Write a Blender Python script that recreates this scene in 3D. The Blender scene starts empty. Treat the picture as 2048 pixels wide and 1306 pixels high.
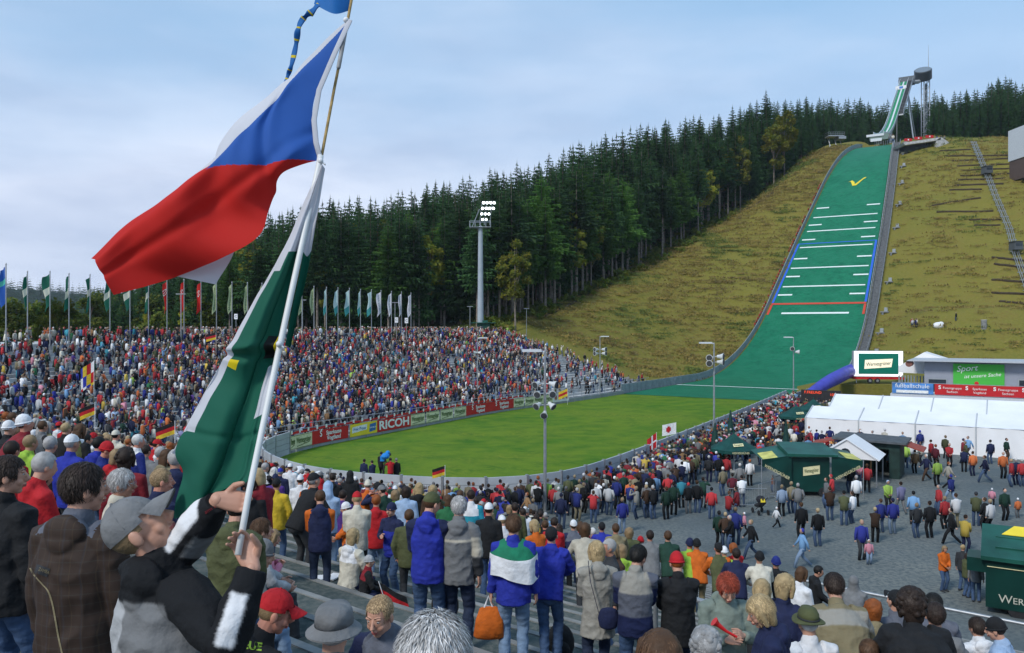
import bpy, bmesh, math, random
import numpy as np
from mathutils import Vector, Matrix, noise, geometry
R = math.radians
S = bpy.context.scene
COL = S.collection
# ------------------------------------------------------------------ camera
EYE = 10.5
FPX, CX, CY = 1600.0, 1024.0, 653.0          # focal length and centre in photograph pixels
cam_d = bpy.data.cameras.new("camera"); cam = bpy.data.objects.new("camera", cam_d); COL.objects.link(cam)
cam.location = (0, 0, EYE); cam.rotation_euler = (R(90), 0, 0)
cam_d.sensor_width = 36; cam_d.lens = 36 * FPX / 2048; cam_d.clip_end = 9000; cam_d.clip_start = 0.1
S.camera = cam
# ------------------------------------------------------------------ sky
SUN_EL, SUN_AZ = R(42), R(-140)               # azimuth from +Y, clockwise positive
w = bpy.data.worlds.new("World"); S.world = w; w.use_nodes = True
nt = w.node_tree; nt.nodes.clear()
def N(t, **k):
    n = nt.nodes.new(t)
    for a, b in k.items(): setattr(n, a, b)
    return n
out = N('ShaderNodeOutputWorld'); bg = N('ShaderNodeBackground'); bg.inputs['Strength'].default_value = 0.125
sky = N('ShaderNodeTexSky', sky_type='NISHITA'); sky.sun_disc = False
sky.sun_elevation = SUN_EL; sky.sun_rotation = SUN_AZ; sky.altitude = 600; sky.air_density = 1.0; sky.dust_density = 0.6; sky.ozone_density = 2.0
tc = N('ShaderNodeTexCoord'); mp = N('ShaderNodeMapping'); mp.inputs['Scale'].default_value = (1.0, 1.0, 3.6)
mp.inputs['Rotation'].default_value = (0, R(14), 0)
n1 = N('ShaderNodeTexNoise'); n1.inputs['Scale'].default_value = 1.9; n1.inputs['Detail'].default_value = 6; n1.inputs['Roughness'].default_value = 0.5
cr = N('ShaderNodeValToRGB'); cr.color_ramp.elements[0].position = 0.36; cr.color_ramp.elements[1].position = 0.66
cr.color_ramp.elements[0].color = (0, 0, 0, 1); cr.color_ramp.elements[1].color = (1, 1, 1, 1)
n2 = N('ShaderNodeTexNoise'); n2.inputs['Scale'].default_value = 3.2; n2.inputs['Detail'].default_value = 7
cr2 = N('ShaderNodeValToRGB'); cr2.color_ramp.elements[0].position = 0.38; cr2.color_ramp.elements[1].position = 0.62
cr2.color_ramp.elements[0].color = (3.7, 4.4, 5.8, 1); cr2.color_ramp.elements[1].color = (5.3, 5.9, 7.1, 1)
sep = N('ShaderNodeSeparateXYZ'); mr = N('ShaderNodeMapRange'); mr.inputs[1].default_value = 0.0; mr.inputs[2].default_value = 0.42
mr.inputs[3].default_value = 1.15; mr.inputs[4].default_value = -0.12
mul = N('ShaderNodeMath', operation='MULTIPLY_ADD'); mul.inputs[1].default_value = 0.45
mx2 = N('ShaderNodeMath', operation='MULTIPLY'); mx2.use_clamp = False; mx2.inputs[1].default_value = 1.0
mul.use_clamp = True
base = N('ShaderNodeMixRGB'); base.inputs[0].default_value = 0.7; base.inputs[2].default_value = (2.5, 4.35, 6.45, 1)
mix = N('ShaderNodeMixRGB')
L = nt.links.new
L(tc.outputs['Generated'], mp.inputs[0]); L(mp.outputs[0], n1.inputs[0]); L(mp.outputs[0], n2.inputs[0])
L(n1.outputs[0], cr.inputs[0]); L(n2.outputs[0], cr2.inputs[0])
L(tc.outputs['Generated'], sep.inputs[0]); L(sep.outputs[2], mr.inputs[0])
L(cr.outputs[0], mul.inputs[0]); L(mr.outputs[0], mx2.inputs[0]); L(mx2.outputs[0], mul.inputs[2])
L(sky.outputs[0], base.inputs[1]); L(mul.outputs[0], mix.inputs[0]); L(base.outputs[0], mix.inputs[1]); L(cr2.outputs[0], mix.inputs[2])
L(mix.outputs[0], bg.inputs[0]); L(bg.outputs[0], out.inputs[0])
sun_d = bpy.data.lights.new("sun", 'SUN'); sun_d.energy = 2.2; sun_d.angle = R(12); sun_d.color = (1, 0.95, 0.88)
sun = bpy.data.objects.new("sun", sun_d); COL.objects.link(sun)
sdir = Vector((math.sin(SUN_AZ) * math.cos(SUN_EL), math.cos(SUN_AZ) * math.cos(SUN_EL), math.sin(SUN_EL)))
sun.rotation_euler = sdir.to_track_quat('Z', 'Y').to_euler(); sun.location = (0, 0, 300)
S.view_settings.view_transform = 'Standard'; S.view_settings.look = 'None'; S.view_settings.exposure = 0.25; S.view_settings.gamma = 1.0
# ------------------------------------------------------------------ helpers
V = Vector
def P(u, v, Y): return V(((u - CX) / FPX * Y, Y, EYE + (CY - v) / FPX * Y))
rnd = random.Random(7)
TMP = bpy.data.scenes.new("tmp")
def frac(x): return x - math.floor(x)
_mats = {}
def mat(name, c, rough=0.75, var=0.12, scale=6.0, bump=0.0, bscale=None, metal=0.0, trans=0.0, emit=0.0, spec=0.35, c2=None, coord='Object'):
    if name in _mats: return _mats[name]
    m = bpy.data.materials.new(name); m.use_nodes = True; t = m.node_tree; b = t.nodes['Principled BSDF']
    b.inputs['Roughness'].default_value = rough; b.inputs['Metallic'].default_value = metal
    b.inputs['Specular IOR Level'].default_value = spec
    tcn = t.nodes.new('ShaderNodeTexCoord'); no = t.nodes.new('ShaderNodeTexNoise')
    no.inputs['Scale'].default_value = scale; no.inputs['Detail'].default_value = 5
    t.links.new(tcn.outputs[coord], no.inputs[0])
    mx = t.nodes.new('ShaderNodeMixRGB')
    a = c2 or tuple(x * (1 - var) for x in c); d = c if c2 else tuple(min(1, x * (1 + var)) for x in c)
    mx.inputs[1].default_value = (*a, 1); mx.inputs[2].default_value = (*d, 1)
    rp = t.nodes.new('ShaderNodeMapRange'); rp.inputs[1].default_value = 0.35; rp.inputs[2].default_value = 0.65
    t.links.new(no.outputs[0], rp.inputs[0]); t.links.new(rp.outputs[0], mx.inputs[0]); t.links.new(mx.outputs[0], b.inputs['Base Color'])
    if bump:
        nb = t.nodes.new('ShaderNodeTexNoise'); nb.inputs['Scale'].default_value = bscale or scale * 4; nb.inputs['Detail'].default_value = 4
        bu = t.nodes.new('ShaderNodeBump'); bu.inputs['Strength'].default_value = min(1, bump); bu.inputs['Distance'].default_value = 0.02 if bump <= 1 else 0.02 * bump
        t.links.new(tcn.outputs[coord], nb.inputs[0]); t.links.new(nb.outputs[0], bu.inputs['Height']); t.links.new(bu.outputs[0], b.inputs['Normal'])
    if emit:
        t.links.new(mx.outputs[0], b.inputs['Emission Color']); b.inputs['Emission Strength'].default_value = emit
    if trans:
        tr = t.nodes.new('ShaderNodeBsdfTranslucent'); ms = t.nodes.new('ShaderNodeMixShader'); ms.inputs[0].default_value = trans
        t.links.new(mx.outputs[0], tr.inputs[0]); t.links.new(b.outputs[0], ms.inputs[1]); t.links.new(tr.outputs[0], ms.inputs[2])
        t.links.new(ms.outputs[0], t.nodes['Material Output'].inputs[0])
    _mats[name] = m; return m
def ground_mat(name, cols, scales, bump=0.5, bscale=3.0, rough=0.95, stretch=(1, 1, 1)):
    """layers of noise mixing several ground colours"""
    m = bpy.data.materials.new(name); m.use_nodes = True; t = m.node_tree; b = t.nodes['Principled BSDF']
    b.inputs['Roughness'].default_value = rough; b.inputs['Specular IOR Level'].default_value = 0.15
    g = t.nodes.new('ShaderNodeTexCoord'); mpn = t.nodes.new('ShaderNodeMapping'); mpn.inputs['Scale'].default_value = stretch
    t.links.new(g.outputs['Object'], mpn.inputs[0])
    prev = None
    for i, (c, sc) in enumerate(zip(cols[1:], scales)):
        no = t.nodes.new('ShaderNodeTexNoise'); no.inputs['Scale'].default_value = sc; no.inputs['Detail'].default_value = 8; no.inputs['Roughness'].default_value = 0.65
        t.links.new(mpn.outputs[0], no.inputs[0])
        rp = t.nodes.new('ShaderNodeMapRange'); rp.inputs[1].default_value = 0.42; rp.inputs[2].default_value = 0.62
        t.links.new(no.outputs[0], rp.inputs[0])
        mx = t.nodes.new('ShaderNodeMixRGB'); mx.inputs[2].default_value = (*c, 1)
        if prev: t.links.new(prev.outputs[0], mx.inputs[1])
        else: mx.inputs[1].default_value = (*cols[0], 1)
        t.links.new(rp.outputs[0], mx.inputs[0]); prev = mx
    t.links.new(prev.outputs[0], b.inputs['Base Color'])
    nb = t.nodes.new('ShaderNodeTexNoise'); nb.inputs['Scale'].default_value = bscale; nb.inputs['Detail'].default_value = 8; nb.inputs['Roughness'].default_value = 0.7
    bu = t.nodes.new('ShaderNodeBump'); bu.inputs['Strength'].default_value = bump; bu.inputs['Distance'].default_value = 0.3 / bscale
    t.links.new(mpn.outputs[0], nb.inputs[0]); t.links.new(nb.outputs[0], bu.inputs['Height']); t.links.new(bu.outputs[0], b.inputs['Normal'])
    _mats[name] = m; return m
def attr_mat(name, rough=0.8, trans=0.0, spec=0.2, var=0.15, scale=3.0):
    """base colour from the mesh's own colour attribute 'col' (the colour of the cloth or leaf)"""
    m = bpy.data.materials.new(name); m.use_nodes = True; t = m.node_tree; b = t.nodes['Principled BSDF']
    b.inputs['Roughness'].default_value = rough; b.inputs['Specular IOR Level'].default_value = spec
    a = t.nodes.new('ShaderNodeAttribute'); a.attribute_name = 'col'
    t.links.new(a.outputs['Color'], b.inputs['Base Color'])
    if trans:
        tr = t.nodes.new('ShaderNodeBsdfTranslucent'); ms = t.nodes.new('ShaderNodeMixShader'); ms.inputs[0].default_value = trans
        t.links.new(a.outputs['Color'], tr.inputs[0]); t.links.new(b.outputs[0], ms.inputs[1]); t.links.new(tr.outputs[0], ms.inputs[2])
        t.links.new(ms.outputs[0], t.nodes['Material Output'].inputs[0])
    _mats[name] = m; return m
class MB:
    """collects shapes; build() links them as ONE mesh object"""
    def __init__(s): s.v = []; s.f = []; s.m = []
    def add(s, vs, fs, mi=0, M=None):
        o = len(s.v)
        if M is not None: vs = [M @ V(p) for p in vs]
        s.v += [tuple(p) for p in vs]
        for f in fs: s.f.append([i + o for i in f]); s.m.append(mi)
        return s
    def box(s, c, d, mi=0, M=None, rz=0, taper=1):
        x, y, z = d[0] / 2, d[1] / 2, d[2] / 2; vs = []
        for k, q in ((-1, 1), (1, taper)):
            vs += [(-x * q, -y * q, k * z), (x * q, -y * q, k * z), (x * q, y * q, k * z), (-x * q, y * q, k * z)]
        T = Matrix.Translation(V(c)) @ Matrix.Rotation(rz, 4, 'Z')
        if M is not None: T = M @ T
        return s.add(vs, [(3, 2, 1, 0), (4, 5, 6, 7), (0, 1, 5, 4), (1, 2, 6, 5), (2, 3, 7, 6), (3, 0, 4, 7)], mi, T)
    def tube(s, path, rad, n=8, mi=0, side=None, cap=True, M=None, flat=False):
        path = [V(p) for p in path]; k = len(path)
        rad = [(r, r) if not isinstance(r, (tuple, list)) else r for r in (rad if isinstance(rad, (list,)) else [rad] * k)]
        rings = []
        tans = [(path[min(i + 1, k - 1)] - path[max(i - 1, 0)]).normalized() for i in range(k)]
        sd = V(side) if side is not None else (V((1, 0, 0)) if abs(tans[0].x) < 0.8 else V((0, 1, 0)))
        if cap and not flat:
            r = min(rad[0]); r2 = min(rad[-1])
            path = [path[0] - tans[0] * r * 0.85, path[0] - tans[0] * r * 0.5] + path + [path[-1] + tans[-1] * r2 * 0.5, path[-1] + tans[-1] * r2 * 0.85]
            a, b = rad[0], rad[-1]
            rad = [(a[0] * .35, a[1] * .35), (a[0] * .82, a[1] * .82)] + rad + [(b[0] * .82, b[1] * .82), (b[0] * .35, b[1] * .35)]
            tans = [tans[0], tans[0]] + tans + [tans[-1], tans[-1]]
        vs = []
        for p, r, t in zip(path, rad, tans):
            if side is None:
                sd = sd - t * sd.dot(t); sd = sd.normalized() if sd.length > 1e-6 else t.orthogonal().normalized(); a = sd
            else:
                a = V(side) - t * V(side).dot(t); a.normalize()
            b = t.cross(a)
            for j in range(n):
                th = 2 * math.pi * j / n
                vs.append(p + a * (r[0] * math.cos(th)) + b * (r[1] * math.sin(th)))
        K = len(path); fs = []
        for i in range(K - 1):
            for j in range(n):
                fs.append((i * n + j, i * n + (j + 1) % n, (i + 1) * n + (j + 1) % n, (i + 1) * n + j))
        if cap: fs.append(tuple(range(n - 1, -1, -1))); fs.append(tuple((K - 1) * n + j for j in range(n)))
        return s.add(vs, fs, mi, M)
    def ball(s, c, r, n=12, m=8, mi=0, M=None):
        r = r if isinstance(r, (tuple, list)) else (r, r, r); vs = [(c[0], c[1], c[2] - r[2])]; fs = []
        for i in range(1, m):
            ph = -math.pi / 2 + math.pi * i / m
            for j in range(n):
                th = 2 * math.pi * j / n
                vs.append((c[0] + r[0] * math.cos(ph) * math.cos(th), c[1] + r[1] * math.cos(ph) * math.sin(th), c[2] + r[2] * math.sin(ph)))
        vs.append((c[0], c[1], c[2] + r[2])); last = len(vs) - 1
        for j in range(n):
            fs.append((0, 1 + (j + 1) % n, 1 + j)); fs.append((last, 1 + (m - 2) * n + j, 1 + (m - 2) * n + (j + 1) % n))
        for i in range(m - 2):
            for j in range(n): fs.append((1 + i * n + j, 1 + i * n + (j + 1) % n, 1 + (i + 1) * n + (j + 1) % n, 1 + (i + 1) * n + j))
        return s.add(vs, fs, mi, M)
    def prism(s, poly, d, mi=0, M=None):
        """planar polygon (3d points) extruded by vector d"""
        n = len(poly); a = [V(p) for p in poly]; b = [p + V(d) for p in a]
        return s.add(a + b, [tuple(range(n - 1, -1, -1)), tuple(range(n, 2 * n))] + [(i, (i + 1) % n, n + (i + 1) % n, n + i) for i in range(n)], mi, M)
    def merge(s, o, M=None, dm=0):
        k = len(s.v); s.v += [tuple(M @ V(p)) for p in o.v] if M is not None else o.v
        for f, m in zip(o.f, o.m): s.f.append([i + k for i in f]); s.m.append(m + dm)
        return s
    def mesh(s, name):
        me = bpy.data.meshes.new(name); me.from_pydata(s.v, [], s.f)
        me.polygons.foreach_set('material_index', s.m); me.update(); return me
    def build(s, name, mats, parent=None, smooth=False, **tags):
        me = s.mesh(name)
        for m in (mats if isinstance(mats, (list, tuple)) else [mats]): me.materials.append(m)
        if smooth: me.polygons.foreach_set('use_smooth', [True] * len(me.polygons))
        return link(name, me, parent, **tags)
def link(name, me, parent=None, **tags):
    o = bpy.data.objects.new(name, me); COL.objects.link(o)
    if parent: o.parent = parent
    for k, v in tags.items(): o[k] = v
    return o
def thing(name, label, cat, loc=(0, 0, 0), rz=0, group=None):
    o = bpy.data.objects.new(name, None); COL.objects.link(o); o.location = loc; o.rotation_euler = (0, 0, rz)
    o.empty_display_size = 0.2
    o['label'] = label; o['category'] = cat
    if group: o['group'] = group
    return o
def tag(o, label, cat, group=None):
    o['label'] = label; o['category'] = cat
    if group: o['group'] = group
    return o
def dup(root, loc=None, rz=None, label=None, group=None, scale=None):
    r = root.copy(); COL.objects.link(r)
    if loc is not None: r.location = loc
    if rz is not None: r.rotation_euler = (0, 0, rz)
    if scale is not None: r.scale = (scale,) * 3 if not isinstance(scale, tuple) else scale
    if label: r['label'] = label
    if group: r['group'] = group
    for ch in list(root.children):
        c = ch.copy(); COL.objects.link(c); c.parent = r
        for g in ch.children:
            d = g.copy(); COL.objects.link(d); d.parent = c
    return r
def evaluated(ob):
    TMP.collection.objects.link(ob); vl = TMP.view_layers[0]; vl.update()
    dg = vl.depsgraph; me = bpy.data.meshes.new_from_object(ob.evaluated_get(dg), preserve_all_data_layers=False, depsgraph=dg)
    TMP.collection.objects.unlink(ob); d = ob.data; bpy.data.objects.remove(ob)
    return me
def remesh(mb, voxel, smooth=2, ratio=1.0, fac=0.5):
    """fuse overlapping closed shapes into one continuous surface"""
    me = mb.mesh("tmp"); ob = bpy.data.objects.new("tmp", me)
    r = ob.modifiers.new("r", 'REMESH'); r.mode = 'VOXEL'; r.voxel_size = voxel; r.adaptivity = 0
    if smooth:
        sm = ob.modifiers.new("s", 'SMOOTH'); sm.iterations = smooth; sm.factor = fac
    if ratio < 1:
        dc = ob.modifiers.new("d", 'DECIMATE'); dc.ratio = ratio
    out_me = evaluated(ob); bpy.data.meshes.remove(me)
    out_me.polygons.foreach_set('use_smooth', [True] * len(out_me.polygons))
    return out_me
_fonts = {}
def text_mb(txt, size=1.0, extrude=0.01, shear=0.0, bold=0.0, align='CENTER', res=3, width=None):
    """lettering as a mesh in the local XZ plane facing -Y"""
    cu = bpy.data.curves.new("t", 'FONT'); cu.body = txt; cu.size = size; cu.extrude = extrude; cu.shear = shear; cu.offset = bold
    cu.align_x = align; cu.align_y = 'CENTER'; cu.resolution_u = res
    ob = bpy.data.objects.new("t", cu); me = evaluated(ob)
    mb = MB(); vs = [(v.co.x, -v.co.z, v.co.y) for v in me.vertices]
    if width:
        xs = [p[0] for p in vs]; k = width / (max(xs) - min(xs)); c = (max(xs) + min(xs)) / 2 if align == 'CENTER' else 0
        vs = [((p[0] - c) * k, p[1], p[2]) for p in vs]
    mb.add(vs, [tuple(p.vertices) for p in me.polygons]); bpy.data.meshes.remove(me); return mb
def catmull(pts, n=8, closed=False):
    pts = [V(p) for p in pts]; out = []; k = len(pts)
    for i in range(k if closed else k - 1):
        g = (lambda j: pts[j % k]) if closed else (lambda j: pts[min(max(j, 0), k - 1)])
        a, b, c, d = g(i - 1), g(i), g(i + 1), g(i + 2)
        for j in range(n):
            t = j / n
            out.append(0.5 * ((2 * b) + (c - a) * t + (2 * a - 5 * b + 4 * c - d) * t * t + (3 * b - a - 3 * c + d) * t ** 3))
    if not closed: out.append(pts[-1])
    return out
def resample(pts, step):
    pts = [V(p) for p in pts]; out = [pts[0]]; acc = 0
    for a, b in zip(pts, pts[1:]):
        l = (b - a).length
        if l < 1e-9: continue
        t = step - acc
        while t <= l: out.append(a + (b - a) * (t / l)); t += step
        acc = (acc + l) % step if t > l else 0
        acc = l - (t - step)
    return out
# common materials
M_metal = mat('galvanised_metal', (.36, .38, .40), .45, .12, 5, metal=.6)
M_grey = mat('grey_paint', (.30, .33, .35), .6, .1, 2)
M_white = mat('white_paint', (.75, .76, .78), .5, .06, 2)
M_black = mat('black_rubber', (.02, .02, .022), .6, .2, 6)
M_dgreen = mat('dark_green_cloth', (.008, .07, .05), .55, .25, 1.5)
M_red = mat('red_banner', (.52, .015, .02), .5, .08, 1)
M_yellow = mat('yellow_banner', (.85, .66, .04), .5, .08, 1)
M_cream = mat('cream_print', (.66, .66, .42), .6, .12, 3)
M_conc = mat('concrete', (.46, .46, .45), .9, .2, 1.2, bump=.3, bscale=20)
M_kerb = mat('kerb_concrete', (.21, .215, .21), .9, .22, 2.5, bump=.3, bscale=30)
M_glass = mat('dark_glass', (.03, .04, .05), .1, .2, 1)
M_blue = mat('blue_plastic', (.06, .06, .42), .45, .15, 1)
M_wood = mat('orange_wood', (.62, .26, .04), .6, .2, 3)
M_tent = mat('white_tent_pvc', (.80, .80, .81), .55, .04, .6, bump=.7, bscale=1.2)
# ------------------------------------------------------------------ plan of the arena
AX = V((.527, .85, 0)); PX = V((.85, -.527, 0)); K0 = V((72, 189, 0))      # jump axis, its right-hand normal, K point
def so(s, off, z=0): p = K0 + AX * s + PX * off; return V((p.x, p.y, z))
def to_so(x, y): d = V((x - 72, y - 189, 0)); return d.dot(AX) / AX.length_squared, d.dot(PX)
def lerp_tab(tab, x):
    if x <= tab[0][0]: return tab[0][1]
    for (a, fa), (b, fb) in zip(tab, tab[1:]):
        if x <= b:
            t = (x - a) / (b - a); return fa + (fb - fa) * t
    return tab[-1][1]
def zL(s):
    if s <= -50: return 0.0
    if s <= 0: return 89.4 - math.sqrt(89.4 ** 2 - (s + 50) ** 2)
    if s <= 56: return 15.3 + .675 * s
    t = min(s, 112) - 56
    return 53.1 + .675 * t - .00547 * t * t
WT = [(-150, 13.4), (-84, 12.4), (-40, 12.0), (0, 10.9), (30, 9.8), (56, 8.5), (80, 6.9), (104, 4.7), (115, 4.4)]
def wd(s): return lerp_tab(WT, s)
EDGE_OFF = [(-60, -52), (-30, -50), (0, -47), (30, -42), (60, -34), (90, -26), (110, -22), (160, -20)]
EDGE_Z = [(-75, 7), (-60, 10), (-30, 16.5), (0, 25), (30, 35.6), (60, 48), (90, 64), (110, 75), (160, 79), (330, 90)]
def sm(t): t = min(1, max(0, t)); return t * t * (3 - 2 * t)
RB = [(-200, 0), (-62, 0), (-58, 2.4), (-38, 2.6), (-28, 4.5), (-14, 13.5), (-11, 14.2), (-5, 14.4), (0, 17.5), (30, 37), (56, 53), (80, 67), (98, 74.5), (108, 76.5), (150, 80), (330, 92)]
def G(s, off):
    z0 = zL(s) if s < 104 else max(zL(104), lerp_tab([(104, 72.5), (120, 78), (150, 80), (330, 92)], s))
    w_ = wd(s) + 1.2
    if off < 0:
        eo = lerp_tab(EDGE_OFF, s); ez = lerp_tab(EDGE_Z, s)
        t = (-off - w_) / max(1, (-eo - w_))
        if t <= 0: return z0 - 1.0
        if t <= 1: z = z0 + (ez - z0) * sm(t * .5 + .5 * t * t) + 1.6 * math.sin(math.pi * t)
        else: z = ez + .05 * (eo - off) - .42 * max(0, eo - off - 42)
        z = max(z, -.2) + (noise.noise(V((s * .06, off * .06, 3))) * .9 + noise.noise(V((s * .2, off * .2, 1))) * .25) * min(1, t * 2)
        if s < -66: z = min(z, 9.5)
        return z
    t = (off - w_) / 14
    if t <= 0: return z0 - 1.0
    zr = lerp_tab(RB, s)
    zr -= .19 * max(0, off - 8) * sm((s - 60) / 45)
    z = z0 - .4 + (zr - z0 + .4) * sm(t) + 1.5 * sm(t * 2) * math.exp(-((s - 45) / 40) ** 2) 
    z += (noise.noise(V((s * .07, off * .07, 9))) * .8 + noise.noise(V((s * .22, off * .22, 5))) * .25) * min(1, t) * sm((s + 40) / 20)
    return z
# front line of the spectator bowl, from the right end of the near stand round to the far end of the far stand
FRONT = [(48, -3), (40.9, 5), (29, 14.6), (17.4, 24), (9.3, 30.5), (1.3, 37), (-7.3, 44), (-14, 49.6), (-19, 55), (-22, 61), (-21.6, 67.5), (-17.6, 75), (-12.2, 83), (-3.8, 99), (5.8, 112.3), (14.6, 124), (24.0, 138.5)]
fc = resample([V((x, y, 0)) for x, y in [(p.x, p.y) for p in catmull([(x, y, 0) for x, y in FRONT], 10)]], 1.0)
NF = []
for i in range(len(fc)):
    t = (fc[min(i + 3, len(fc) - 1)] - fc[max(i - 3, 0)]).normalized(); NF.append(V((t.y, -t.x, 0)) * (1 if True else -1))
# outward normal points away from the field: for a path running right->left then away, that is the left-hand... checked against the camera side
if NF[5].dot(V((0, 0, 0)) - fc[5]) < 0: NF = [-n for n in NF]
FA = np.array([(p.x, p.y) for p in fc]); FN = np.array([(n.x, n.y) for n in NF])
RISE, TREAD, ROWS = .29, 1.0, 29
def bowl_d(x, y):
    q = np.array((x, y)); k = int(np.argmin(((FA - q) ** 2).sum(1))); return float((q - FA[k]).dot(FN[k])), k
def H(x, y):
    d, k = bowl_d(x, y)
    if d < 0: return 0.0
    return RISE * (min(int(d / TREAD), ROWS) + 1) if d < ROWS else RISE * (ROWS + 1)
# boundary of the field
WALL_PTS = [so(-84, -12.4)] + [V((x, y, 0)) for x, y in [(8.1, 111), (-1.5, 98), (-9.9, 83), (-14.8, 74), (-17.3, 69), (-18.7, 64), (-18.6, 59.5), (-16.8, 55), (-13.7, 50.8), (-10, 48), (-5, 46.2), (-0.7, 46), (3, 48), (6, 52), (10, 58.8), (16.6, 70.6), (26, 87.6)]] + [so(-84, 12.6)]
WALL = catmull(WALL_PTS, 8)
# ------------------------------------------------------------------ ground sheets
GR_gravel = ground_mat('grey_gravel', [(.105, .128, .134), (.14, .16, .165), (.20, .21, .19), (.09, .108, .114)], [.25, .07, 5.0], .8, 9)
GR_field = ground_mat('field_turf', [(.045, .135, .008), (.09, .19, .012), (.165, .21, .02), (.045, .125, .008), (.125, .20, .014)], [.16, .06, 1.6, .4], .5, 12)
GR_hill = ground_mat('dry_hill_grass', [(.175, .155, .028), (.215, .185, .036), (.135, .145, .026), (.18, .138, .034), (.155, .15, .027), (.195, .172, .036)], [.045, .03, .11, .55, 2.2], .8, 1.2)
GR_forest = ground_mat('forest_floor', [(.035, .055, .012), (.05, .035, .012), (.06, .09, .018)], [.3, 1.2], 1.0, 2)
GR_mat = ground_mat('green_jump_matting', [(.006, .15, .072), (.012, .19, .092), (.005, .12, .06), (.014, .175, .09)], [.12, .9, .3], .9, 1.2, .5, (1, 1, 1))
GR_meadow = ground_mat('valley_meadow', [(.05, .08, .02), (.08, .10, .03)], [.01], .3, .5)
STRUCT = dict(kind='structure')
g = MB(); g.add([(-5000, -3000, -.3), (5000, -3000, -.3), (5000, 7000, -.3), (-5000, 7000, -.3)], [(0, 1, 2, 3)]); g.build('ground', GR_meadow, **STRUCT)
g = MB(); g.add([(-60, -20, 0), (140, -20, 0), (140, 135, 0), (-60, 135, 0)], [(0, 1, 2, 3)]); g.build('gravel_plaza', GR_gravel, **STRUCT)
ring = [p.copy() for p in WALL]; tri = geometry.tessellate_polygon([ring])
g = MB(); g.add([(p.x, p.y, .02) for p in ring], tri); fo = g.build('playing_field', GR_field, **STRUCT)
if fo.data.polygons[0].normal.z < 0: fo.data.flip_normals()
# hillside height field
def hill_mesh():
    ss = np.concatenate([np.arange(-66, 130, 2.0), np.arange(130, 420, 8.0)])
    oo = np.concatenate([np.arange(-330, -120, 8.0), np.arange(-120, 60, 1.6), np.arange(60, 200, 6.0)])
    b = MB(); vs = []
    for s in ss:
        for o in oo:
            p = so(s, o); z = G(s, o)
            if s < -58 and o > 0: z = -.2
            vs.append((p.x, p.y, z))
    n = len(oo); fs = []; ms = []
    for i in range(len(ss) - 1):
        for j in range(n - 1):
            fs.append((i * n + j, i * n + j + 1, (i + 1) * n + j + 1, (i + 1) * n + j))
    b.add(vs, fs)
    for k, f in enumerate(fs):
        i, j = divmod(k, n - 1); eo = lerp_tab(EDGE_OFF, ss[i]) + 5 * noise.noise(V((ss[i] * .05, 0, 0)))
        if oo[j] < eo or ss[i] > 128: b.m[k] = 1
    return b.build('hillside', [GR_hill, GR_forest], smooth=True, **STRUCT)
hill_mesh()
# back skirt of hill on the stand side so it meets the ground
g = MB(); oo = np.arange(-330, -12, 4.0); vs = []
for o in oo:
    a = so(-66, o); c = so(-74 if o > -56 else -130, o); vs += [(a.x, a.y, G(-66, o)), (c.x, c.y, -.2 if o > -56 else 8.2)]
g.add(vs, [(2 * i, 2 * i + 2, 2 * i + 3, 2 * i + 1) for i in range(len(oo) - 1)]); g.build('forest_ground', GR_forest, **STRUCT)
# landing slope matting
g = MB(); ss = np.concatenate([np.arange(-84, -50, 6.0), np.arange(-50, 105, 2.0)]); vs = []; nc = 7
for s in ss:
    for j in range(nc):
        o = -wd(s) + 2 * wd(s) * j / (nc - 1); p = so(s, o); vs.append((p.x, p.y, zL(s) + .06 + (0.0)))
g.add(vs, [(i * nc + j, i * nc + j + 1, (i + 1) * nc + j + 1, (i + 1) * nc + j) for i in range(len(ss) - 1) for j in range(nc - 1)])
g.build('landing_slope', GR_mat, smooth=True, **STRUCT)
def s_of_v(v):
    best = min(np.arange(-84, 104, .25), key=lambda s: abs(CY - (zL(s) - EYE) / so(s, 0).y * FPX - v)); return float(best)
M_line = mat('white_line_paint', (.72, .78, .76), .6, .05); M_rline = mat('red_line_paint', (.55, .06, .03), .6, .1); M_bline = mat('blue_line_paint', (.03, .12, .6), .6, .1); M_yline = mat('yellow_line_paint', (.75, .6, .03), .6, .1)
def strip(b, s0, s1, o0, o1, mi=0, lift=.12, seg=1):
    """patch of paint between two stations and two offsets"""
    ns = max(1, int(abs(s1 - s0) / 2)); vs = []
    for i in range(ns + 1):
        s = s0 + (s1 - s0) * i / ns
        for o in (o0, o1):
            oo_ = o if not callable(o) else o(s); p = so(s, oo_); vs.append((p.x, p.y, zL(s) + lift))
    b.add(vs, [(2 * i, 2 * i + 1, 2 * i + 3, 2 * i + 2) for i in range(ns)], mi)
g = MB()
for v in (433, 461, 494, 536, 573):
    s = s_of_v(v); strip(g, s, s + .42, -wd(s) + 1.1, wd(s) - 1.1)
for v in (414, 448, 478, 517, 553, 591):
    s = s_of_v(v)
    for q in (-1, 1): strip(g, s, s + .5, q * (wd(s) - .8), q * (wd(s) - 4.2)) if q > 0 else strip(g, s, s + .5, -(wd(s) - .8), -(wd(s) - 4.2))
s = s_of_v(629); strip(g, s, s + .6, -7.5, 7.5)
s = s_of_v(776); strip(g, s, s + .9, -12.0, 12.0)
sr = s_of_v(609); strip(g, sr, sr + .6, -wd(sr) + .2, wd(sr) - .2, 1, .15)
s2 = s_of_v(630); sb = s_of_v(486)
for q in (-1, 1):
    a = (lambda s, q=q: q * (wd(s) - .1)); b = (lambda s, q=q: q * (wd(s) - .62))
    strip(g, s2, sr - .1, a, b, 1, .14); strip(g, sr + .7, sb, a, b, 2, .14)
strip(g, sb, sb + .3, -wd(sb) + .2, wd(sb) - .2, 2, .13)
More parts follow.
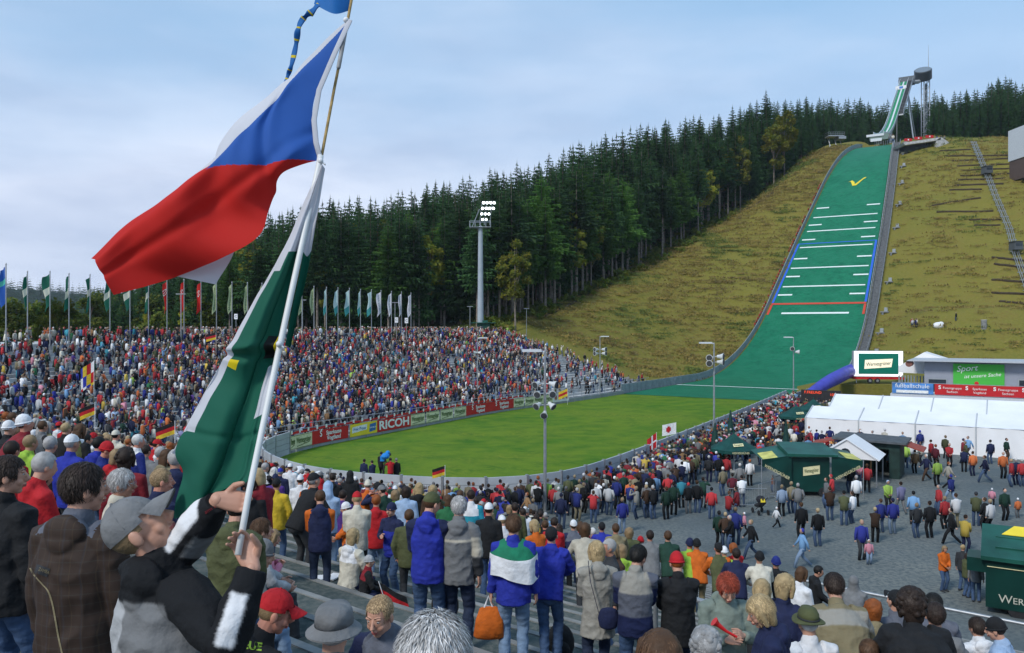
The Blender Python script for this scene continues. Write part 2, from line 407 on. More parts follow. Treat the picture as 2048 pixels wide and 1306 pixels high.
# yellow bird-like V emblem lying on the matting
sv = s_of_v(366)
em = [(-3.2, 1.2), (-1.6, 3.0), (-.3, .4), (.1, -2.6), (2.6, 3.4), (3.6, 5.8), (4.6, 6.2), (4.4, 5.2), (3.3, 3.2), (.9, -4.2), (-.8, -4.4), (-1.9, .6), (-2.3, 1.4)]
g.add([(lambda p: (p.x, p.y, zL(sv + y) + .18))(so(sv + y, x)) for x, y in [(x * .6, y * .42) for x, y in em]], geometry.tessellate_polygon([[V((x, y, 0)) for x, y in em]]), 3)
g.build('slope_markings', [M_line, M_rline, M_bline, M_yline], **STRUCT)
# ------------------------------------------------------------------ spectator bowl steps
GR_step = ground_mat('step_gravel', [(.05, .07, .068), (.085, .105, .10), (.12, .13, .12)], [1.2, 9.0], .9, 30)
def bowl():
    b = MB(); n = len(fc)
    for k in range(ROWS + 1):
        far_n = 0
        d0 = k * TREAD; z0 = k * RISE; z1 = z0 + RISE; vs = []
        for i in range(n):
            far = fc[i].y > 58 ; kb = .40 if far else .10
            p, m = fc[i], NF[i]
            d1 = d0 + TREAD if k < ROWS else d0 + 16
            for dd, zz in ((d0, z0 - .3), (d0, z1 + .015), (d0 + kb, z1 + .015), (d0 + kb, z1), (d1, z1)):
                q = p + m * dd; vs.append((q.x, q.y, zz))
        fs = []; ms = []
        for i in range(n - 1):
            far = fc[i].y > 58
            for j in range(4):
                fs.append((i * 5 + j, i * 5 + j + 1, (i + 1) * 5 + j + 1, (i + 1) * 5 + j)); ms.append((2 if far else 0) if j < 3 else (2 if far else 1))
        o = len(b.f); b.add(vs, fs); b.m[o:] = ms
    # closing wall at the far end of the stand
    p, m = fc[-1], NF[-1]; e = (fc[-1] - fc[-3]).normalized() * .4
    poly = [(p.x, p.y, -.3)]
    for k in range(ROWS + 1):
        for dd, zz in ((k * TREAD, k * RISE), (k * TREAD, (k + 1) * RISE + .25)):
            q = p + m * dd; poly.append((q.x, q.y, zz))
    q = p + m * (ROWS * TREAD + 16); poly += [(q.x, q.y, 8.9), (q.x, q.y, -.3)]
    b.prism(poly, e, 0)
    q1 = fc[-1] + NF[-1] * 44
    return b.build('grandstand', [M_kerb, GR_step, M_conc], label='concrete stepped grandstand curving round the end of the field', category='grandstand')
bowl()
# outer embankment behind the promenade so that nothing shows under the bowl
g = MB(); vs = []
for i in range(0, len(fc), 2):
    for dd, zz in ((ROWS + 15, 8.55), (ROWS + 34, 6.5 if fc[i].y > 80 else -.3)):
        q = fc[i] + NF[i] * dd; vs.append((q.x, q.y, zz))
g.add(vs, [(2 * i, 2 * i + 1, 2 * i + 3, 2 * i + 2) for i in range(len(vs) // 2 - 1)]); g.build('embankment', GR_forest, **STRUCT)
# ------------------------------------------------------------------ walls round the field
def wall_run(name, pts, zf, h, panel, label, thick=.12, posts=True, top=True, mats=None, mi_panel=0):
    """a run of barrier boards with steel posts; zf gives the ground height at (x, y)"""
    t = thing(name, label, 'barrier wall', (pts[0].x, pts[0].y, 0)); O = V((pts[0].x, pts[0].y, 0))
    pp = resample(pts, panel); b = MB(); plist = []
    for a, c in zip(pp, pp[1:]):
        d = (c - a).normalized(); nrm = V((d.y, -d.x, 0)); za, zc = zf(a), zf(c)
        a0, c0 = a + d * .05 - O, c - d * .05 - O; nb = max(2, int(h / .42))
        for q in range(nb):
            lo = .03 + (h - .03) * q / nb; hi = .03 + (h - .03) * (q + 1) / nb - .025
            vs = []
            for pnt, z in ((a0, za), (c0, zc)):
                for s_ in (-thick / 2, thick / 2):
                    for zz in (lo, hi): vs.append(pnt + nrm * s_ + V((0, 0, z + zz)))
            b.add(vs, [(0, 1, 3, 2), (4, 6, 7, 5), (0, 4, 5, 1), (2, 3, 7, 6), (1, 5, 7, 3), (0, 2, 6, 4)], 0)
        if posts: plist.append((a - O + V((0, 0, za)), math.atan2(d.y, d.x)))
    b.build('board', mats or M_grey, t); 
    if posts:
        me = MB().box((0, 0, h / 2), (.14, .2, h + .08)).mesh('post'); me.materials.append(M_metal)
        for q, rz in plist[::max(1, len(plist) // 95)]: o = link('post', me, t); o.location = q; o.rotation_euler = (0, 0, rz)
    return t
M_board = mat('pale_grey_board', (.40, .43, .46), .6, .12, .8)
M_board2 = mat('grey_board', (.27, .30, .32), .65, .12, .8)
half = [i for i, p in enumerate(WALL) if p.y < 66 and p.x < -17]
iA = half[0]
wall_run('barrier_wall', WALL[:iA + 1], lambda p: 0, .55, 2.5, 'low grey wall under the advertising banners along the far stand', mats=M_board2)
wall_run('barrier_wall', WALL[iA:], lambda p: 0, 1.85, 2.5, 'pale grey board wall with steel posts curving round the near end of the field', mats=M_board)
wall_run('barrier_wall', [so(s, -wd(s) - .35) for s in range(-84, 107, 2)], lambda p: zL(to_so(p.x, p.y)[0]), 1.5, 1.6, 'grey side wall along the left edge of the green landing slope', posts=False, mats=M_board2)
wall_run('barrier_wall', [so(s, wd(s) + .35) for s in range(-84, 107, 2)], lambda p: zL(to_so(p.x, p.y)[0]), 1.1, 1.6, 'grey side wall with stairs along the right edge of the green landing slope', posts=True, mats=M_board2)
# stair run beside the right wall
t = thing('stairway', 'long grey stairway with handrails climbing beside the right edge of the landing slope', 'stairs', so(-40, 14))
O = so(-40, 14); b = MB(); rb = MB()
for i in range(0, 290):
    s = -38 + i * .5; p = so(s, wd(s) + 1.6) - O; b.box((p.x, p.y, zL(s) + .3), (1.7, .42, .5), 0, rz=R(-31.8))
b.build('tread', mat('stair_grid', (.12, .13, .14), .7, .3, 3), t)
for o_ in (.75, 2.5):
    path = [so(s, wd(s) + o_, zL(s) + 1.6) - O for s in range(-38, 106, 4)]; rb.tube(path, .045, 5)
    for s in range(-38, 106, 2): p = so(s, wd(s) + o_) - O; rb.tube([(p.x, p.y, zL(s) + .3), (p.x, p.y, zL(s) + 1.6)], .035, 4)
rb.build('handrail', M_metal, t)
rr = random.Random(3)
for i, s in enumerate([-22, -12, -3, 8, 19, 30, 41, 52, 63, 74, 86, 97]):
    p = so(s, wd(s) + 4); z = G(s, wd(s) + 4); b = MB(); b.box((0, 0, .35), (1.8, 1.0, .25), 0, rz=R(-31.8)); b.box((.4, .2, .9), (.7, .5, .9), 1, rz=R(-31.8)); b.box((-.5, 0, 0), (.12, .8, .6), 1)
    o = b.build('service_platform', [M_kerb, M_grey]); o.location = (p.x, p.y, z)
    tag(o, 'small service platform beside the stairway, %s going up' % ['first', 'second', 'third', 'fourth', 'fifth', 'sixth', 'seventh', 'eighth', 'ninth', 'tenth', 'eleventh', 'twelfth'][i], 'platform', 'service platforms beside the stairway')
# ------------------------------------------------------------------ trees
M_bark = mat('bark', (.13, .10, .08), .95, .3, 1.5); M_bark2 = mat('pale_bark', (.20, .17, .14), .9, .35, 2.5)
def foliage(name, c, c2, trans=.18):
    """leaves: two tones by clump plus a slight shift per tree"""
    m = bpy.data.materials.new(name); m.use_nodes = True; t = m.node_tree; b = t.nodes['Principled BSDF']
    b.inputs['Roughness'].default_value = .75; b.inputs['Specular IOR Level'].default_value = .2
    tcn = t.nodes.new('ShaderNodeTexCoord'); no = t.nodes.new('ShaderNodeTexNoise'); no.inputs['Scale'].default_value = .8; no.inputs['Detail'].default_value = 4
    t.links.new(tcn.outputs['Object'], no.inputs[0]); mx = t.nodes.new('ShaderNodeMixRGB'); mx.inputs[1].default_value = (*c, 1); mx.inputs[2].default_value = (*c2, 1)
    rp = t.nodes.new('ShaderNodeMapRange'); rp.inputs[1].default_value = .38; rp.inputs[2].default_value = .62
    t.links.new(no.outputs[0], rp.inputs[0]); t.links.new(rp.outputs[0], mx.inputs[0])
    oi = t.nodes.new('ShaderNodeObjectInfo'); hs = t.nodes.new('ShaderNodeHueSaturation'); r2 = t.nodes.new('ShaderNodeMapRange'); r2.inputs[3].default_value = .6; r2.inputs[4].default_value = 1.7
    t.links.new(oi.outputs['Random'], r2.inputs[0]); t.links.new(r2.outputs[0], hs.inputs['Value']); t.links.new(mx.outputs[0], hs.inputs['Color'])
    tr = t.nodes.new('ShaderNodeBsdfTranslucent'); ms = t.nodes.new('ShaderNodeMixShader'); ms.inputs[0].default_value = trans
    t.links.new(hs.outputs[0], b.inputs['Base Color']); t.links.new(hs.outputs[0], tr.inputs[0])
    t.links.new(b.outputs[0], ms.inputs[1]); t.links.new(tr.outputs[0], ms.inputs[2]); t.links.new(ms.outputs[0], t.nodes['Material Output'].inputs[0])
    return m
F_spruce = foliage('spruce_needles', (.020, .058, .018), (.05, .11, .032)); F_larch = foliage('larch_needles', (.045, .12, .02), (.09, .18, .035), .3)
F_pine = foliage('pine_needles', (.028, .075, .028), (.05, .10, .03)); F_birch = foliage('birch_leaves', (.13, .17, .02), (.24, .22, .025), .35)
F_leaf = foliage('broad_leaves', (.06, .11, .015), (.14, .15, .02), .3)
def conifer(seed, h=26, R0=3.6, z0=.1, whorls=30, nb=9, droop=.32, power=.8, dens=1.0, ragged=.25):
    r = random.Random(seed); v = []; f = []
    def tri(a, b, c): n = len(v); v.extend([a, b, c]); f.append((n, n + 1, n + 2))
    for i in range(whorls):
        t = i / (whorls - 1); z = h * (z0 + (1 - z0) * t * .985); Rr = R0 * ((1 - t) ** power) * (1 + r.uniform(-ragged, ragged)) + .3
        if t < .12: Rr *= .55 + 3.5 * t
        k = max(4, int(nb * (1 - t * .5))); ph = r.random() * 6.28
        for j in range(k):
            if r.random() > dens: continue
            a = ph + 6.283 * j / k + r.uniform(-.3, .3); L_ = Rr * r.uniform(.72, 1.12); dx, dy = math.cos(a), math.sin(a); dr = droop * (1 - .7 * t) + r.uniform(-.08, .08)
            segs = 4 if L_ > 1.2 else 2; zz = z + r.uniform(-.25, .25)
            for q in range(segs):
                q0, q1 = q / segs, (q + 1) / segs
                def pt(x, side=0.0, dn=0.0):
                    rad = L_ * x; return (dx * rad - dy * side, dy * rad + dx * side, zz - dr * rad * (1.0 - .35 * x) - dn)
                wS = L_ * .30 * (1.05 - q0) + .12
                tri(pt(q0), pt(min(1.05, q1 + .12), wS * r.uniform(.7, 1.2), wS * .45), pt(q1))
                tri(pt(q0), pt(q1), pt(min(1.05, q1 + .12), -wS * r.uniform(.7, 1.2), wS * .45))
                tri(pt(q0 + .02), pt(q1, r.uniform(-.1, .1), wS * r.uniform(.9, 1.6)), pt(q1 + .03))
    tri((-.1, 0, h * .97), (.1, 0, h * .97), (0, 0, h * 1.03)); tri((0, -.1, h * .97), (0, .1, h * .97), (0, 0, h * 1.03))
    me = bpy.data.meshes.new('crown'); me.from_pydata(v, [], f); return me
def broadleaf(seed, h=14, R0=4.2, zc=.58, n=2600, leaf=.42, clumps=26):
    r = random.Random(seed); v = []; f = []; cl = []
    for i in range(clumps):
        while True:
            x, y, z = r.uniform(-1, 1), r.uniform(-1, 1), r.uniform(-1, 1)
            if .25 < x * x + y * y + z * z < 1: break
        cl.append((x * R0 * .8, y * R0 * .8, h * zc + z * h * (1 - zc) * .85, r.uniform(.22, .42) * R0))
    for i in range(n):
        cx, cy, cz, cr_ = cl[i % clumps]; d = V((r.gauss(0, 1), r.gauss(0, 1), r.gauss(0, .8))).normalized() * cr_ * (r.random() ** .4)
        c = V((cx, cy, cz)) + d; a = V((r.gauss(0, 1), r.gauss(0, 1), r.gauss(0, 1))).normalized(); b = a.orthogonal().normalized(); l = leaf * r.uniform(.5, 1.1); k = len(v)
        v += [c + a * l, c + b * l * .7, c - a * l, c - b * l * .7]; f.append((k, k + 1, k + 2, k + 3))
    me = bpy.data.meshes.new('crown'); me.from_pydata([tuple(p) for p in v], [], f); return me, cl
def trunk_mesh(h, r0, seed, limbs=None):
    r = random.Random(seed); b = MB(); bend = r.uniform(-.25, .25)
    path = [(bend * math.sin(t * 3) * .8, bend * math.cos(t * 2.5) * .5, h * t) for t in (0, .12, .3, .5, .7, .88, 1)]
    b.tube(path, [r0 * 1.25, r0, r0 * .86, r0 * .68, r0 * .46, r0 * .22, .03], 7)
    if limbs:
        for (x, y, z, q) in limbs[:14]: b.tube([(0, 0, z * .62), (x * .5, y * .5, z * .84), (x, y, z)], [r0 * .4, r0 * .25, .03], 5)
    else:
        for i in range(10):
            a = r.random() * 6.28; z = h * r.uniform(.12, .5); b.tube([(0, 0, z), (math.cos(a) * 1.1, math.sin(a) * 1.1, z - .15)], [.04, .015], 4)
    return b
TREES = {}
def template(kind, idx):
    key = (kind, idx)
    if key in TREES: return TREES[key]
    sd = hash((len(kind), idx)) % 1000 + idx * 17 + len(kind) * 5
    if kind == 'spruce': h = 26; cm = conifer(sd, h, 4.3, .06 + .06 * (idx % 3), 32, 10, power=.72); fm, bm_, tb = F_spruce, M_bark, trunk_mesh(h, .26, sd)
    elif kind == 'bare_spruce': h = 26; cm = conifer(sd, h, 4.0, .34 + .06 * (idx % 3), 26, 10, droop=.28, power=.66, ragged=.35, dens=.9); fm, bm_, tb = F_spruce, M_bark2, trunk_mesh(h, .24, sd)
    elif kind == 'larch': h = 24; cm = conifer(sd, h, 4.8, .32, 30, 11, droop=.12, power=.62, ragged=.3); fm, bm_, tb = F_larch, M_bark2, trunk_mesh(h, .25, sd)
    elif kind == 'pine': h = 24; cm = conifer(sd, h, 3.6, .5, 17, 8, droop=.05, power=.5, ragged=.5, dens=.85); fm, bm_, tb = F_pine, M_bark2, trunk_mesh(h, .25, sd)
    elif kind == 'birch': h = 18; cm, cl = broadleaf(sd, h, 3.4, .62, 2600, .36); fm, bm_, tb = F_birch, M_white if False else M_bark2, trunk_mesh(h * .93, .17, sd, cl)
    else: h = 13; cm, cl = broadleaf(sd, h, 4.4, .52, 2600, .46); fm, bm_, tb = F_leaf, M_bark, trunk_mesh(h * .9, .2, sd, cl)
    cm.materials.append(fm); tm = tb.mesh('trunk'); tm.materials.append(bm_)
    TREES[key] = (h, cm, tm); return TREES[key]
NAMES = dict(spruce='spruce_tree', bare_spruce='spruce_tree', larch='larch_tree', pine='pine_tree', birch='birch_tree', leaf='broadleaf_tree')
def plant(kind, idx, x, y, z, height, label, group=None, cat='tree'):
    h, cm, tm = template(kind, idx); t = thing(NAMES[kind], label, cat, (x, y, z), rnd.random() * 6.28, group)
    k = height / h; t.scale = (k * rnd.uniform(.9, 1.15), k * rnd.uniform(.9, 1.15), k)
    link('trunk', tm, t); link('crown', cm, t); return t
def gz(x, y):
    s, o = to_so(x, y)
    if s >= -66: return G(s, o)
    if o > -60: return 7.5
    return lerp_tab([(-150, 1), (-120, 5), (-80, 8.5), (-40, 9)], x)
SIL = [(120, 640), (210, 578), (300, 545), (400, 505), (470, 465), (530, 438), (590, 425), (650, 402), (700, 403), (760, 402), (830, 393), (900, 368), (960, 358), (1000, 345), (1065, 332), (1165, 290), (1200, 284), (1257, 268), (1325, 255), (1390, 238), (1450, 226), (1500, 216), (1530, 205), (1580, 208), (1665, 206), (1750, 210), (1800, 212), (1840, 196), (1900, 195), (1960, 190), (2000, 165), (2048, 160), (2120, 150), (2300, 150)]
def in_forest(x, y):
    s, o = to_so(x, y)
    if s <= -62:
        return bowl_d(x, y)[0] > 50 and y > 160 + max(0, -x - 50) * .5 if x < 5 else False
    if o < lerp_tab(EDGE_OFF, s) - 1: return True
    return s > 200 or (s > 148 and abs(o) > 14)
cands = []
u = 130.0
while u < 2250:
    Y = 150.0
    while Y < 470 and not in_forest((u - CX) / FPX * Y, Y): Y += 2
    if Y < 465:
        st = lerp_tab(SIL, u); j = 0
        for j in range(8):
            uu = u + rnd.uniform(-11, 11); YY = Y + [0, 4, 9, 15, 22, 30, 39, 48][j] + rnd.uniform(-1.5, 2.5)
            x = (uu - CX) / FPX * YY; z = gz(x, YY)
            ztop = EYE + (CY - (st + (rnd.uniform(-14, 34) if j > 2 else rnd.uniform(6, 60)))) / FPX * YY
            hh = min(ztop - z, rnd.uniform(23, 31) if j < 3 else 37)
            if hh < 9: continue
            if uu > 1560 and uu < 1800 and j == 0: hh *= .9
            cands.append([x, YY, z, hh, uu, j])
    u += 17 if u < 1600 else 11
cands.sort(key=lambda c: -c[3] / c[1])
far_c = [c for c in cands if c[5] >= 4]; near_c = [c for c in cands if c[5] < 4]
near_c, more = near_c[:262], near_c[262:]; far_c += more
def zone(u):
    if u < 560: return 'at the low left end of the forest behind the flagpoles'
    if u < 960: return 'in the forest between the flagpoles and the floodlight mast'
    if u < 1560: return 'at the hillside forest edge left of the landing slope'
    if u < 1860: return 'in the skyline forest behind the inrun and tower'
    return 'in the forest on the top right skyline beyond the tower'
KL = dict(spruce='dark green spruce', bare_spruce='bare-trunked spruce', larch='pale green broad larch', pine='thin open pine', birch='yellowing birch')
for c in near_c:
    x, y, z, hh, uu, j = c; q = rnd.random(); k = 'spruce'
    if 980 < uu < 1560:
        k = 'bare_spruce' if j < 2 else 'spruce'
        if j <= 1 and uu < 1380 and q < .45: k = 'larch'
        elif j == 0 and q > .86: k = 'pine'
    elif uu > 1560: k = 'spruce' if q > .15 else 'larch'
    else: k = 'larch' if q > .86 else 'spruce' if q > .4 or j > 1 else 'bare_spruce'
    if j < 3 and rnd.random() < .055: k = 'birch'; hh = min(hh, 21)
    if k == 'larch': hh *= .92
    plant(k, rnd.randrange(4), x, y, z - .2, hh, '%s %s' % (KL[k], zone(uu)), group='%s %s' % (dict(spruce='spruces', bare_spruce='bare-trunked spruces', larch='larches', pine='pines', birch='birches')[k], zone(uu)))
def special(kind, idx, u, vt, Y, label, h=None):
    x = (u - CX) / FPX * Y; z = gz(x, Y); h = h or (EYE + (CY - vt) / FPX * Y - z); plant(kind, idx, x, Y, z - .2, h, label)
special('birch', 0, 652, 500, 163, 'yellow-green birch standing in front of the dark forest above the flag row')
special('birch', 1, 772, 425, 178, 'golden yellow birch crown high among the dark spruces left of the mast')
special('birch', 2, 728, 425, 180, 'dull green birch just left of the golden birch in the forest')
special('birch', 3, 1030, 472, 163, 'slim light green birch right of the floodlight mast')
special('birch', 1, 1568, 215, 272, 'tall yellow-green birch at the forest edge above the white van')
special('birch', 0, 1548, 240, 268, 'leaning yellow birch left of the tallest birch by the white van')
special('birch', 2, 1440, 280, 255, 'yellowish birch crown halfway up the hillside forest')
special('birch', 3, 1480, 268, 258, 'second yellowish birch crown, higher up the hillside forest')
special('larch', 0, 1083, 350, 186, 'broad bright green larch, largest crown at the lower forest edge')
special('larch', 1, 1165, 330, 204, 'bright green larch with two bare trunks beside it at the forest edge')
special('spruce', 0, 1999, 152, 318, 'very tall spruce on the right skyline, left one of the pair', 28)
special('spruce', 2, 2040, 152, 318, 'very tall spruce on the right skyline, right one of the pair', 28)
special('spruce', 1, 1532, 203, 285, 'tallest dark spruce on the skyline above the white van', 29)
# the rest of the wood as one mass
def bake(name, parts, mats, **tags):
    """parts: list of (mesh, matrix, material offset, colour or None) merged into ONE mesh"""
    VV = []; LI = []; LS = []; MI = []; CC = []; vo = 0; lo = 0; cache = {}
    for me, M, mo, colr in parts:
        if me.name not in cache:
            nv = len(me.vertices); a = np.empty(nv * 3); me.vertices.foreach_get('co', a)
            nl = len(me.loops); li = np.empty(nl, int); me.loops.foreach_get('vertex_index', li)
            npg = len(me.polygons); ls = np.empty(npg, int); me.polygons.foreach_get('loop_start', ls); mi = np.empty(npg, int); me.polygons.foreach_get('material_index', mi)
            cache[me.name] = (a.reshape(-1, 3), li, ls, mi)
        a, li, ls, mi = cache[me.name]; Mn = np.array(M)
        VV.append(a @ Mn[:3, :3].T + Mn[:3, 3]); LI.append(li + vo); LS.append(ls + lo); MI.append(mi + mo)
        if colr is not None: CC.append(np.asarray(colr)[mi])
        vo += len(a); lo += len(li)
    VV = np.concatenate(VV); LI = np.concatenate(LI); LS = np.concatenate(LS); MI = np.concatenate(MI)
    me = bpy.data.meshes.new(name); me.vertices.add(len(VV)); me.vertices.foreach_set('co', VV.ravel()); me.loops.add(len(LI)); me.loops.foreach_set('vertex_index', LI)
    me.polygons.add(len(LS)); me.polygons.foreach_set('loop_start', LS); me.polygons.foreach_set('material_index', MI if not CC else np.zeros(len(MI), int))
    for m in mats: me.materials.append(m)
    if CC:
        CCa = np.concatenate(CC); at = me.attributes.new('col', 'FLOAT_COLOR', 'FACE'); at.data.foreach_set('color', np.hstack([CCa, np.ones((len(CCa), 1))]).ravel())
    me.update(calc_edges=True); me.validate()
    return link(name, me, None, **tags)
parts = []
for c in far_c:
    x, y, z, hh, uu, j = c; h, cm, tm = template('spruce', rnd.randrange(4)); k = hh / h
    M = Matrix.Translation((x, y, z)) @ Matrix.Rotation(rnd.random() * 6.28, 4, 'Z') @ Matrix.Diagonal((k * 1.1, k * 1.1, k, 1)); parts.append((cm, M, 0, None)); parts.append((tm, M, 1, None))
if parts: bake('deep_forest', parts, [F_spruce, M_bark], kind='stuff')
# undergrowth along the forest edge
low = MB(); b_cm, _ = broadleaf(77, 1.6, 1.5, .4, 260, .22, 8); b_cm.materials.append(F_leaf); parts = []
for i in range(420):
    s = rnd.uniform(-60, 108); o = lerp_tab(EDGE_OFF, s) + rnd.uniform(-9, 3.5) ; p = so(s, o); k = rnd.uniform(.5, 1.6)
    parts.append((b_cm, Matrix.Translation((p.x, p.y, G(s, o) - .2)) @ Matrix.Rotation(rnd.random() * 6, 4, 'Z') @ Matrix.Scale(k, 4), 0, None))
for i in range(160):
    x = rnd.uniform(-60, 2); y = rnd.uniform(150, 166); 
    if bowl_d(x, y)[0] > 44: parts.append((b_cm, Matrix.Translation((x, y, 8.0)) @ Matrix.Scale(rnd.uniform(.5, 1.5), 4), 0, None))
bake('undergrowth', parts, [F_leaf], kind='stuff')
# mid-distance broadleaf trees beyond the promenade on the left
for i in range(34):
    u = 5 + i * 14.5 + rnd.uniform(-5, 5); Y = rnd.uniform(135, 215) + (30 if i % 3 == 0 else 0); vt = rnd.uniform(588, 625) if i % 4 else rnd.uniform(575, 600)
    x = (u - CX) / FPX * Y; z = EYE + (CY - vt) / FPX * Y - (hh := rnd.uniform(9, 13)); k = ['leaf', 'birch', 'leaf', 'spruce'][i % 4]
    if k == 'spruce': z -= 3; hh += 3
    plant(k, i % 4, x, Y, z, hh, {'leaf': 'rounded green tree beyond the flagpoles at the far left', 'birch': 'yellow-green autumn tree beyond the flagpoles at the far left', 'spruce': 'small dark spruce beyond the flagpoles at the far left'}[k], group={'leaf': 'green trees beyond the left flagpoles', 'birch': 'yellow trees beyond the left flagpoles', 'spruce': 'small spruces beyond the left flagpoles'}[k])
# far wooded hills
F_far = foliage('far_forest', (.018, .05, .03), (.05, .075, .03))
def ridge(Y, x0, x1, prof, name, step):
    b = MB(); vs = []; n = 90
    for i in range(n + 1):
        x = x0 + (x1 - x0) * i / n; u = CX + x / Y * FPX
        for q in range(9):
            t = q / 8; z = (EYE + (CY - lerp_tab(prof, u)) / FPX * Y) * math.sin(t * math.pi / 2) + noise.noise(V((x * .01, q, Y))) * 4 * t
            vs.append((x, Y - (1 - t) * 260, max(-.2, z) if q else -.2))
    b.add(vs, [(i * 9 + q, (i + 1) * 9 + q, (i + 1) * 9 + q + 1, i * 9 + q + 1) for i in range(n) for q in range(8)])
    return b.build(name, F_far, smooth=True, kind='structure'), vs
_, v1 = ridge(1250, -1150, -250, [(-400, 600), (-100, 590), (0, 583), (60, 578), (100, 583), (180, 592), (260, 590), (400, 585), (700, 600)], 'hills', 0)
_, v2 = ridge(620, -560, -90, [(-400, 625), (0, 622), (60, 628), (150, 618), (260, 612), (500, 610)], 'wooded_hill', 0)
cone = conifer(5, 16, 4.5, .05, 7, 6, power=.9); parts = []
for vs, cnt, k in ((v1, 1500, 1.25), (v2, 900, .8)):
    for i in range(cnt):
        j = rnd.randrange(len(vs) - 10)
        a = V(vs[j]); c_ = V(vs[(j + 9) % len(vs)]); p = a.lerp(c_, rnd.random()) if abs(a.x - c_.x) < 40 else a
        parts.append((cone, Matrix.Translation(p - V((0, 0, 3))) @ Matrix.Diagonal((k * rnd.uniform(1, 1.6), k * 1.2, k * rnd.uniform(.7, 1.2), 1)), 0, None))
bake('far_forest', parts, [F_far], kind='stuff')

# tufts and low herbs scattered over the grass banks
def tuft(seed, n, h):
    r = random.Random(seed); v = []; f = []
    for i in range(n):
        x, y = r.gauss(0, .5), r.gauss(0, .5); a = r.random() * 3.14; w_ = r.uniform(.04, .12); hh = h * r.uniform(.4, 1); k = len(v)
        v += [(x - math.cos(a) * w_, y - math.sin(a) * w_, 0), (x + math.cos(a) * w_, y + math.sin(a) * w_, 0), (x + r.uniform(-.15, .15), y + r.uniform(-.15, .15), hh)]; f.append((k, k + 1, k + 2))
    me = bpy.data.meshes.new('tuft'); me.from_pydata(v, [], f); return me
TF = [tuft(i, 60, .38) for i in range(3)]; parts = []
tm_ = [mat('tuft_green', (.10, .13, .025), .9, .3, .5), mat('tuft_straw', (.22, .17, .045), .9, .3, .5), mat('tuft_brown', (.185, .14, .045), .9, .3, .5)]
for i in range(4200):
    s = rnd.uniform(-55, 105); o = rnd.uniform(lerp_tab(EDGE_OFF, s) - 2, -wd(s) - 2) if rnd.random() < .62 else rnd.uniform(wd(s) + 4, 70)
    cl = noise.noise(V((s * .06, o * .06, 4))); mi = 0 if cl > .18 else 2 if cl < -.4 else 1; p = so(s, o); k = rnd.uniform(.6, 1.5)
    if s < -35 and o > 0: continue
    parts.append((TF[i % 3], Matrix.Translation((p.x, p.y, G(s, o) - .05)) @ Matrix.Diagonal((k * 1.5, k * 1.5, k, 1)), mi, None))
bake('grass_tufts', parts, tm_, kind='stuff')
def on_hill(u, v, Ya=120, Yb=345):
    Yc = Ya
    while Yc < Yb:
        X = (u - CX) / FPX * Yc; s_, o_ = to_so(X, Yc)
        if s_ > -60 and abs(o_) > wd(s_) + 1.5 and G(s_, o_) > EYE + (CY - v) / FPX * Yc: return V((X, Yc, G(s_, o_)))
        Yc += .5
    return P(u, v, 170)
# funicular
# ------------------------------------------------------------------ inrun, take-off and tower
M_steel = mat('inrun_steel', (.42, .44, .46), .5, .1, 1, metal=.4)
M_track = mat('inrun_green', (.02, .22, .10), .7, .15, 1); M_lt = mat('light_rail', (.62, .65, .68), .5, .05)
IN = [(106, 77.6), (112, 78.4), (120, 80.2), (128, 83.0), (136, 86.6), (144, 91.0), (150, 94.6), (190, 119.0)]
def zin(s): return lerp_tab(IN, s)
t = thing('ski_jump_inrun', 'steel inrun with green tracks and white side rails rising to the start gates', 'ski jump ramp', so(110, 0)); O = so(110, 0)
def io(s, off, z): return so(s, off, z) - O
ss = [106 + i * 2 for i in range(43)]
def ribbon(b, o0, o1, dz, th, mi=0, s_=ss, zf=zin):
    n = len(s_); vs = []
    for s in s_:
        for o in (o0, o1):
            for q in (dz, dz - th): vs.append(io(s, o, zf(s) + q))
    fs = []
    for i in range(n - 1):
        a, c = i * 4, i * 4 + 4
        fs += [(a, a + 2, c + 2, c), (a + 1, c + 1, c + 3, a + 3), (a, c, c + 1, a + 1), (a + 2, a + 3, c + 3, c + 2)]
    fs += [(0, 1, 3, 2), (4 * n - 4, 4 * n - 2, 4 * n - 1, 4 * n - 3)]
    b.add(vs, fs, mi)
b = MB(); ribbon(b, -1.6, 1.6, -.05, .9, 0); ribbon(b, 1.62, 3.4, -.15, .7, 0, [s for s in ss if s > 148]); b.build('deck', M_steel, t)
b = MB(); ribbon(b, -1.25, -.32, .03, .07); ribbon(b, .32, 1.25, .03, .07); b.build('track', M_track, t)
b = MB(); ribbon(b, -.28, .28, .10, .14); b.build('track_divider', M_lt, t)
for q in (-1, 1):
    b = MB(); ribbon(b, q * 1.62 - .06, q * 1.62 + .06, .95, 1.1); b.build('side_rail', M_lt, t)
b = MB(); ribbon(b, 3.42, 3.5, 1.1, 1.2, 0, [s for s in ss if s > 148]); b.build('side_rail', M_steel, t)
b = MB()
for i in range(26): s = 150 + i * 1.5; p = io(s, 2.5, zin(s) + .1); b.box(p, (1.7, .7, .25), 0, rz=R(-31.8))
b.build('start_steps', mat('dark_steps', (.07, .08, .09), .7, .2), t)
b = MB(); p = io(188, .9, zin(188)); b.box(p + V((0, 0, -1)), (6.2, 3.4, 2.2), 0, rz=R(-31.8)); b.box(p + V((0, 0, .8)), (6.4, .2, 1.6), 0, rz=R(-31.8)); b.build('start_house', mat('start_house', (.10, .12, .14), .5, .2), t)
b = MB(); p = io(177, -.2, zin(177) + .9); b.box(p, (4.2, .12, 1.5), 0, rz=R(-31.8)); b.box(p + V((0, -.1, 0)), (1.4, .1, .9), 1, rz=R(-31.8)); b.build('banner', [M_white, mat('blue_print', (.05, .2, .55), .6)], t)
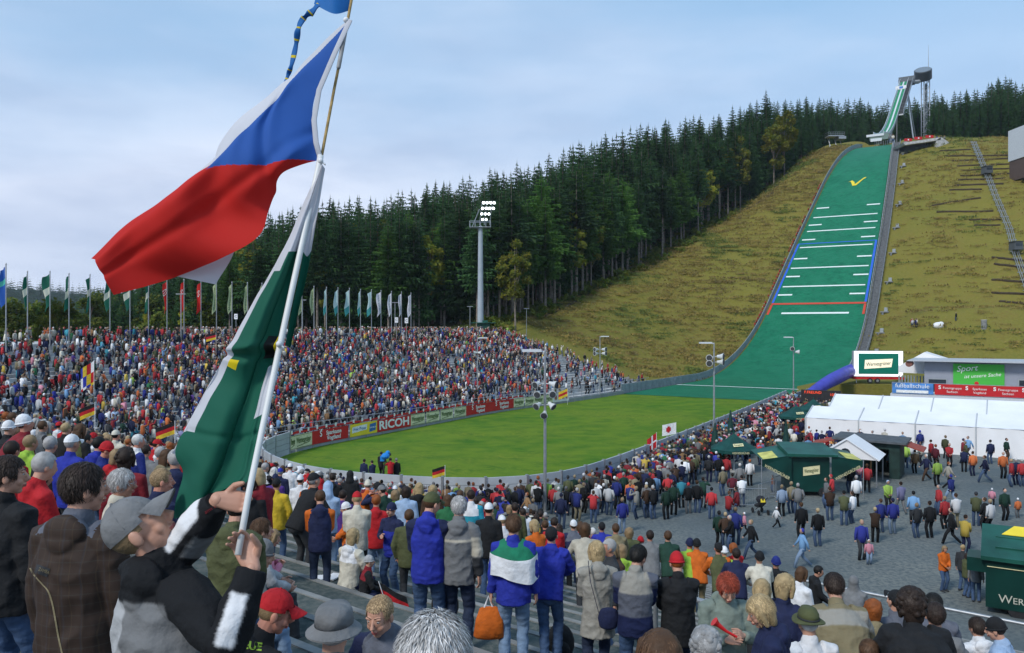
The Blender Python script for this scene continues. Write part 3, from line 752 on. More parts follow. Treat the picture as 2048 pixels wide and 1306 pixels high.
LEGS = [[(s, q, (max(zL(min(s, 104)), 72) - 1) if s < 125 else G(s, q)), (s, q, zin(s) - .8), .12] for s in (108, 113, 118, 124, 130) for q in (-1.4, 1.4)]
for q in (-1.3, 3.0): LEGS += [[(158, q * 2.4, 78), (170, q, zin(170) - 1), .28], [(186, q * 2.2, 78), (173, q, zin(173) - 1), .24]]
for a_, c_, r_ in LEGS: b = MB(); b.tube([io(*a_), io(*c_)], r_, 6); b.build('support_leg', M_steel, t)
# take-off table front with boards below the lip
b = MB(); b.box(io(106.5, .3, 76.5), (6.2, 2.2, 2.0), 0, rz=R(-31.8)); b.box(io(105.2, -1, 77.2), (5.6, .12, .8), 1, rz=R(-31.8)); b.box(io(104.9, -.6, 75.5), (3.6, .1, 1.0), 1, rz=R(-31.8)); b.build('take_off_table', [mat('table_green', (.16, .22, .2), .7, .2), M_lt], t)
# observation tower with tilted round cabin
bx, by = (1851 - CX) / FPX * 352, 352.0
t = thing('observation_tower', 'steel lattice tower carrying a tilted round cabin and a needle mast', 'tower', (bx, by, 80))
for q in (-1, 1):
    b = MB(); 
    for y in (-1.6, 1.6): b.tube([(q * 1.25, y * .7, -4), (q * 1.25, y * .7, 39)], .22, 6)
    b.build('column', M_steel, t)
b = MB()
for k in range(17):
    z = -3 + k * 2.4
    b.tube([(-1.25, -1.1, z), (1.25, -1.1, z)], .1, 4); b.tube([(-1.25, -1.1, z), (1.25, -1.1, z + 2.4)] if k % 2 else [(1.25, -1.1, z), (-1.25, -1.1, z + 2.4)], .09, 4); b.tube([(-1.25, 1.1, z), (1.25, 1.1, z)], .09, 4)
b.build('bracing', M_steel, t)
b = MB(); b.tube([(0.2, 0, -4), (.2, 0, 37)], .5, 8); b.build('lift_shaft', mat('shaft_glass', (.12, .15, .17), .3, .2), t)
Mt = Matrix.Translation((-1.6, -1, 41.0)) @ Matrix.Rotation(R(32), 4, 'X') @ Matrix.Rotation(R(-16), 4, 'Y')
b = MB(); b.tube([(0, 0, -2.1), (0, 0, -1.9), (0, 0, 2.0), (0, 0, 2.2)], [3.2, 3.55, 3.55, 3.4], 32, 0, M=Mt, flat=True); c_ = b.build('cabin', mat('cabin_dark', (.05, .06, .07), .4, .2), t, smooth=False)
b = MB(); b.tube([(0, 0, 2.21), (0, 0, 2.35)], [3.25, 3.2], 32, 0, M=Mt, flat=True); b.build('roof_glass', mat('cabin_roof', (.16, .19, .22), .25, .15), c_)
b = MB(); b.tube([(-4.0, -2, 37.6), (-7.9, -3, 37.0)], .9, 6); b.build('bridge', M_steel, t)
b = MB(); b.tube([(1.3, 0, 38), (1.3, 0, 45), (1.3, 0, 54.5)], [.22, .16, .05], 6); b.build('antenna', M_steel, t)
b = MB(); b.box((5.5, 0, 2.5), (3.4, 3, 6)); b.box((5.5, -1.6, 3.4), (2.4, .2, 1.5), 1); b.build('lift_house', [mat('lift_house', (.25, .28, .28), .6, .1), M_glass], t)
def at(u, v, Y): return P(u, v, Y)
# coaches' platform
p = at(1669, 297, 285); t = thing('coach_platform', 'grey steel coaches platform on crossed legs beside the top of the slope', 'platform', p)
b = MB(); b.box((0, 0, 4.2), (5.6, 3.4, .35)); b.box((2.2, 0, 3.6), (2.6, 3.2, .9)); b.build('deck', M_metal, t)
b = MB()
for q in (-2.2, 0, 1.8):
    b.tube([(q, -1.2, -1), (q + .8, 1, 4.1)], .12, 5); b.tube([(q + 1, -1.2, -1), (q, 1, 4.1)], .1, 5)
b.build('leg', M_metal, t); b = MB()
for z in (4.9, 5.5): b.tube([(-2.8, -1.7, z), (2.8, -1.7, z)], .05, 4); b.tube([(-2.8, -1.7, z), (-2.8, 1.7, z)], .05, 4)
for q in range(8): b.tube([(-2.8 + q * .8, -1.7, 4.2), (-2.8 + q * .8, -1.7, 5.5)], .04, 4)
b.build('railing', M_metal, t)
# concrete ledge with red flower boxes
p = on_hill(1843, 300, 200) + V((0, 0, .3)); t = thing('viewing_ledge', 'concrete cantilevered viewing ledge on the hilltop right of the jump take-off', 'terrace', p)
b = MB(); b.prism([(-6, -1, 1.6), (5.5, -1, 3.3), (5.8, -1, 2.5), (-5.5, -1, .9)], (0, 7, 0)); b.prism([(5.5, -1, 3.3), (11, 0, .2), (10, 0, -2), (4, -1, -2), (4, -1, 2.4)], (0, 6, 0)); b.build('slab', M_conc, t)
b = MB(); b.box((0, 3, .3), (9, 4, 2.4)); b.build('recess', mat('dark_recess', (.04, .045, .05), .8), t)
for q, z in ((-4.5, 2.5), (-1.4, 3.0), (2.0, 3.5)):
    b = MB(); b.box((q, -.8, z), (2.2, .4, .8)); b.box((q, -1.02, z), (.4, .03, .4), 1); b.build('red_board', [M_red, M_white], t)
path_ = 0; path = [(1927, 240, 322), (1936, 272, 314)], [(1947, 288, 300), (1952, 300, 290), (1958, 315, 284), (1965, 332, 270), (1973, 350, 262), (1980, 368, 250), (1992, 400, 236), (2018, 462, 212), (2031, 512, 196), (2052, 575, 176), (2075, 650, 160)]
def fpt(q):
    p = on_hill(q[0], q[1] + 4, 120)
    return (p + V((0, 0, 1.2))) if q[1] > 280 else at(*q)
t = thing('funicular_track', 'twin-rail steel funicular track running down the right hillside', 'funicular', at(2018, 462, 212)); O = at(2018, 462, 212)
for pth in path:
    pts = [fpt(q) - O for q in pth]
    for dx in (-.7, -.3, .3, .7):
        b = MB(); b.tube([q + V((dx, 0, 0)) for q in pts], .07, 5); b.build('rail', M_metal, t)
b = MB(); pts = resample([fpt(q) - O for q in path[1]], 3.0)
for q in pts: b.box(q - V((0, 0, .2)), (2.1, .2, .15)); b.tube([q - V((0, 0, .2)), q - V((0, 0, 4))], .1, 4)
b.build('sleeper', M_metal, t)
for (u, v, Y), L_ in (((1974, 353, 260), 'upper grey funicular cabin on the rails'), ((2032, 510, 197), 'lower dark funicular cabin on the rails at the right edge')):
    p = fpt((u, v, Y)) + V((0, 0, .1)); t = thing('funicular_cabin', L_, 'cable car', p); b = MB(); b.box((0, 0, .9), (2.0, 2.2, 1.8), taper=.9); b.box((0, 0, 1.85), (2.2, 2.4, .12)); b.build('body', mat('cabin_grey', (.08, .09, .1), .5, .1), t)
    b = MB(); b.box((0, -1.06, 1.1), (1.4, .08, .6)); b.build('window', M_glass, t)
p = at(1925, 278, 318); t = thing('funicular_station', 'small grey funicular top station with a sloping roof on the hilltop', 'station', p)
b = MB(); b.box((0, 0, 1.2), (5.5, 4, 3)); b.build('wall', M_grey, t); b = MB(); b.prism([(-3.2, -2.4, 2.6), (3.2, -2.4, 3.4), (3.2, -2.4, 3.7), (-3.2, -2.4, 2.9)], (0, 4.8, 0)); b.build('roof', M_metal, t)
# judges' tower at the right edge
p = at(2056, 372, 205); t = thing('judges_tower', 'pale judges tower with a dark underside on slanting legs at the right edge', 'tower', p)
b = MB(); b.prism([(-2.6, -4, 7), (-2.6, -4, 15), (-1, -4, 15.6), (6, -4, 16.5), (6, -4, 7)], (0, 8, 0)); b.build('wall', mat('judge_white', (.55, .58, .62), .5, .08), t)
b = MB(); b.box((1.8, 0, 4.4), (8.4, 7.6, 5.2)); b.build('lower_storey', mat('judge_dark', (.10, .07, .06), .6), t)
b = MB(); b.tube([(-.8, -3, 2), (-2.0, -4, -3)], .25, 6); b.tube([(3, -3, 2), (2.0, -4, -3)], .25, 6); b.build('leg', M_metal, t)
# log terraces on the right-hand slope
M_log = mat('old_log', (.055, .04, .025), .95, .3, 2)
k = 0
for (u0, v0, u1, v1, Y0, Y1) in [(1880, 303, 1940, 300, 292, 290), (1893, 313, 2022, 312, 284, 276), (1905, 323, 2025, 318, 276, 268), (1915, 333, 2028, 329, 268, 260), (1922, 342, 2030, 338, 262, 254), (1922, 353, 2030, 348, 256, 248), (1918, 361, 2010, 358, 250, 243), (1910, 372, 2005, 369, 246, 238), (1900, 381, 1962, 380, 242, 238), (1865, 412, 1960, 397, 232, 226), (1875, 425, 1985, 424, 226, 217), (1940, 441, 2000, 440, 216, 212), (1950, 452, 1999, 452, 212, 208), (1985, 516, 2048, 523, 190, 184), (1990, 530, 2048, 536, 186, 180), (1985, 561, 2048, 566, 180, 172), (1985, 587, 2048, 590, 174, 166), (2000, 604, 2048, 609, 168, 162)]:
    pts = []
    for q in range(7):
        f_ = q / 6; u, v = u0 + (u1 - u0) * f_, v0 + (v1 - v0) * f_
        Yb = None; Yc = 130.0
        while Yc < 340:                                     # where this sight line meets the slope
            X = (u - CX) / FPX * Yc; s_, o_ = to_so(X, Yc)
            if o_ > wd(s_) + 6 and G(s_, o_) > EYE + (CY - v) / FPX * Yc: Yb = Yc; break
            Yc += .2
        if Yb is None: Yb = Y0 + (Y1 - Y0) * f_
        X = (u - CX) / FPX * Yb; s_, o_ = to_so(X, Yb); pts.append(V((X, Yb, G(s_, o_) + .12)))
    b = MB(); b.tube([p - pts[0] for p in pts], .28, 5); o = b.build('log_terrace', M_log); o.location = pts[0]
    tag(o, '%s of the dark log terraces on the right-hand grass slope, counted from the top' % ['first', 'second', 'third', 'fourth', 'fifth', 'sixth', 'seventh', 'eighth', 'ninth', 'tenth', 'eleventh', 'twelfth', 'thirteenth', 'fourteenth', 'fifteenth', 'sixteenth', 'seventeenth', 'eighteenth'][k], 'log', 'log terraces on the right slope'); k += 1
p = on_hill(1567, 332, 240); t = thing('white_van', 'white panel van parked at the forest edge left of the slope top', 'van', p + V((0, 0, .1)), R(10))
b = MB(); b.prism([(-2.6, -.95, .35), (2.6, -.95, .35), (2.6, -.95, .95), (1.9, -.95, 1.2), (1.3, -.95, 2.2), (-2.5, -.95, 2.3), (-2.6, -.95, 2.0)], (0, 1.9, 0)); b.build('body', M_white, t)
b = MB(); b.prism([(1.95, -.97, 1.25), (1.4, -.97, 2.05), (.6, -.97, 2.05), (.6, -.97, 1.25)], (0, .03, 0)); b.build('window', M_glass, t)
for q in (-1.7, 1.7): b = MB(); b.tube([(q, -1.0, .35), (q, -.75, .35)], .36, 14, flat=True); b.build('wheel', M_black, t)
p = on_hill(1877, 656); t = thing('covered_equipment', 'heap of equipment under a white sheet on the grass terrace', 'sheet', p); b = MB(); b.ball((0, 0, .3), (1.1, .8, .7), 9, 6); b.ball((.5, 0, .6), (.6, .5, .5), 7, 5); b.build('sheet', M_white, t)
p = on_hill(1968, 660); t = thing('concrete_ring_post', 'pale concrete cylinder standing on the grass terrace', 'post', p); b = MB(); b.tube([(0, 0, -.3), (0, 0, 1.5)], .5, 14, flat=True); b.build('drum', M_kerb, t)
b = MB(); b.tube([(0, 0, 1.5), (0, 0, 1.58)], .55, 14, flat=True); b.build('cap', M_lt, t)
pp = [on_hill(1090 + i * 6.2, 634 - i * 2.9, 140) for i in range(12)]
b = MB(); b.tube([p_ - pp[0] + V((0, 0, .1)) for p_ in pp], .35, 5); o = b.build('drain_ditch', M_log); o.location = pp[0]; tag(o, 'dark plank-lined ditch crossing the grass above the end of the far stand', 'ditch')
pp = [on_hill(u, v, 150) for u, v in ((1587, 330), (1580, 345), (1562, 358), (1553, 375), (1545, 388), (1525, 402), (1505, 415), (1480, 425))]
b = MB(); b.tube([p_ - pp[0] + V((0, 0, .02)) for p_ in pp], .5, 5); o = b.build('drain_ditch', mat('earth', (.06, .045, .03), .95, .3)); o.location = pp[0]; tag(o, 'brown earth ditch winding down the upper grass slope from the van', 'ditch')
# ------------------------------------------------------------------ building, screen, tube, scoreboard
Q = R(-31.8)
def frame_at(p, rz=Q): return Matrix.Translation(p) @ Matrix.Rotation(rz, 4, 'Z')
p = P(1830, 772, 105); p.z = 1.55; t = thing('sports_building', 'low grey building with a flat metal roof and a green poster', 'building', p, Q)
b = MB(); b.box((13.6, 3, 2.2), (25, 6, 4.3)); b.build('wall', mat('grey_cladding', (.27, .29, .34), .5, .05, 1), t)
b = MB(); b.prism([(-.9, -1.6, 4.45), (27, -1.6, 4.45), (27, -1.6, 4.75), (-.7, -1.6, 4.6)], (0, 9, 0)); rf = b.build('roof', mat('roof_metal', (.45, .48, .52), .5, .06), t)
b = MB(); b.tube([(-.6, -1.3, 4.1), (-.6, .6, 4.1)], .42, 14, flat=True); b.build('vent_pipe', mat('rust', (.2, .08, .06), .6), rf)
def opening(x, w_, h_):
    f = MB(); f.box((x, -.05, 1.1 + 0), (w_ + .2, .1, h_ + .2)); fo = f.build('window', M_grey, t)
    f = MB(); f.box((x, -.12, 1.1), (w_, .06, h_)); f.build('pane', M_glass, fo)
opening(2.6, 2.0, 2.0)
for x in (12.2, 13.8, 15.4, 17.0): opening(x, 1.3, 2.4)
f = MB(); f.box((7.2, -.14, 2.7), (5.6, .08, 3.0)); 
for txt, x, z, sz, sh in (('Sport', 5.9, 3.6, 1.05, .3), ('ist unsere Sache', 7.6, 2.75, .62, .3)): f.merge(text_mb(txt, sz, .01, sh), Matrix.Translation((x, -.2, z)) @ Matrix.Rotation(R(-6), 4, 'Y'), 1)
f.ball((7.0, -.19, 1.75), (.25, .03, .25), 10, 6, 2)
f.build('poster', [mat('poster_green', (.06, .42, .05), .6, .05), mat('print_white', (.8, .82, .8), .6), M_red], t)
# terrace in front with red banners
p = P(1798, 770, 101); p.z = 0; t = thing('terrace_wall', 'white-grey terrace wall with railing hung with red and white banners', 'terrace', p, Q)
b = MB(); b.box((15, .4, 1.0), (32, .8, 2.0)); b.box((15, 3.5, 1.9), (32, 6, .25)); b.build('wall', mat('light_plinth', (.55, .57, .60), .6, .05), t)
b = MB()
for x in range(0, 31, 2): b.tube([(x - .8, .1, 2.0), (x - .8, .1, 3.45)], .04, 5)
for z in (3.45, 2.2): b.tube([(-.8, .1, z), (30.5, .1, z)], .04, 5)
b.build('railing', M_metal, t)
f = MB(); f.box((1.55, -.05, 2.75), (4.6, .06, 1.3)); f.merge(text_mb('fußballschule', .75, .008), Matrix.Translation((1.5, -.1, 3.05)), 1); f.box((1.5, -.09, 2.35), (3.6, .02, .35), 1); f.build('banner', [mat('banner_blue', (.06, .2, .5), .6, .4, .8), mat('print_white', (.8, .82, .8), .6)], t)
f = MB(); f.box((17.3, -.05, 2.75), (26.6, .06, 1.3))
for i in range(9):
    tx = text_mb(['Finanzgruppe', 'Sparkasse'][i % 2], .38, .008); f.merge(tx, Matrix.Translation((5.9 + i * 2.9, -.1, 2.95)), 1); f.merge(text_mb(['Sachsen', 'Vogtland'][i % 2], .38, .008), Matrix.Translation((5.9 + i * 2.9, -.1, 2.5)), 1); f.merge(text_mb('S', .62, .008, bold=.02), Matrix.Translation((4.55 + i * 2.9, -.1, 3.0)), 1)
f.build('banner', [M_red, mat('print_white', (.8, .82, .8), .6)], t)
# small tent beyond the screen and striped fence
p = P(1822, 765, 112); p.z = 1.6; t = thing('pointed_tent', 'white pointed tent roof behind the video screen', 'tent', p, Q)
b = MB(); b.prism([(-1.6, 0, 3.3), (1.6, 0, 5.3), (8.5, 0, 3.0), (8.5, 0, 2.2), (-1.6, 0, 2.4)], (0, 5, 0)); b.build('canopy', M_tent, t)
b = MB()
for i in range(16): b.box((-1.4 + i * .38, -1.0, 1.1), (.18, .08, 2.0))
b.build('striped_fence', mat('fence_grey', (.25, .28, .28), .6), t)
# video screen on its trailer
p = P(1708, 762, 125); p.z = 1.7; t = thing('video_screen', 'large lit video screen on a red wheeled trailer showing a brewery sign', 'screen', p, R(-8))
b = MB(); b.box((3.6, .5, 3.0), (7.3, 1.0, 4.0)); sc = b.build('screen_case', M_grey, t)
b = MB(); b.box((3.6, -.04, 3.0), (7.2, .06, 3.9)); b.build('white_border', mat('screen_white', (1, 1, 1), .5, 0, emit=.75), sc)
b = MB(); b.box((3.6, -.09, 3.0), (5.9, .04, 3.2)); b.build('green_picture', mat('screen_green', (.0, .12, .08), .5, .05, emit=.35), sc)
b = MB(); b.prism([(1.5, -.13, 2.2), (5.5, -.13, 2.5), (5.7, -.13, 3.8), (1.6, -.13, 3.6)], (0, .02, 0)); b.merge(text_mb('Wernesgrüner', .8, .008, .15, width=3.6), Matrix.Translation((3.6, -.16, 3.0)) @ Matrix.Rotation(R(-4), 4, 'Y'), 1)
b.build('beer_label', [mat('label_cream', (.85, .75, .55), .5, .05, emit=.5), mat('label_dark', (.01, .08, .05), .6)], sc)
b = MB(); b.box((3.6, .5, .75), (7.6, 1.6, .3)); b.build('trailer_bed', M_red, t)
for q in (2.3, 3.4):
    b = MB(); b.tube([(q, -.3, .38), (q, 0, .38)], .4, 16, flat=True); wq = b.build('wheel', M_black, t); b = MB(); b.tube([(q, -.34, .38), (q, -.31, .38)], .2, 10, flat=True); b.build('rim', M_metal, wq)
for q in (.3, 6.8): b = MB(); b.tube([(q, -.2, 0), (q, -.2, .7)], .08, 6); b.build('support_leg', M_metal, t)
# bank the trailer stands on
g = MB(); g.prism([(-10, 0, -.2), (-3, 0, 1.55), (22, 0, 1.7), (22, 0, -.2)], (0, 14, 0), M=frame_at(V((p.x, p.y - 1.5, 0)), R(-20))); g.build('grass_bank', GR_hill, **STRUCT)
# blue inflatable tube
pts = [P(1618, 790, 112), P(1650, 768, 116), P(1680, 752, 121), P(1700, 742, 126), P(1722, 735, 131)]
b = MB(); b.tube([q - pts[0] for q in catmull(pts, 5)], [(.7 + .3 * min(1, i / 8), .7 + .3 * min(1, i / 8)) for i in range(21)], 16); o = b.build('inflatable_tube', M_blue, smooth=True); o.location = pts[0]; tag(o, 'long blue inflatable safety tube lying along the right foot of the slope', 'inflatable barrier')
# black scoreboard
p = P(1604, 806, 99); p.z = 0; t = thing('scoreboard', 'black electronic scoreboard with red figures beside the white tent', 'scoreboard', p, Q)
b = MB(); b.box((2.2, .1, 1.6), (4.6, .3, 2.2)); b.build('board', M_black, t); b = MB(); b.merge(text_mb('F.FREUND', .45, .01), Matrix.Translation((1.3, -.1, 2.4))); b.merge(text_mb('105', .45, .01), Matrix.Translation((3.6, -.1, 2.2))); b.build('lettering', mat('led_red', (.9, .08, .03), .5, 0, emit=.6), t)
b = MB(); b.tube([(.3, .1, 0), (.3, .1, .6)], .08, 5); b.tube([(4, .1, 0), (4, .1, .6)], .08, 5); b.build('leg', M_metal, t)
# ------------------------------------------------------------------ big white tents
def big_tent(p, name_label, n, bay=4.4, dep=9.0, eave=2.35, rise=1.0):
    t = thing('marquee', name_label, 'tent', p, Q)
    for i in range(n):
        b = MB(); N_ = 8
        for side in (0, 1):
            vs = []; fs = []
            for a in range(N_ + 1):
                for c in range(N_ + 1):
                    x = i * bay + .04 + (bay - .08) * a / N_; f_ = c / N_; sag = -.09 * math.sin(math.pi * a / N_) * math.sin(math.pi * f_)
                    y = dep / 2 * f_ if side == 0 else dep - dep / 2 * f_
                    vs.append((x, y, eave + rise * f_ + sag))
            for a in range(N_):
                for c in range(N_): q_ = a * (N_ + 1) + c; fs.append((q_, q_ + N_ + 1, q_ + N_ + 2, q_ + 1))
            b.add(vs, fs)
        b.build('roof_panel', M_tent, t, smooth=True)
        b = MB(); vs = []; fs = []
        for a in range(13):
            for c in range(7):
                x = i * bay + .05 + (bay - .1) * a / 12; z = eave * c / 6; vs.append((x, .05 + .035 * math.sin(a * 1.3 + i * 2 + c * .5) + .02 * math.sin(a * 3.1 + c), z))
        for a in range(12):
            for c in range(6): q_ = a * 7 + c; fs.append((q_, q_ + 7, q_ + 8, q_ + 1))
        b.add(vs, fs); b.build('wall_panel', M_tent, t, smooth=True)
    b = MB()
    for e in (0, n * bay): b.prism([(e, 0, 0), (e, 0, eave), (e, dep / 2, eave + rise), (e, dep, eave), (e, dep, 0)], (.05, 0, 0))
    b.build('gable', M_tent, t); b = MB()
    for i in range(n + 1): b.tube([(i * bay, -.03, 0), (i * bay, -.03, eave), (i * bay, dep / 2, eave + rise + .03), (i * bay, dep, eave)], .06, 5)
    b.build('frame', mat('tent_frame', (.5, .52, .53), .4, .05), t); return t
p = P(1611, 838, 71.7); p.z = 0; big_tent(p, 'long white marquee with sagging roof bays, nearer of the two beside the plaza', 9, dep=6.4, rise=.78)
p2 = p + AX * 7.2 + PX * .6; big_tent(p2, 'long white marquee behind the nearer one, only its roof showing', 8, dep=8, eave=2.5, rise=1.2)
# hut and small pointed tent
p = P(1652, 930, 55); p.z = 0; t = thing('sales_hut', 'dark green wooden sales hut with a flat grey roof and an open door', 'hut', p + V((1.7, 2.0, 0)), Q); t.scale = (.78, .85, 1)
b = MB(); 
for c, d in (((2.5, 3.2, 1.2), (5, .12, 2.4)), ((0, 1.6, 1.2), (.12, 3.2, 2.4)), ((5, 1.6, 1.2), (.12, 3.2, 2.4)), ((1.45, 0, 1.2), (2.9, .12, 2.4)), ((4.6, 0, 1.2), (.8, .12, 2.4)), ((3.55, 0, 2.2), (1.3, .12, .4))): b.box(c, d)
b.build('wall', mat('hut_green', (.012, .035, .03), .7, .3, 2), t)
b = MB(); b.prism([(-.5, -.5, 2.5), (5.6, -.5, 2.42), (5.6, -.5, 2.55), (-.5, -.5, 2.66)], (0, 4.2, 0)); b.build('roof', mat('hut_roof', (.08, .09, .10), .8, .2, 2), t)
b = MB(); b.box((2.75, -.35, 1.1), (.06, .8, 2.1)); b.build('door', mat('door_wood', (.30, .17, .07), .7, .3), t)
b = MB(); b.prism([(5.1, .2, 2.35), (6.9, .2, 1.95), (6.9, .2, 2.03), (5.1, .2, 2.45)], (0, 2.6, 0)); b.build('red_awning', mat('awning_red', (.30, .06, .04), .7, .15), t)
b = MB(); b.prism([(-2.6, .2, 1.9), (-.1, .2, 2.4), (-.1, .2, 2.5), (-2.6, .2, 1.98)], (0, 2.6, 0)); b.build('red_awning', mat('awning_red', (.30, .06, .04), .7, .15), t)
p = P(1640, 930, 54); p.z = 0; t = thing('gable_tent', 'small white gable tent between the beer stand and the dark hut', 'tent', p, Q)
b = MB(); b.prism([(-.1, 0, 1.75), (1.7, 0, 2.95), (3.6, 0, 1.75)], (0, .06, 0)); b.prism([(-.15, -.1, 1.72), (1.7, -.1, 2.98), (1.7, -.1, 3.04), (-.2, -.1, 1.78)], (0, 3.2, 0)); b.prism([(1.7, -.1, 2.98), (3.65, -.1, 1.72), (3.7, -.1, 1.78), (1.7, -.1, 3.04)], (0, 3.2, 0)); b.build('canopy', M_tent, t)
b = MB()
for x in (0, 3.5):
    for y in (0, 3): b.tube([(x, y, 0), (x, y, 1.8)], .04, 5)
b.build('pole', M_metal, t)
b = MB(); b.tube([(1.6, -.06, 2.1), (1.6, .02, 2.1)], .32, 12, flat=True); b.build('round_window', M_glass, t)
# ------------------------------------------------------------------ green beer wagon
M_wag = mat('wagon_green', (.005, .042, .034), .35, .25, .8, bump=.2, bscale=3); M_wroof = mat('wagon_roof', (.012, .085, .062), .4, .35, .7)
def beer_label(b, x, z, w_, h_, mi, mt, y=-.02):
    b.prism([(x - w_ / 2, y, z - h_ * .55), (x + w_ / 2, y, z - h_ * .32), (x + w_ / 2, y, z + h_ * .55), (x - w_ / 2, y, z + h_ * .32)], (0, .012, 0), mi)
    b.merge(text_mb('Wernesgrüner', h_ * .6, .004, .1, width=w_ * .86), Matrix.Translation((x, y - .012, z)) @ Matrix.Rotation(R(-math.degrees(math.atan(h_ * .23 / w_))), 4, 'Y'), mt)
M_lab = mat('label_print', (.72, .66, .38), .6, .08); M_ltx = mat('label_text', (.02, .07, .03), .6)
p = P(1583, 990, 49.5); p.z = 0; t = thing('beer_wagon', 'dark green beer stand trailer with a square canopy and hanging side flaps', 'stall', p, R(-4))
b = MB(); b.box((1.15, 1.2, 1.35), (2.3, 2.4, 2.1)); b.build('body', M_wag, t)
b = MB(); b.prism([(-.3, -.35, 2.5), (2.7, -.35, 2.5), (2.7, -.35, 2.62), (-.3, -.35, 2.68)], (0, 2.9, .35)); b.build('roof', M_wroof, t)
for q, x0, x1 in ((0, -1.9, -.05), (1, 2.35, 4.2)):
    b = MB(); f_ = -1 if q == 0 else 1; xo = x0 if q == 0 else x1; xi = x1 if q == 0 else x0
    b.add([(xi, -.2, 2.55), (xo, -.35, 2.3), (xo, 2.6, 2.45), (xi, 2.7, 2.8)], [(0, 1, 2, 3)], 0); b.add([(xi, -.21, 2.55), (xo, -.36, 2.3), (xo, -.3, 1.9), (xi + f_ * .4, -.25, 1.3), (xi, -.22, .9)], [(0, 1, 2, 3, 4)], 1)
    b.prism([(xo - f_ * .1, -.3, 2.3), (xo - f_ * 1.0, -.26, 2.43), (xo - f_ * 1.0, 1.2, 2.6), (xo - f_ * .1, 1.2, 2.45)], (0, 0, .015), 2)
    b.build('awning', [M_wroof, M_wag, mat('awning_yellow', (.55, .52, .14), .6, .2, 2)], t)
    b = MB(); b.tube([(xo, -.35, .0), (xo, -.35, 2.3)], .03, 5); b.build('pole', M_metal, t)
    b = MB(); b.merge(text_mb('WERNESGRÜNER', .26, .004, width=1.7), Matrix.Translation(((xi + xo) / 2, -.4, 1.55)) @ Matrix.Rotation(R(28 if q == 0 else -28), 4, 'Y')); b.build('lettering', M_lab, t)
b = MB(); beer_label(b, 1.2, 1.6, 1.0, .6, 0, 1, -.03); b.build('label', [M_lab, M_ltx], t)
for x in (.4, 1.9): b = MB(); b.tube([(x, -.1, .28), (x, .1, .28)], .28, 14, flat=True); b.build('wheel', M_black, t)
# second wagon at the right edge
p = P(1971, 1230, 29.2); p.z = 0; t = thing('beer_wagon', 'large green brewery wagon cut off by the right edge of the picture', 'stall', p, Q)
b = MB(); b.box((2.5, 1.3, 1.15), (5, 2.4, 1.8)); b.build('body', mat('wagon_dark', (.004, .035, .028), .35, .2, .8), t)
b = MB(); b.prism([(-.15, -.1, 2.0), (5.2, -.1, 2.0), (5.2, 2.0, 2.75), (-.15, 2.0, 2.75)], (0, 0, .14)); 
for k_ in range(2): b.box((.8, .5 + k_ * .7, 2.38 + k_ * .22), (1.0, .05, .05))
b.prism([(.5, 1.35, 2.68), (2.6, 1.35, 2.68), (3.0, 1.95, 2.9), (.9, 1.95, 2.9)], (0, 0, .02), 1); b.build('roof', [M_wroof, M_yellow], t)
b = MB(); b.box((-.3, .8, 1.72), (.6, 1.2, .5)); b.build('counter_flap', M_wag, t)
b = MB(); b.merge(text_mb('W', .42, .004), Matrix.Translation((.62, .08, .62))); b.merge(text_mb('ERNESGRÜNER', .32, .004, align='LEFT'), Matrix.Translation((.84, .08, .6))); b.merge(text_mb('PILS LEGENDE', .16, .004, align='LEFT'), Matrix.Translation((1.35, .08, .3))); b.build('lettering', mat('letter_silver', (.5, .5, .42), .5), t)
b = MB(); beer_label(b, 1.9, 1.25, 1.0, .7, 0, 1, .07); b.build('label', [M_lab, M_ltx], t)
b = MB(); b.box((2.5, .05, 1.75), (4.9, .03, .02)); b.build('trim', M_lab, t)
for x in (1.0, 3.8): b = MB(); b.tube([(x, .12, .3), (x, .4, .3)], .32, 14, flat=True); b.build('wheel', M_black, t)
# ------------------------------------------------------------------ parasols and beer benches
def parasol(p, r, h, label, nseg=8, txt=True):
    t = thing('beer_parasol', label, 'parasol', p, R(10)); b = MB(); vs = [(0, 0, h)]; fs = []
    for i in range(nseg):
        a = 6.283 * i / nseg
        for q, zz in ((.5, h - .62), (1, h - 1.06)): vs.append((math.cos(a) * r * q, math.sin(a) * r * q, zz))
        vs.append((math.cos(a) * r, math.sin(a) * r, h - 1.28))
    for i in range(nseg):
        a, c = 1 + 3 * i, 1 + 3 * ((i + 1) % nseg); fs += [(0, a, c), (a, a + 1, c + 1, c), (a + 1, a + 2, c + 2, c + 1)]
    b.add(vs, fs); b.tube([(0, 0, h - .02), (0, 0, h + .14)], .05, 6); b.build('canopy', mat('parasol_green', (.006, .065, .055), .6, .25, 1.2, trans=.15), t)
    b = MB(); b.tube([(0, 0, 0), (0, 0, h)], .04, 6); b.build('pole', M_white, t)
    b = MB(); b.box((0, 0, .05), (.8, .8, .1)); b.build('base', M_conc, t)
    b = MB(); Mx = Matrix.Rotation(R(-90 + 360 / nseg * 0 - 10), 4, 'Z'); a0 = r * .62; 
    Ml = Matrix.Rotation(R(-10), 4, 'Z') @ Matrix.Translation((0, -a0 - .02, h - .70)) @ Matrix.Rotation(R(-58), 4, 'X')
    b2 = MB(); beer_label(b2, 0, 0, r * .42, r * .2, 0, 1); b.merge(b2, Ml)
    b.merge(text_mb('WERNESGRÜNER', .2, .004, width=r * .7), Matrix.Rotation(R(-10), 4, 'Z') @ Matrix.Translation((0, -r * 1.0, h - 1.17)), 0); b.build('label', [M_lab, M_ltx], t)
def plaza(u, v): Y = EYE * FPX / (v - CY); return V(((u - CX) / FPX * Y, Y, 0))
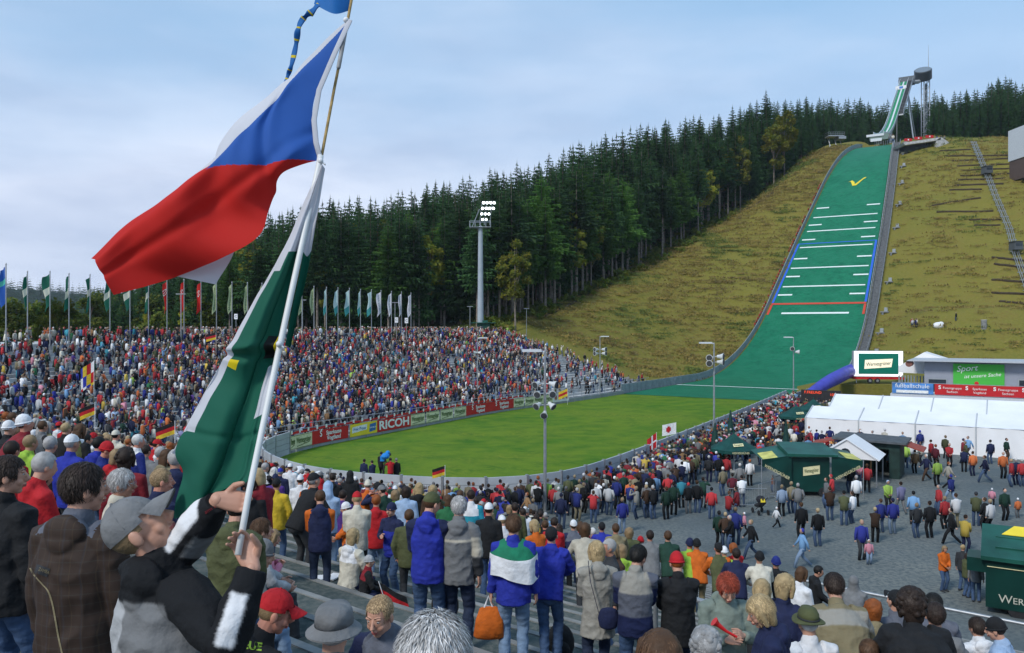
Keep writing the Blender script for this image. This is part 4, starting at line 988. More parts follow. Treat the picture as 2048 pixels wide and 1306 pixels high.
p = P(1468, 945, 58); p.z = 0; parasol(p, 1.75, 2.75, 'open dark green beer parasol nearest the plaza, among the beer tables')
p = P(1592, 840, 79); p.z = 0; parasol(p, 1.75, 2.75, 'open dark green parasol, left of the two beside the white marquee')
p = P(1627, 830, 85); p.z = 0; parasol(p, 1.75, 2.8, 'open dark green parasol, right of the two beside the white marquee')
for (u, vt, Y), L_ in (((1461, 821, 69), 'closed dark green parasol near the barrier wall, farthest of three'), ((1430, 846, 62), 'closed dark green parasol left of the open one'), ((1572, 841, 60), 'closed dark green parasol right of the open one')):
    p = P(u, 900, Y); p.z = 0; h = EYE + (CY - vt) / FPX * Y; t = thing('closed_parasol', L_, 'parasol', p); b = MB(); b.tube([(0, 0, .9), (0, 0, 1.3), (0, 0, 2.2), (0, 0, h)], [.30, .34, .22, .05], 8); b.build('canopy', mat('parasol_dark', (.004, .035, .028), .7, .3, 3), t); b = MB(); b.tube([(0, 0, 0), (0, 0, 1.0)], .04, 5); b.build('pole', M_white, t)
def bench_set():
    t = thing('beer_table', 'x', 'table'); b = MB(); b.box((0, 0, .76), (2.2, .5, .05)); b.build('table_top', M_wood, t)
    b = MB()
    for x in (-.8, .8): b.tube([(x, -.2, 0), (x, 0, .74), (x, .2, 0)], .02, 4)
    b.build('leg', M_metal, t); return t
def bench():
    t = thing('beer_bench', 'x', 'bench'); b = MB(); b.box((0, 0, .46), (2.2, .26, .04)); b.build('seat', M_wood, t); b = MB()
    for x in (-.8, .8): b.tube([(x, -.1, 0), (x, 0, .45), (x, .1, 0)], .018, 4)
    b.build('leg', M_metal, t); return t
TT, BB = bench_set(), bench(); first = True; TABLES = []
for r_ in range(6):
    for c_ in range(4):
        p = so(-133 + r_ * 6.2 + 0, 19.5 + c_ * 2.9 + (r_ % 2) * .6); 
        if to_so(p.x, p.y)[1] > 30: continue
        TABLES.append(p)
        gl = 'row %d of the orange beer tables by the barrier wall' % r_
        od = ['nearest', 'second', 'third', 'fourth', 'fifth', 'farthest'][r_]; cd = ['first', 'second', 'third', 'fourth'][c_]
        L_ = 'orange wooden beer table, %s from the wall in the %s row' % (cd, od)
        o = TT if first else dup(TT, label=L_); o.location = p; o.rotation_euler = (0, 0, R(58)); o['label'] = L_; o['group'] = 'orange beer tables'
        for q in (-1, 1):
            L_ = 'orange bench on the %s side of the %s table in the %s row' % ('far' if q > 0 else 'near', cd, od)
            o = BB if (first and q < 0) else dup(BB, label=L_); o.location = p + V((math.sin(R(58)) * -.62 * q, math.cos(R(58)) * .62 * q, 0)); o.rotation_euler = (0, 0, R(58)); o['label'] = L_; o['group'] = 'orange beer benches'
        first = False
# ------------------------------------------------------------------ advertising banners on the far wall
wp = resample(WALL[:iA + 1], .25); wl = [0]
for a, c in zip(wp, wp[1:]): wl.append(wl[-1] + (c - a).length)
def wall_at_u(u):
    for i, p in enumerate(wp):
        if CX + p.x / p.y * FPX < u: return i
    return len(wp) - 1
W_sp = mat('print_white', (.8, .82, .8), .6)
def banner(u0, u1, kind, label, z0=.3, z1=1.45):
    """u0 right end, u1 left end, bent along the curved wall"""
    i0, i1 = wall_at_u(u0), wall_at_u(u1); pts = wp[i0:i1 + 1]; 
    if len(pts) < 2: return
    Ln = (len(pts) - 1) * .25; b = MB(); vs = []
    def inward(i): d = (wp[min(i + 1, len(wp) - 1)] - wp[max(i - 1, 0)]).normalized(); n = V((-d.y, d.x, 0)); return n if n.dot(V((5, 80, 0)) - wp[i]) > 0 else -n
    for k, p in enumerate(pts):
        q = p + inward(i0 + k) * .12
        for zz in (z0, z1): vs.append((q.x, q.y, zz))
    b.add(vs, [(2 * k, 2 * k + 2, 2 * k + 3, 2 * k + 1) for k in range(len(pts) - 1)], 0)
    def put(tb, sc_, zc, mi):
        """bend a text mesh along the banner, text x runs from the left end"""
        o = len(b.v)
        for (x, y, z) in tb.v:
            s = Ln / 2 - x; kf = min(max(s / .25, 0), len(pts) - 1.001); k = int(kf); p = pts[k].lerp(pts[k + 1], kf - k) + inward(i0 + k) * (.14 - y)
            b.v.append((p.x, p.y, zc + z))
        for f in tb.f: b.f.append([j + o for j in f]); b.m.append(mi)
    h = z1 - z0; zc = (z0 + z1) / 2
    if kind == 'ricoh': mts = [M_red, W_sp]; put(text_mb('RICOH', 1.15, .004, bold=.035, width=Ln * .88), 1, zc, 1)
    elif kind == 'spark':
        mts = [M_red, W_sp]; n = max(1, round(Ln / 5.2))
        for q in range(n):
            c = (q + .5) * Ln / n - Ln / 2
            for tx, dx, dz, sz in (('Sparkasse', .5, .22, .52), ('Vogtland', .5, -.25, .52), ('S', -1.25, .22, .75)):
                tb = text_mb(tx, sz, .004, bold=.012); tb.v = [(x + c + dx, y, z + dz) for x, y, z in tb.v]; put(tb, 1, zc, 1)
            tb = MB(); tb.ball((c - 1.2, 0, .56), (.12, .01, .08), 8, 4); put(tb, 1, zc, 1)
    elif kind == 'wern':
        mts = [M_cream, mat('wern_green', (.10, .16, .05), .6)]; put(text_mb('Wernesgrüner', .7, .004, .15, bold=.01, width=Ln * .86), 1, zc + .08, 1)
        tb = MB(); tb.prism([(-Ln * .4, 0, -.42), (Ln * .35, 0, -.22), (Ln * .35, 0, -.16), (-Ln * .4, 0, -.36)], (0, .004, 0)); tb.prism([(-Ln * .49, 0, -.54), (Ln * .49, 0, -.54), (Ln * .49, 0, -.50), (-Ln * .49, 0, -.50)], (0, .004, 0)); tb.prism([(-Ln * .49, 0, .50), (Ln * .49, 0, .50), (Ln * .49, 0, .54), (-Ln * .49, 0, .54)], (0, .004, 0)); put(tb, 1, zc, 1)
    elif kind == 'yellow':
        mts = [M_yellow, W_sp, mat('print_blue', (.03, .15, .4), .6)]; tb = MB(); tb.prism([(-Ln * .44, 0, -.25), (Ln * .1, 0, -.1), (Ln * .12, 0, .42), (-Ln * .42, 0, .3)], (0, .004, 0)); put(tb, 1, zc, 1)
        tb = text_mb('Freie Presse', .42, .008, .2, width=Ln * .46); tb.v = [(x - Ln * .16, y - .01, z + .08) for x, y, z in tb.v]; put(tb, 1, zc, 2)
        tb = MB(); tb.prism([(Ln * .2, 0, -.4), (Ln * .44, 0, -.3), (Ln * .46, 0, .42), (Ln * .22, 0, .34)], (0, .004, 0)); put(tb, 1, zc, 2)
        tb = text_mb('DAS BESTE', .2, .008); tb.v = [(x + Ln * .33, y - .01, z) for x, y, z in tb.v]; put(tb, 1, zc, 1)
    else:
        mts = [M_white, mat('print_brown', (.35, .08, .03), .6)]
        for q in range(4): tb = MB(); c = (q - 1.5) * Ln / 4.4; tb.ball((c - .12, 0, 0), (.13, .01, .3), 8, 6); tb.ball((c + .18, 0, 0), (.13, .01, .3), 8, 6); tb.box((c, 0, .25), (.4, .01, .12)); put(tb, 1, zc, 1)
    o = b.build('advertising_banner', mts); tag(o, label, 'banner', 'advertising banners along the far wall'); return o
BN = [(1138, 1106, 'brown', 'white banner with four brown emblems at the right end of the row'), (1105, 1086, 'wern', 'pale green brewery banner next to the white emblem banner'), (1085, 1068, 'wern', 'pale green brewery banner, second left of the white emblem banner'), (1067, 1049, 'wern', 'pale green brewery banner behind the loudspeaker lamp post'), (1048, 1028, 'wern', 'pale green brewery banner just right of the long red bank banner'),
      (1027, 932, 'spark', 'long red savings bank banner with four logos, right of the centre'), (931, 907, 'wern', 'pale green brewery banner just left of the long red bank banner'), (906, 880, 'wern', 'pale green brewery banner, third right of the big RICOH banner'), (879, 851, 'wern', 'pale green brewery banner, second right of the big RICOH banner'), (850, 822, 'wern', 'pale green brewery banner touching the right end of the RICOH banner'),
      (821, 755, 'ricoh', 'red banner with large white letters RICOH'), (754, 699, 'yellow', 'yellow newspaper banner left of the RICOH banner'), (698, 623, 'spark', 'red savings bank banner with two logos at the left end'), (622, 590, 'wern', 'pale green brewery banner left of the two-logo red banner'), (589, 564, 'wern', 'pale green brewery banner at the far left bend of the wall')]
for a in BN: banner(*a)
# red ribbon of small flags above the banners
i0, i1 = wall_at_u(1050), wall_at_u(580); b = MB(); vs = []
for k in range(i0, i1 + 1):
    p = wp[k]; vs += [(p.x, p.y, 1.52), (p.x, p.y, 1.72 + .03 * math.sin(k * .8))]
b.add(vs, [(2 * k, 2 * k + 2, 2 * k + 3, 2 * k + 1) for k in range(len(vs) // 2 - 1)])
for k in range(0, len(vs) // 2 - 2, 5):
    x, y, z = vs[2 * k]; x2, y2, _ = vs[2 * k + 2]; b.prism([(x + .03, y - .06, 1.58), (x2 + .03, y2 - .06, 1.58), (x2 + .03, y2 - .06, 1.87), (x + .03, y - .06, 1.87)], (0, .01, 0), 1)
o = b.build('red_bunting', [M_red, W_sp]); tag(o, 'long red ribbon banner running above the advertising banners', 'banner')
# stand guard rails (front rail of far stand, mid-stand bars)
def guard(pts, label, h=1.05, bars=(1.05, .55), rad=.035, post=2.0, group=None, name='guard_rail'):
    O = V(pts[0]); t = thing(name, label, 'railing', O, 0, group); q = [V(p) - O for p in pts]
    b = MB()
    for z in bars: b.tube([p + V((0, 0, z)) for p in q], rad, 6)
    b.build('rail', M_metal, t)
    me = MB().tube([(0, 0, 0), (0, 0, h)], rad, 6).mesh('post'); me.materials.append(M_metal)
    for p in resample(q, post)[:98]: link('post', me, t).location = p
    return t
def ring_pts(i0, i1, row, dd=.7):
    out_ = []
    for i in range(i0, i1, 2): q = fc[i] + NF[i] * (row * TREAD + dd); out_.append(V((q.x, q.y, (row + 1) * RISE)))
    return out_
nfc = len(fc)
guard([V((p.x, p.y, 0)) for p in [fc[i] - NF[i] * .4 for i in range(int(nfc * .5), nfc, 2)]], 'low steel rail along the foot of the far stand', h=1.75, bars=(1.75, 1.3), post=2.2)
far0 = int(nfc * .62)
for k_, (a, c, row) in enumerate([(0.02, .18, 9), (.22, .40, 9), (.45, .62, 9), (.66, .8, 9), (.1, .3, 17), (.34, .5, 17), (.54, .74, 17), (.78, .95, 17), (.0, .2, 24), (.25, .5, 24), (.55, .75, 24), (.8, .99, 24)]):
    n_ = nfc - far0; wd_ = ['lower', 'middle', 'upper'][k_ // 4]; od = ['leftmost', 'second from left', 'third from left', 'rightmost'][k_ % 4]
    guard(ring_pts(far0 + int(n_ * a), far0 + int(n_ * c), row), 'steel crowd rail among spectators, %s in the %s row of the far stand' % (od, wd_), group='crowd rails in the far stand')
guard(ring_pts(far0, nfc, 28, 1.0), 'steel rail along the top edge of the far stand', post=2.5)
# ------------------------------------------------------------------ lamp posts with loudspeakers
def horn(b, c, d, r=.28, l=.5, mi=0):
    d = V(d).normalized(); c = V(c); b.tube([c - d * l * .5, c - d * l * .1, c + d * l * .5], [r * .45, r * .55, r], 12, mi, flat=True); b.tube([c + d * (l * .5 + .005), c + d * (l * .5 + .03)], [r * .8, r * .8], 12, mi + 1, flat=True)
M_spk = mat('speaker_shell', (.58, .60, .60), .5, .08, 2); M_spg = mat('speaker_grille', (.06, .065, .07), .7)
def lamp_post(p, h, label, horns, arm=-1, hs=1.0):
    t = thing('lamp_post', label, 'lamp post', p); b = MB(); b.tube([(0, 0, -.2), (0, 0, h * .5), (0, 0, h)], [.10, .085, .06], 10); b.build('pole', M_metal, t)
    b = MB(); b.tube([(0, 0, h - .05), (arm * .3, 0, h)], .05, 6); b.box((arm * .75, 0, h + .03), (1.1, .45, .14)); b.build('lamp_head', M_lt, t)
    for (dx, dz, dr) in horns:
        b = MB(); horn(b, (dx * hs, -.2, h - dz), dr, .27 * hs, .5 * hs); b.tube([(0, 0, h - dz), (dx * hs * .8, -.1, h - dz)], .03, 4); b.build('loudspeaker', [M_spk, M_spg], t)
def basep(u, v, Y): p = P(u, v, Y); p.z = 0; return p
lamp_post(basep(1090, 955, 45.5), 9.1, 'tall lamp post with eight horn loudspeakers at the near end of the field', [(-.55, 1.85, (-.6, -.7, -.3)), (.5, 1.85, (.8, -.3, -.2)), (-.5, 2.4, (-.3, -1, -.3)), (.45, 2.4, (.2, -1, -.2)), (-.5, 3.05, (-.6, -.8, -.4)), (.42, 3.05, (.6, -.5, -.5)), (-.05, 3.55, (-.2, -1, -.5))], hs=.82)
lamp_post(basep(1428, 855, 72), 9.0, 'lamp post with four loudspeakers behind the beer tables', [(-.4, 1.25, (-.3, -1, -.2)), (.45, 1.2, (.8, -.5, 0)), (-.4, 1.75, (-.3, -1, -.2)), (.45, 1.7, (.8, -.5, 0))], hs=1.15)
lamp_post(basep(1587, 795, 110), 9.0, 'lamp post with two loudspeakers in front of the green slope', [(-.2, 1.5, (-.3, -1, -.2)), (.35, 2.0, (1, -.3, 0))], hs=1.2)
lamp_post(basep(1200, 792, 119), 9.0, 'lamp post with four loudspeakers at the lower right of the far stand', [(-.45, 1.9, (-.8, -.6, 0)), (.45, 1.9, (.8, -.6, 0)), (-.45, 2.5, (-.8, -.6, 0)), (.45, 2.5, (.8, -.6, 0))], arm=1, hs=1.3)
lamp_post(basep(955, 815, 104), 9.0, 'slim lamp post at the front rail in the middle of the far stand', [(-.3, 1.9, (-1, -.4, 0)), (.3, 1.9, (1, -.4, 0))], arm=1)
for (u, vt, Y), L_ in (((940, 613, 150), 'thin grey T-shaped lamp on the promenade left of the floodlight mast'), ((605, 600, 118), 'thin T-shaped lamp among the pale green flags'), ((1053, 617, 160), 'thin T-shaped lamp at the top right corner of the far stand'), ((790, 605, 135), 'thin T-shaped lamp between the white flags'), ((362, 588, 92), 'thin T-shaped lamp between the red flags')):
    p = P(u, vt, Y); h = p.z - 8.7; t = thing('promenade_lamp', L_, 'lamp', (p.x, p.y, 8.7), 0, 'thin promenade lamps'); b = MB(); b.tube([(0, 0, 0), (0, 0, h)], .06, 6); b.build('pole', M_metal, t); b = MB(); b.box((0, 0, h), (1.1, .25, .1)); b.build('lamp_head', M_metal, t)
# floodlight mast
Y = 150; p = P(961, 660, Y); t = thing('floodlight_mast', 'tall grey floodlight mast with a lit lamp panel right of the flag row', 'floodlight', (p.x, p.y, 8.0))
zt = P(961, 455, Y).z - 8; b = MB(); b.tube([(0, 0, -1), (0, 0, zt)], [.62, .42], 14); b.build('pole', mat('mast_grey', (.33, .38, .42), .5, .08, .5), t)
b = MB(); 
for z in (zt, zt + 1.1): 
    for y in (-.9, .9): b.tube([(-2.0, y, z), (1.9, y, z)], .06, 4)
for x in (-2.0, -1, 0, 1, 1.9):
    for y in (-.9, .9): b.tube([(x, y, zt), (x, y, zt + 1.1)], .05, 4)
b.box((0, 0, zt), (3.9, 1.8, .1)); b.tube([(-1.6, 0, zt), (-.2, 0, zt + 3.4)], .08, 4)
for q in (0, .9, 1.9): b.tube([(q - .2, 0, zt + .5), (q + .3, -.1, zt + 4.6)], .07, 4)
b.build('frame', M_metal, t)
M_lamp = mat('lit_lamp', (.92, 1, .96), .3, 0, emit=14)
k = 0
for r_, n_ in enumerate((4, 4, 3, 2)):
    for c_ in range(n_):
        x = .1 + c_ * .66 + (.16 * (3 - r_)) + (.3 if n_ < 3 else 0); z = zt + 4.6 - r_ * 1.05; b = MB(); b.box((x, -.1, z), (.56, .3, .6)); lo = b.build('lamp', M_grey, t)
        b = MB(); b.tube([(x, -.27, z), (x, -.29, z)], .2 if r_ < 2 else .17, 10, flat=True); b.build('lens', M_lamp, lo)
t = thing('kiosk', 'small dark kiosk with a flat canopy at the foot of the floodlight mast', 'kiosk', P(967, 655, 150)); t.location.z = 8.7
b = MB(); b.box((0, 0, 1.2), (2.4, 2, 2.4)); b.build('wall', M_dgreen, t); b = MB(); b.box((0, 0, 2.5), (4.6, 3, .14)); b.box((0, -.4, 2.75), (1.6, .1, .4)); b.build('roof', M_wroof, t)
# ------------------------------------------------------------------ flagpoles on the promenade
FP = [(12, 530, 'blue'), (55, 545, 'green'), (100, 545, 'green'), (138, 549, 'green'), (180, 551, 'green'), (220, 555, 'green'), (260, 556, 'green'), (297, 559, 'green'), (334, 560, 'red'), (368, 561, 'red'), (402, 563, 'red'), (433, 565, 'pale'), (464, 566, 'pale'), (495, 567, 'pale'), (524, 568, 'pale'), (553, 570, 'pale'), (604, 573, 'pale'), (628, 574, 'pale'), (653, 576, 'teal'), (676, 577, 'teal'), (699, 578, 'teal'), (721, 580, 'teal'), (743, 581, 'teal'), (762, 582, 'white'), (783, 584, 'white'), (803, 585, 'white'), (822, 587, 'white')]
FC = dict(blue=((.03, .12, .45), 'EWE'), green=((.01, .12, .075), ''), red=((.6, .02, .015), 'S'), pale=((.42, .5, .28), 'Wernesgrüner'), teal=((.45, .62, .62), 'Vogtland'), white=((.66, .67, .72), 'vogtland arena'))
ORD = ['first', 'second', 'third', 'fourth', 'fifth', 'sixth', 'seventh', 'eighth', 'ninth', 'tenth']
cnt = {}
FL = dict(blue='blue', green='dark green and cream', red='red', pale='pale green lettered', teal='white and turquoise', white='plain white')
for i, (u, vt, kd) in enumerate(FP):
    Y = 5.4 * FPX / (CY - vt); p = P(u, vt, Y); z0 = 8.6; h = p.z - z0; cnt[kd] = cnt.get(kd, 0) + 1
    tot = sum(1 for q in FP if q[2] == kd)
    L_ = 'flagpole with narrow %s flag, %s' % (FL[kd], 'at the far left edge' if tot == 1 else '%s from the left of %d such' % (ORD[cnt[kd] - 1], tot))
    t = thing('flagpole', L_, 'flagpole', (p.x, p.y, z0), 0, 'flagpoles along the top of the far stand'); b = MB(); b.tube([(0, 0, -.3), (0, 0, h)], [.06, .05], 7); b.tube([(0, 0, h), (0, 0, h + .12)], .07, 6); b.build('pole', M_metal, t)
    rr = random.Random(i); wdt = rr.uniform(.3, .7); hh = min(3.2, h * .6); b = MB(); vs = []; nr, ncol = 14, 7; ph = rr.random() * 6
    def fl(a, c_): 
        f_ = c_ / 1.0; z = h - .15 - a * hh - f_ * (.35 + .3 * a); x = -(.06 + f_ * wdt * (1 - .35 * math.sin(a * 3 + ph) ** 2)); return (x, .16 * math.sin(f_ * 5 + a * 4 + ph) * (.3 + f_), z)
    for a in range(nr):
        for c_ in range(ncol): vs.append(fl(a / (nr - 1), c_ / (ncol - 1)))
    b.add(vs, [(a * ncol + c_, a * ncol + c_ + 1, (a + 1) * ncol + c_ + 1, (a + 1) * ncol + c_) for a in range(nr - 1) for c_ in range(ncol - 1)])
    if kd in ('green',):
        for q in range(len(b.f)):
            if 5 <= q // (ncol - 1) <= 7: b.m[q] = 1
    elif kd == 'blue':
        for q in range(len(b.f)):
            if 4 <= q // (ncol - 1) <= 5: b.m[q] = 1
    elif kd == 'teal':
        for q in range(len(b.f)):
            if q // (ncol - 1) > 8: b.m[q] = 1
    if kd in ('red', 'pale', 'white'):
        tb = text_mb(FC[kd][1], .5 if kd != 'red' else .95, .006, width=None if kd == 'red' else hh * .85)
        o = len(b.v)
        for (x, y, z) in tb.v:
            if kd == 'red': a_, c_ = .35 - z / hh, .5 + x / wdt
            else: a_, c_ = .5 - x / hh, .5 + z / .8
            q = fl(a_, min(1, max(0, c_))); b.v.append((q[0], q[1] - .03 + y, q[2]))
        for f in tb.f: b.f.append([j + o for j in f]); b.m.append(1)
    second = {'green': (.6, .62, .5), 'blue': (.1, .5, .4), 'teal': (.05, .3, .3), 'red': (.8, .8, .8), 'pale': (.03, .12, .04), 'white': (.25, .3, .35)}[kd]
    b.build('flag', [mat('flag_' + kd, FC[kd][0], .8, .06, 2, trans=.3), mat('flag2_' + kd, second, .8, .06, 2, trans=.2)], t, smooth=True)
for (u, v), L_ in (((472, 633), 'small white sign with a letter on a thin post left of the big flag'), ((793, 640), 'small white sign on a post under the white flags, left one'), ((813, 641), 'small white sign on a post under the white flags, right one')):
    p = P(u, v, 120); t = thing('block_sign', L_, 'sign', (p.x, p.y, 8.6)); h = p.z - 8.6; b = MB(); b.tube([(0, 0, 0), (0, 0, h)], .04, 5); b.build('post', M_metal, t); b = MB(); b.box((0, -.05, h), (.5, .05, .8)); b.merge(text_mb('C', .5, .004), Matrix.Translation((0, -.09, h)), 1); b.build('board', [M_white, M_black], t)
# ------------------------------------------------------------------ rails on the near stand
def nline(n, r):            # point of the near stand: n metres down from the camera, r along the rows to the far left
    return V((.63 * n - .78 * r, .78 * n + .63 * r, 0))
def Hn(n): return 8.6 - .29 * n
def near_rail(n, r0, r1, label, rad=.03, h=1.1, bend=0):
    a, c = nline(n, r0), nline(n, r1); pts = []
    k = int(abs(r1 - r0) / 1.5) + 1
    for i in range(k + 1): q = a.lerp(c, i / k); q.z = H(q.x, q.y); pts.append(q)
    z = sum(p.z for p in pts) / len(pts); O = pts[0].copy(); t = thing('guard_rail', label, 'railing', O)
    q = [p - O for p in pts]; d = (q[-1] - q[0]).normalized()
    path = [q[0] - d * .12 + V((0, 0, 0)), q[0] - d * .12 + V((0, 0, h - .14)), q[0] + V((0, 0, h))] + [p + V((0, 0, h)) for p in q[1:-1]] + [q[-1] + V((0, 0, h)), q[-1] + d * .12 + V((0, 0, h - .14)), q[-1] + d * .12]
    b = MB(); b.tube(path, rad, 10); b.build('rail', M_metal, t, smooth=True)
    me = MB().tube([(0, 0, -.05), (0, 0, h)], rad, 8).mesh('post'); me.materials.append(M_metal)
    for p in q[1:-1]: link('post', me, t).location = p
near_rail(9.6, 1.3, -7.5, 'thick steel crowd rail that the blue-jacketed men lean on', .03)
near_rail(9.7, 5.2, 2.9, 'bent steel rail end beside the man in the black jacket', .035)
near_rail(22.4, 9, -9, 'long steel rail along the bottom rows of the near stand', .042)
near_rail(20.0, -10.5, -18, 'steel rail in front of the brewery wagon at the lower right', .042)
# crowd-control barrier on the plaza, pushchair
def crowd_barrier(p, rz, label):
    t = thing('crowd_barrier', label, 'barrier', p, rz); b = MB(); b.tube([(-1.1, 0, .15), (-1.1, 0, 1.1), (1.1, 0, 1.1), (1.1, 0, .15), (-1.1, 0, .15)], .022, 6)
    for i in range(15): x = -.98 + i * .14; b.tube([(x, 0, .15), (x, 0, 1.1)], .009, 4)
    for x in (-.8, .8): b.tube([(x, -.3, .02), (x, 0, .1), (x, .3, .02)], .02, 4)
    b.build('frame', M_metal, t)
for (u, v, rz), L_ in (((1495, 1015, 0), 'steel crowd barrier left of the pushchair'), ((1535, 1000, 45), 'steel crowd barrier behind the pushchair'), ((1560, 985, 50), 'steel crowd barrier at the corner of the beer wagon'), ((1270, 985, 85), 'steel crowd barrier behind the group in the middle of the plaza'), ((1345, 1005, 75), 'steel crowd barrier right of the middle group')):
    crowd_barrier(plaza(u, v), R(rz), L_)
p = plaza(1521, 1028); t = thing('pushchair', 'dark pushchair with a yellow patterned hood on the plaza', 'pushchair', p, R(10))
b = MB(); b.tube([(-.25, .1, .25), (0, -.05, .5), (.2, -.3, .9), (.22, -.42, 1.0)], .02, 5); b.tube([(-.25, -.35, .12), (.25, .3, .45)], .02, 5); b.build('frame', M_black, t)
b = MB(); b.tube([(-.1, .25, .45), (0, .05, .5), (.05, -.2, .7)], [(.2, .1), (.22, .16), (.2, .14)], 10, side=(1, 0, 0)); b.build('seat', M_black, t)
b = MB(); b.ball((0, -.02, .82), (.24, .3, .22), 12, 7); b.build('hood', mat('pram_hood', (.015, .015, .02), .7, .3, 8), t); b = MB(); b.prism([(-.15, -.31, .72), (.13, -.31, .72), (.1, -.26, .9), (-.12, -.26, .9)], (0, -.02, 0)); b.build('yellow_patch', M_yellow, t)
for x, y in ((-.28, -.35), (.28, -.35), (-.28, .38), (.28, .38)): b = MB(); b.tube([(x - .02, y, .15), (x + .02, y, .15)], .15, 12, flat=True); b.build('wheel', M_black, t)
# ------------------------------------------------------------------ the big flags on one pole in the foreground
def cloth(net, nu, nv):
    """smooth sheet through a net of points: rows of (u, v, distance)"""
    rows = [catmull([P(*q) for q in r], nu) for r in net]; cols = list(zip(*rows)); cols = [catmull(c, nv) for c in cols]
    return cols                                     # cols[a][b]
def cloth_mesh(cols, zone, wr=.006, fr=7.0, seed=0, creases=()):
    b = MB(); A, B = len(cols), len(cols[0]); vs = []
    for a in range(A):
        for c in range(B):
            p = cols[a][c]; n1 = noise.noise(p * fr + V((seed, 0, 0))); n2 = noise.noise(V((p.x * 3 + seed, p.y, p.z * 12 + p.x * 10)))
            d = wr * n1 + wr * .8 * n2
            for (fa, fb, amp, wd_) in creases:
                q = a / (A - 1) if fa else c / (B - 1); d += amp * math.exp(-((q - fb) / wd_) ** 2)
            vs.append((p.x, p.y + d, p.z))
    fs = [(a * B + c, (a + 1) * B + c, (a + 1) * B + c + 1, a * B + c + 1) for a in range(A - 1) for c in range(B - 1)]
    b.add(vs, fs); k = 0
    for a in range(A - 1):
        for c in range(B - 1): b.m[k] = zone((a + .5) / (A - 1), (c + .5) / (B - 1)); k += 1
    return b
M_fr = mat('flag_red', (.72, .02, .018), .75, .04, 3, trans=.5, bump=.15, bscale=60); M_fb = mat('flag_blue', (.015, .04, .5), .75, .04, 3, trans=.45, bump=.15, bscale=60); M_fw = mat('flag_white', (.66, .66, .76), .75, .03, 3, trans=.4, bump=.15, bscale=60)
M_fg = mat('flag_green', (.001, .095, .045), .6, .08, 3, trans=.22, bump=.15, bscale=60); M_fy = mat('flag_yellow', (.75, .58, .01), .7, .05, trans=.3); M_fk = mat('flag_black', (.01, .012, .012), .7, .1)
t = thing('hand_held_flagpole', 'white pole with red, white, blue and green flags, held by the boy in a cap', 'flagpole', P(478, 1105, 2.75)); O = t.location.copy()
class Loc:
    pass
def fin(b, name, mats, sm=True, par=None):
    b.v = [(x - O.x, y - O.y, z - O.z) for x, y, z in b.v]; return b.build(name, mats, par or t, smooth=sm)
b = MB(); b.tube([P(476, 1110, 2.75), P(498, 985, 2.84), P(560, 690, 3.0), P(637, 335, 3.2), P(641, 312, 3.22)], [.0115, .0115, .0115, .0115, .0125], 14, flat=True); fin(b, 'white_tube', mat('pole_white', (.70, .71, .70), .4, .05, 8))
b = MB(); b.tube([P(640, 330, 3.22), P(668, 180, 3.3), P(690, 70, 3.36), P(702, 5, 3.4), P(708, -30, 3.42)], .0062, 8); fin(b, 'wooden_stick', mat('stick_wood', (.38, .26, .10), .7, .3, 30))
b = MB(); b.tube([P(677, 135, 3.28), P(694, 45, 3.34)], .009, 8); fin(b, 'tape', mat('tape_grey', (.3, .3, .3), .6, .2, 30))
for u, v, Y in ((641, 322, 3.2), (558, 688, 2.98), (692, 40, 3.33)):
    b = MB(); b.ball(P(u, v, Y), .012, 8, 6); b.tube([P(u, v, Y), P(u + 9, v + 7, Y)], .004, 5); fin(b, 'cable_tie', M_white)
D = 3.25
# outer half (red) and hoist wedge
net = [  # rows b = 0, .2, .4, .5 then fold and back .75, 1 ; columns a = 0 .. 1
 [(638, 320, 3.22), (566, 346, 3.17), (545, 400, 3.22), (521, 468, 3.14), (445, 515, 3.12), (345, 556, 3.2), (228, 590, 3.12)],
 [(628, 285, 3.22), (578, 312, 3.13), (512, 372, 3.12), (450, 430, 3.16), (375, 478, 3.10), (280, 528, 3.16), (212, 563, 3.10)],
 [(624, 240, 3.24), (566, 262, 3.18), (500, 318, 3.10), (425, 376, 3.13), (345, 430, 3.07), (262, 488, 3.14), (197, 537, 3.09)],
 [(634, 180, 3.26), (572, 205, 3.22), (505, 262, 3.14), (432, 322, 3.12), (340, 396, 3.08), (262, 455, 3.14), (190, 520, 3.10)],
 [(668, 105, 3.29), (606, 140, 3.26), (530, 215, 3.20), (452, 292, 3.18), (352, 392, 3.17), (268, 455, 3.22), (205, 522, 3.16)],
 [(698, 38, 3.33), (646, 84, 3.32), (548, 180, 3.28), (436, 294, 3.27), (436, 440, 3.27), (470, 492, 3.26), (432, 569, 3.24)]]
cols = cloth(net, 34, 30)
def zc(a, bb):
    # a along the fly, bb across from red edge (0) to white edge (1)
    y = bb / .6 * .5 if bb < .6 else .5 + (bb - .6) / .4 * .5
    yy = y if y < .5 else .5 + (y - .5) * 1.12; wx = .52 * (1 - abs(2 * yy - 1)) 
    if a < wx * (1.0) + 0.02: return 1
    return 0 if y < .5 + .13 * sm((a - .5) / .12) else 2
fin(cloth_mesh(cols, zc, .007, 4, 1, [(True, .28, .02, .03), (True, .42, -.015, .04), (False, .3, .012, .05)]), 'red_white_blue_flag', [M_fr, M_fb, M_fw])
b = MB(); b.tube([P(q[0] + 2, q[1], q[2] - .004) for q in [(698, 40, 3.33), (668, 105, 3.29), (636, 180, 3.26), (626, 240, 3.24), (630, 285, 3.22), (638, 316, 3.22)]], [(.011, .002)] * 6, 8, side=(1, 0, 0)); fin(b, 'hoist_hem', M_fw)
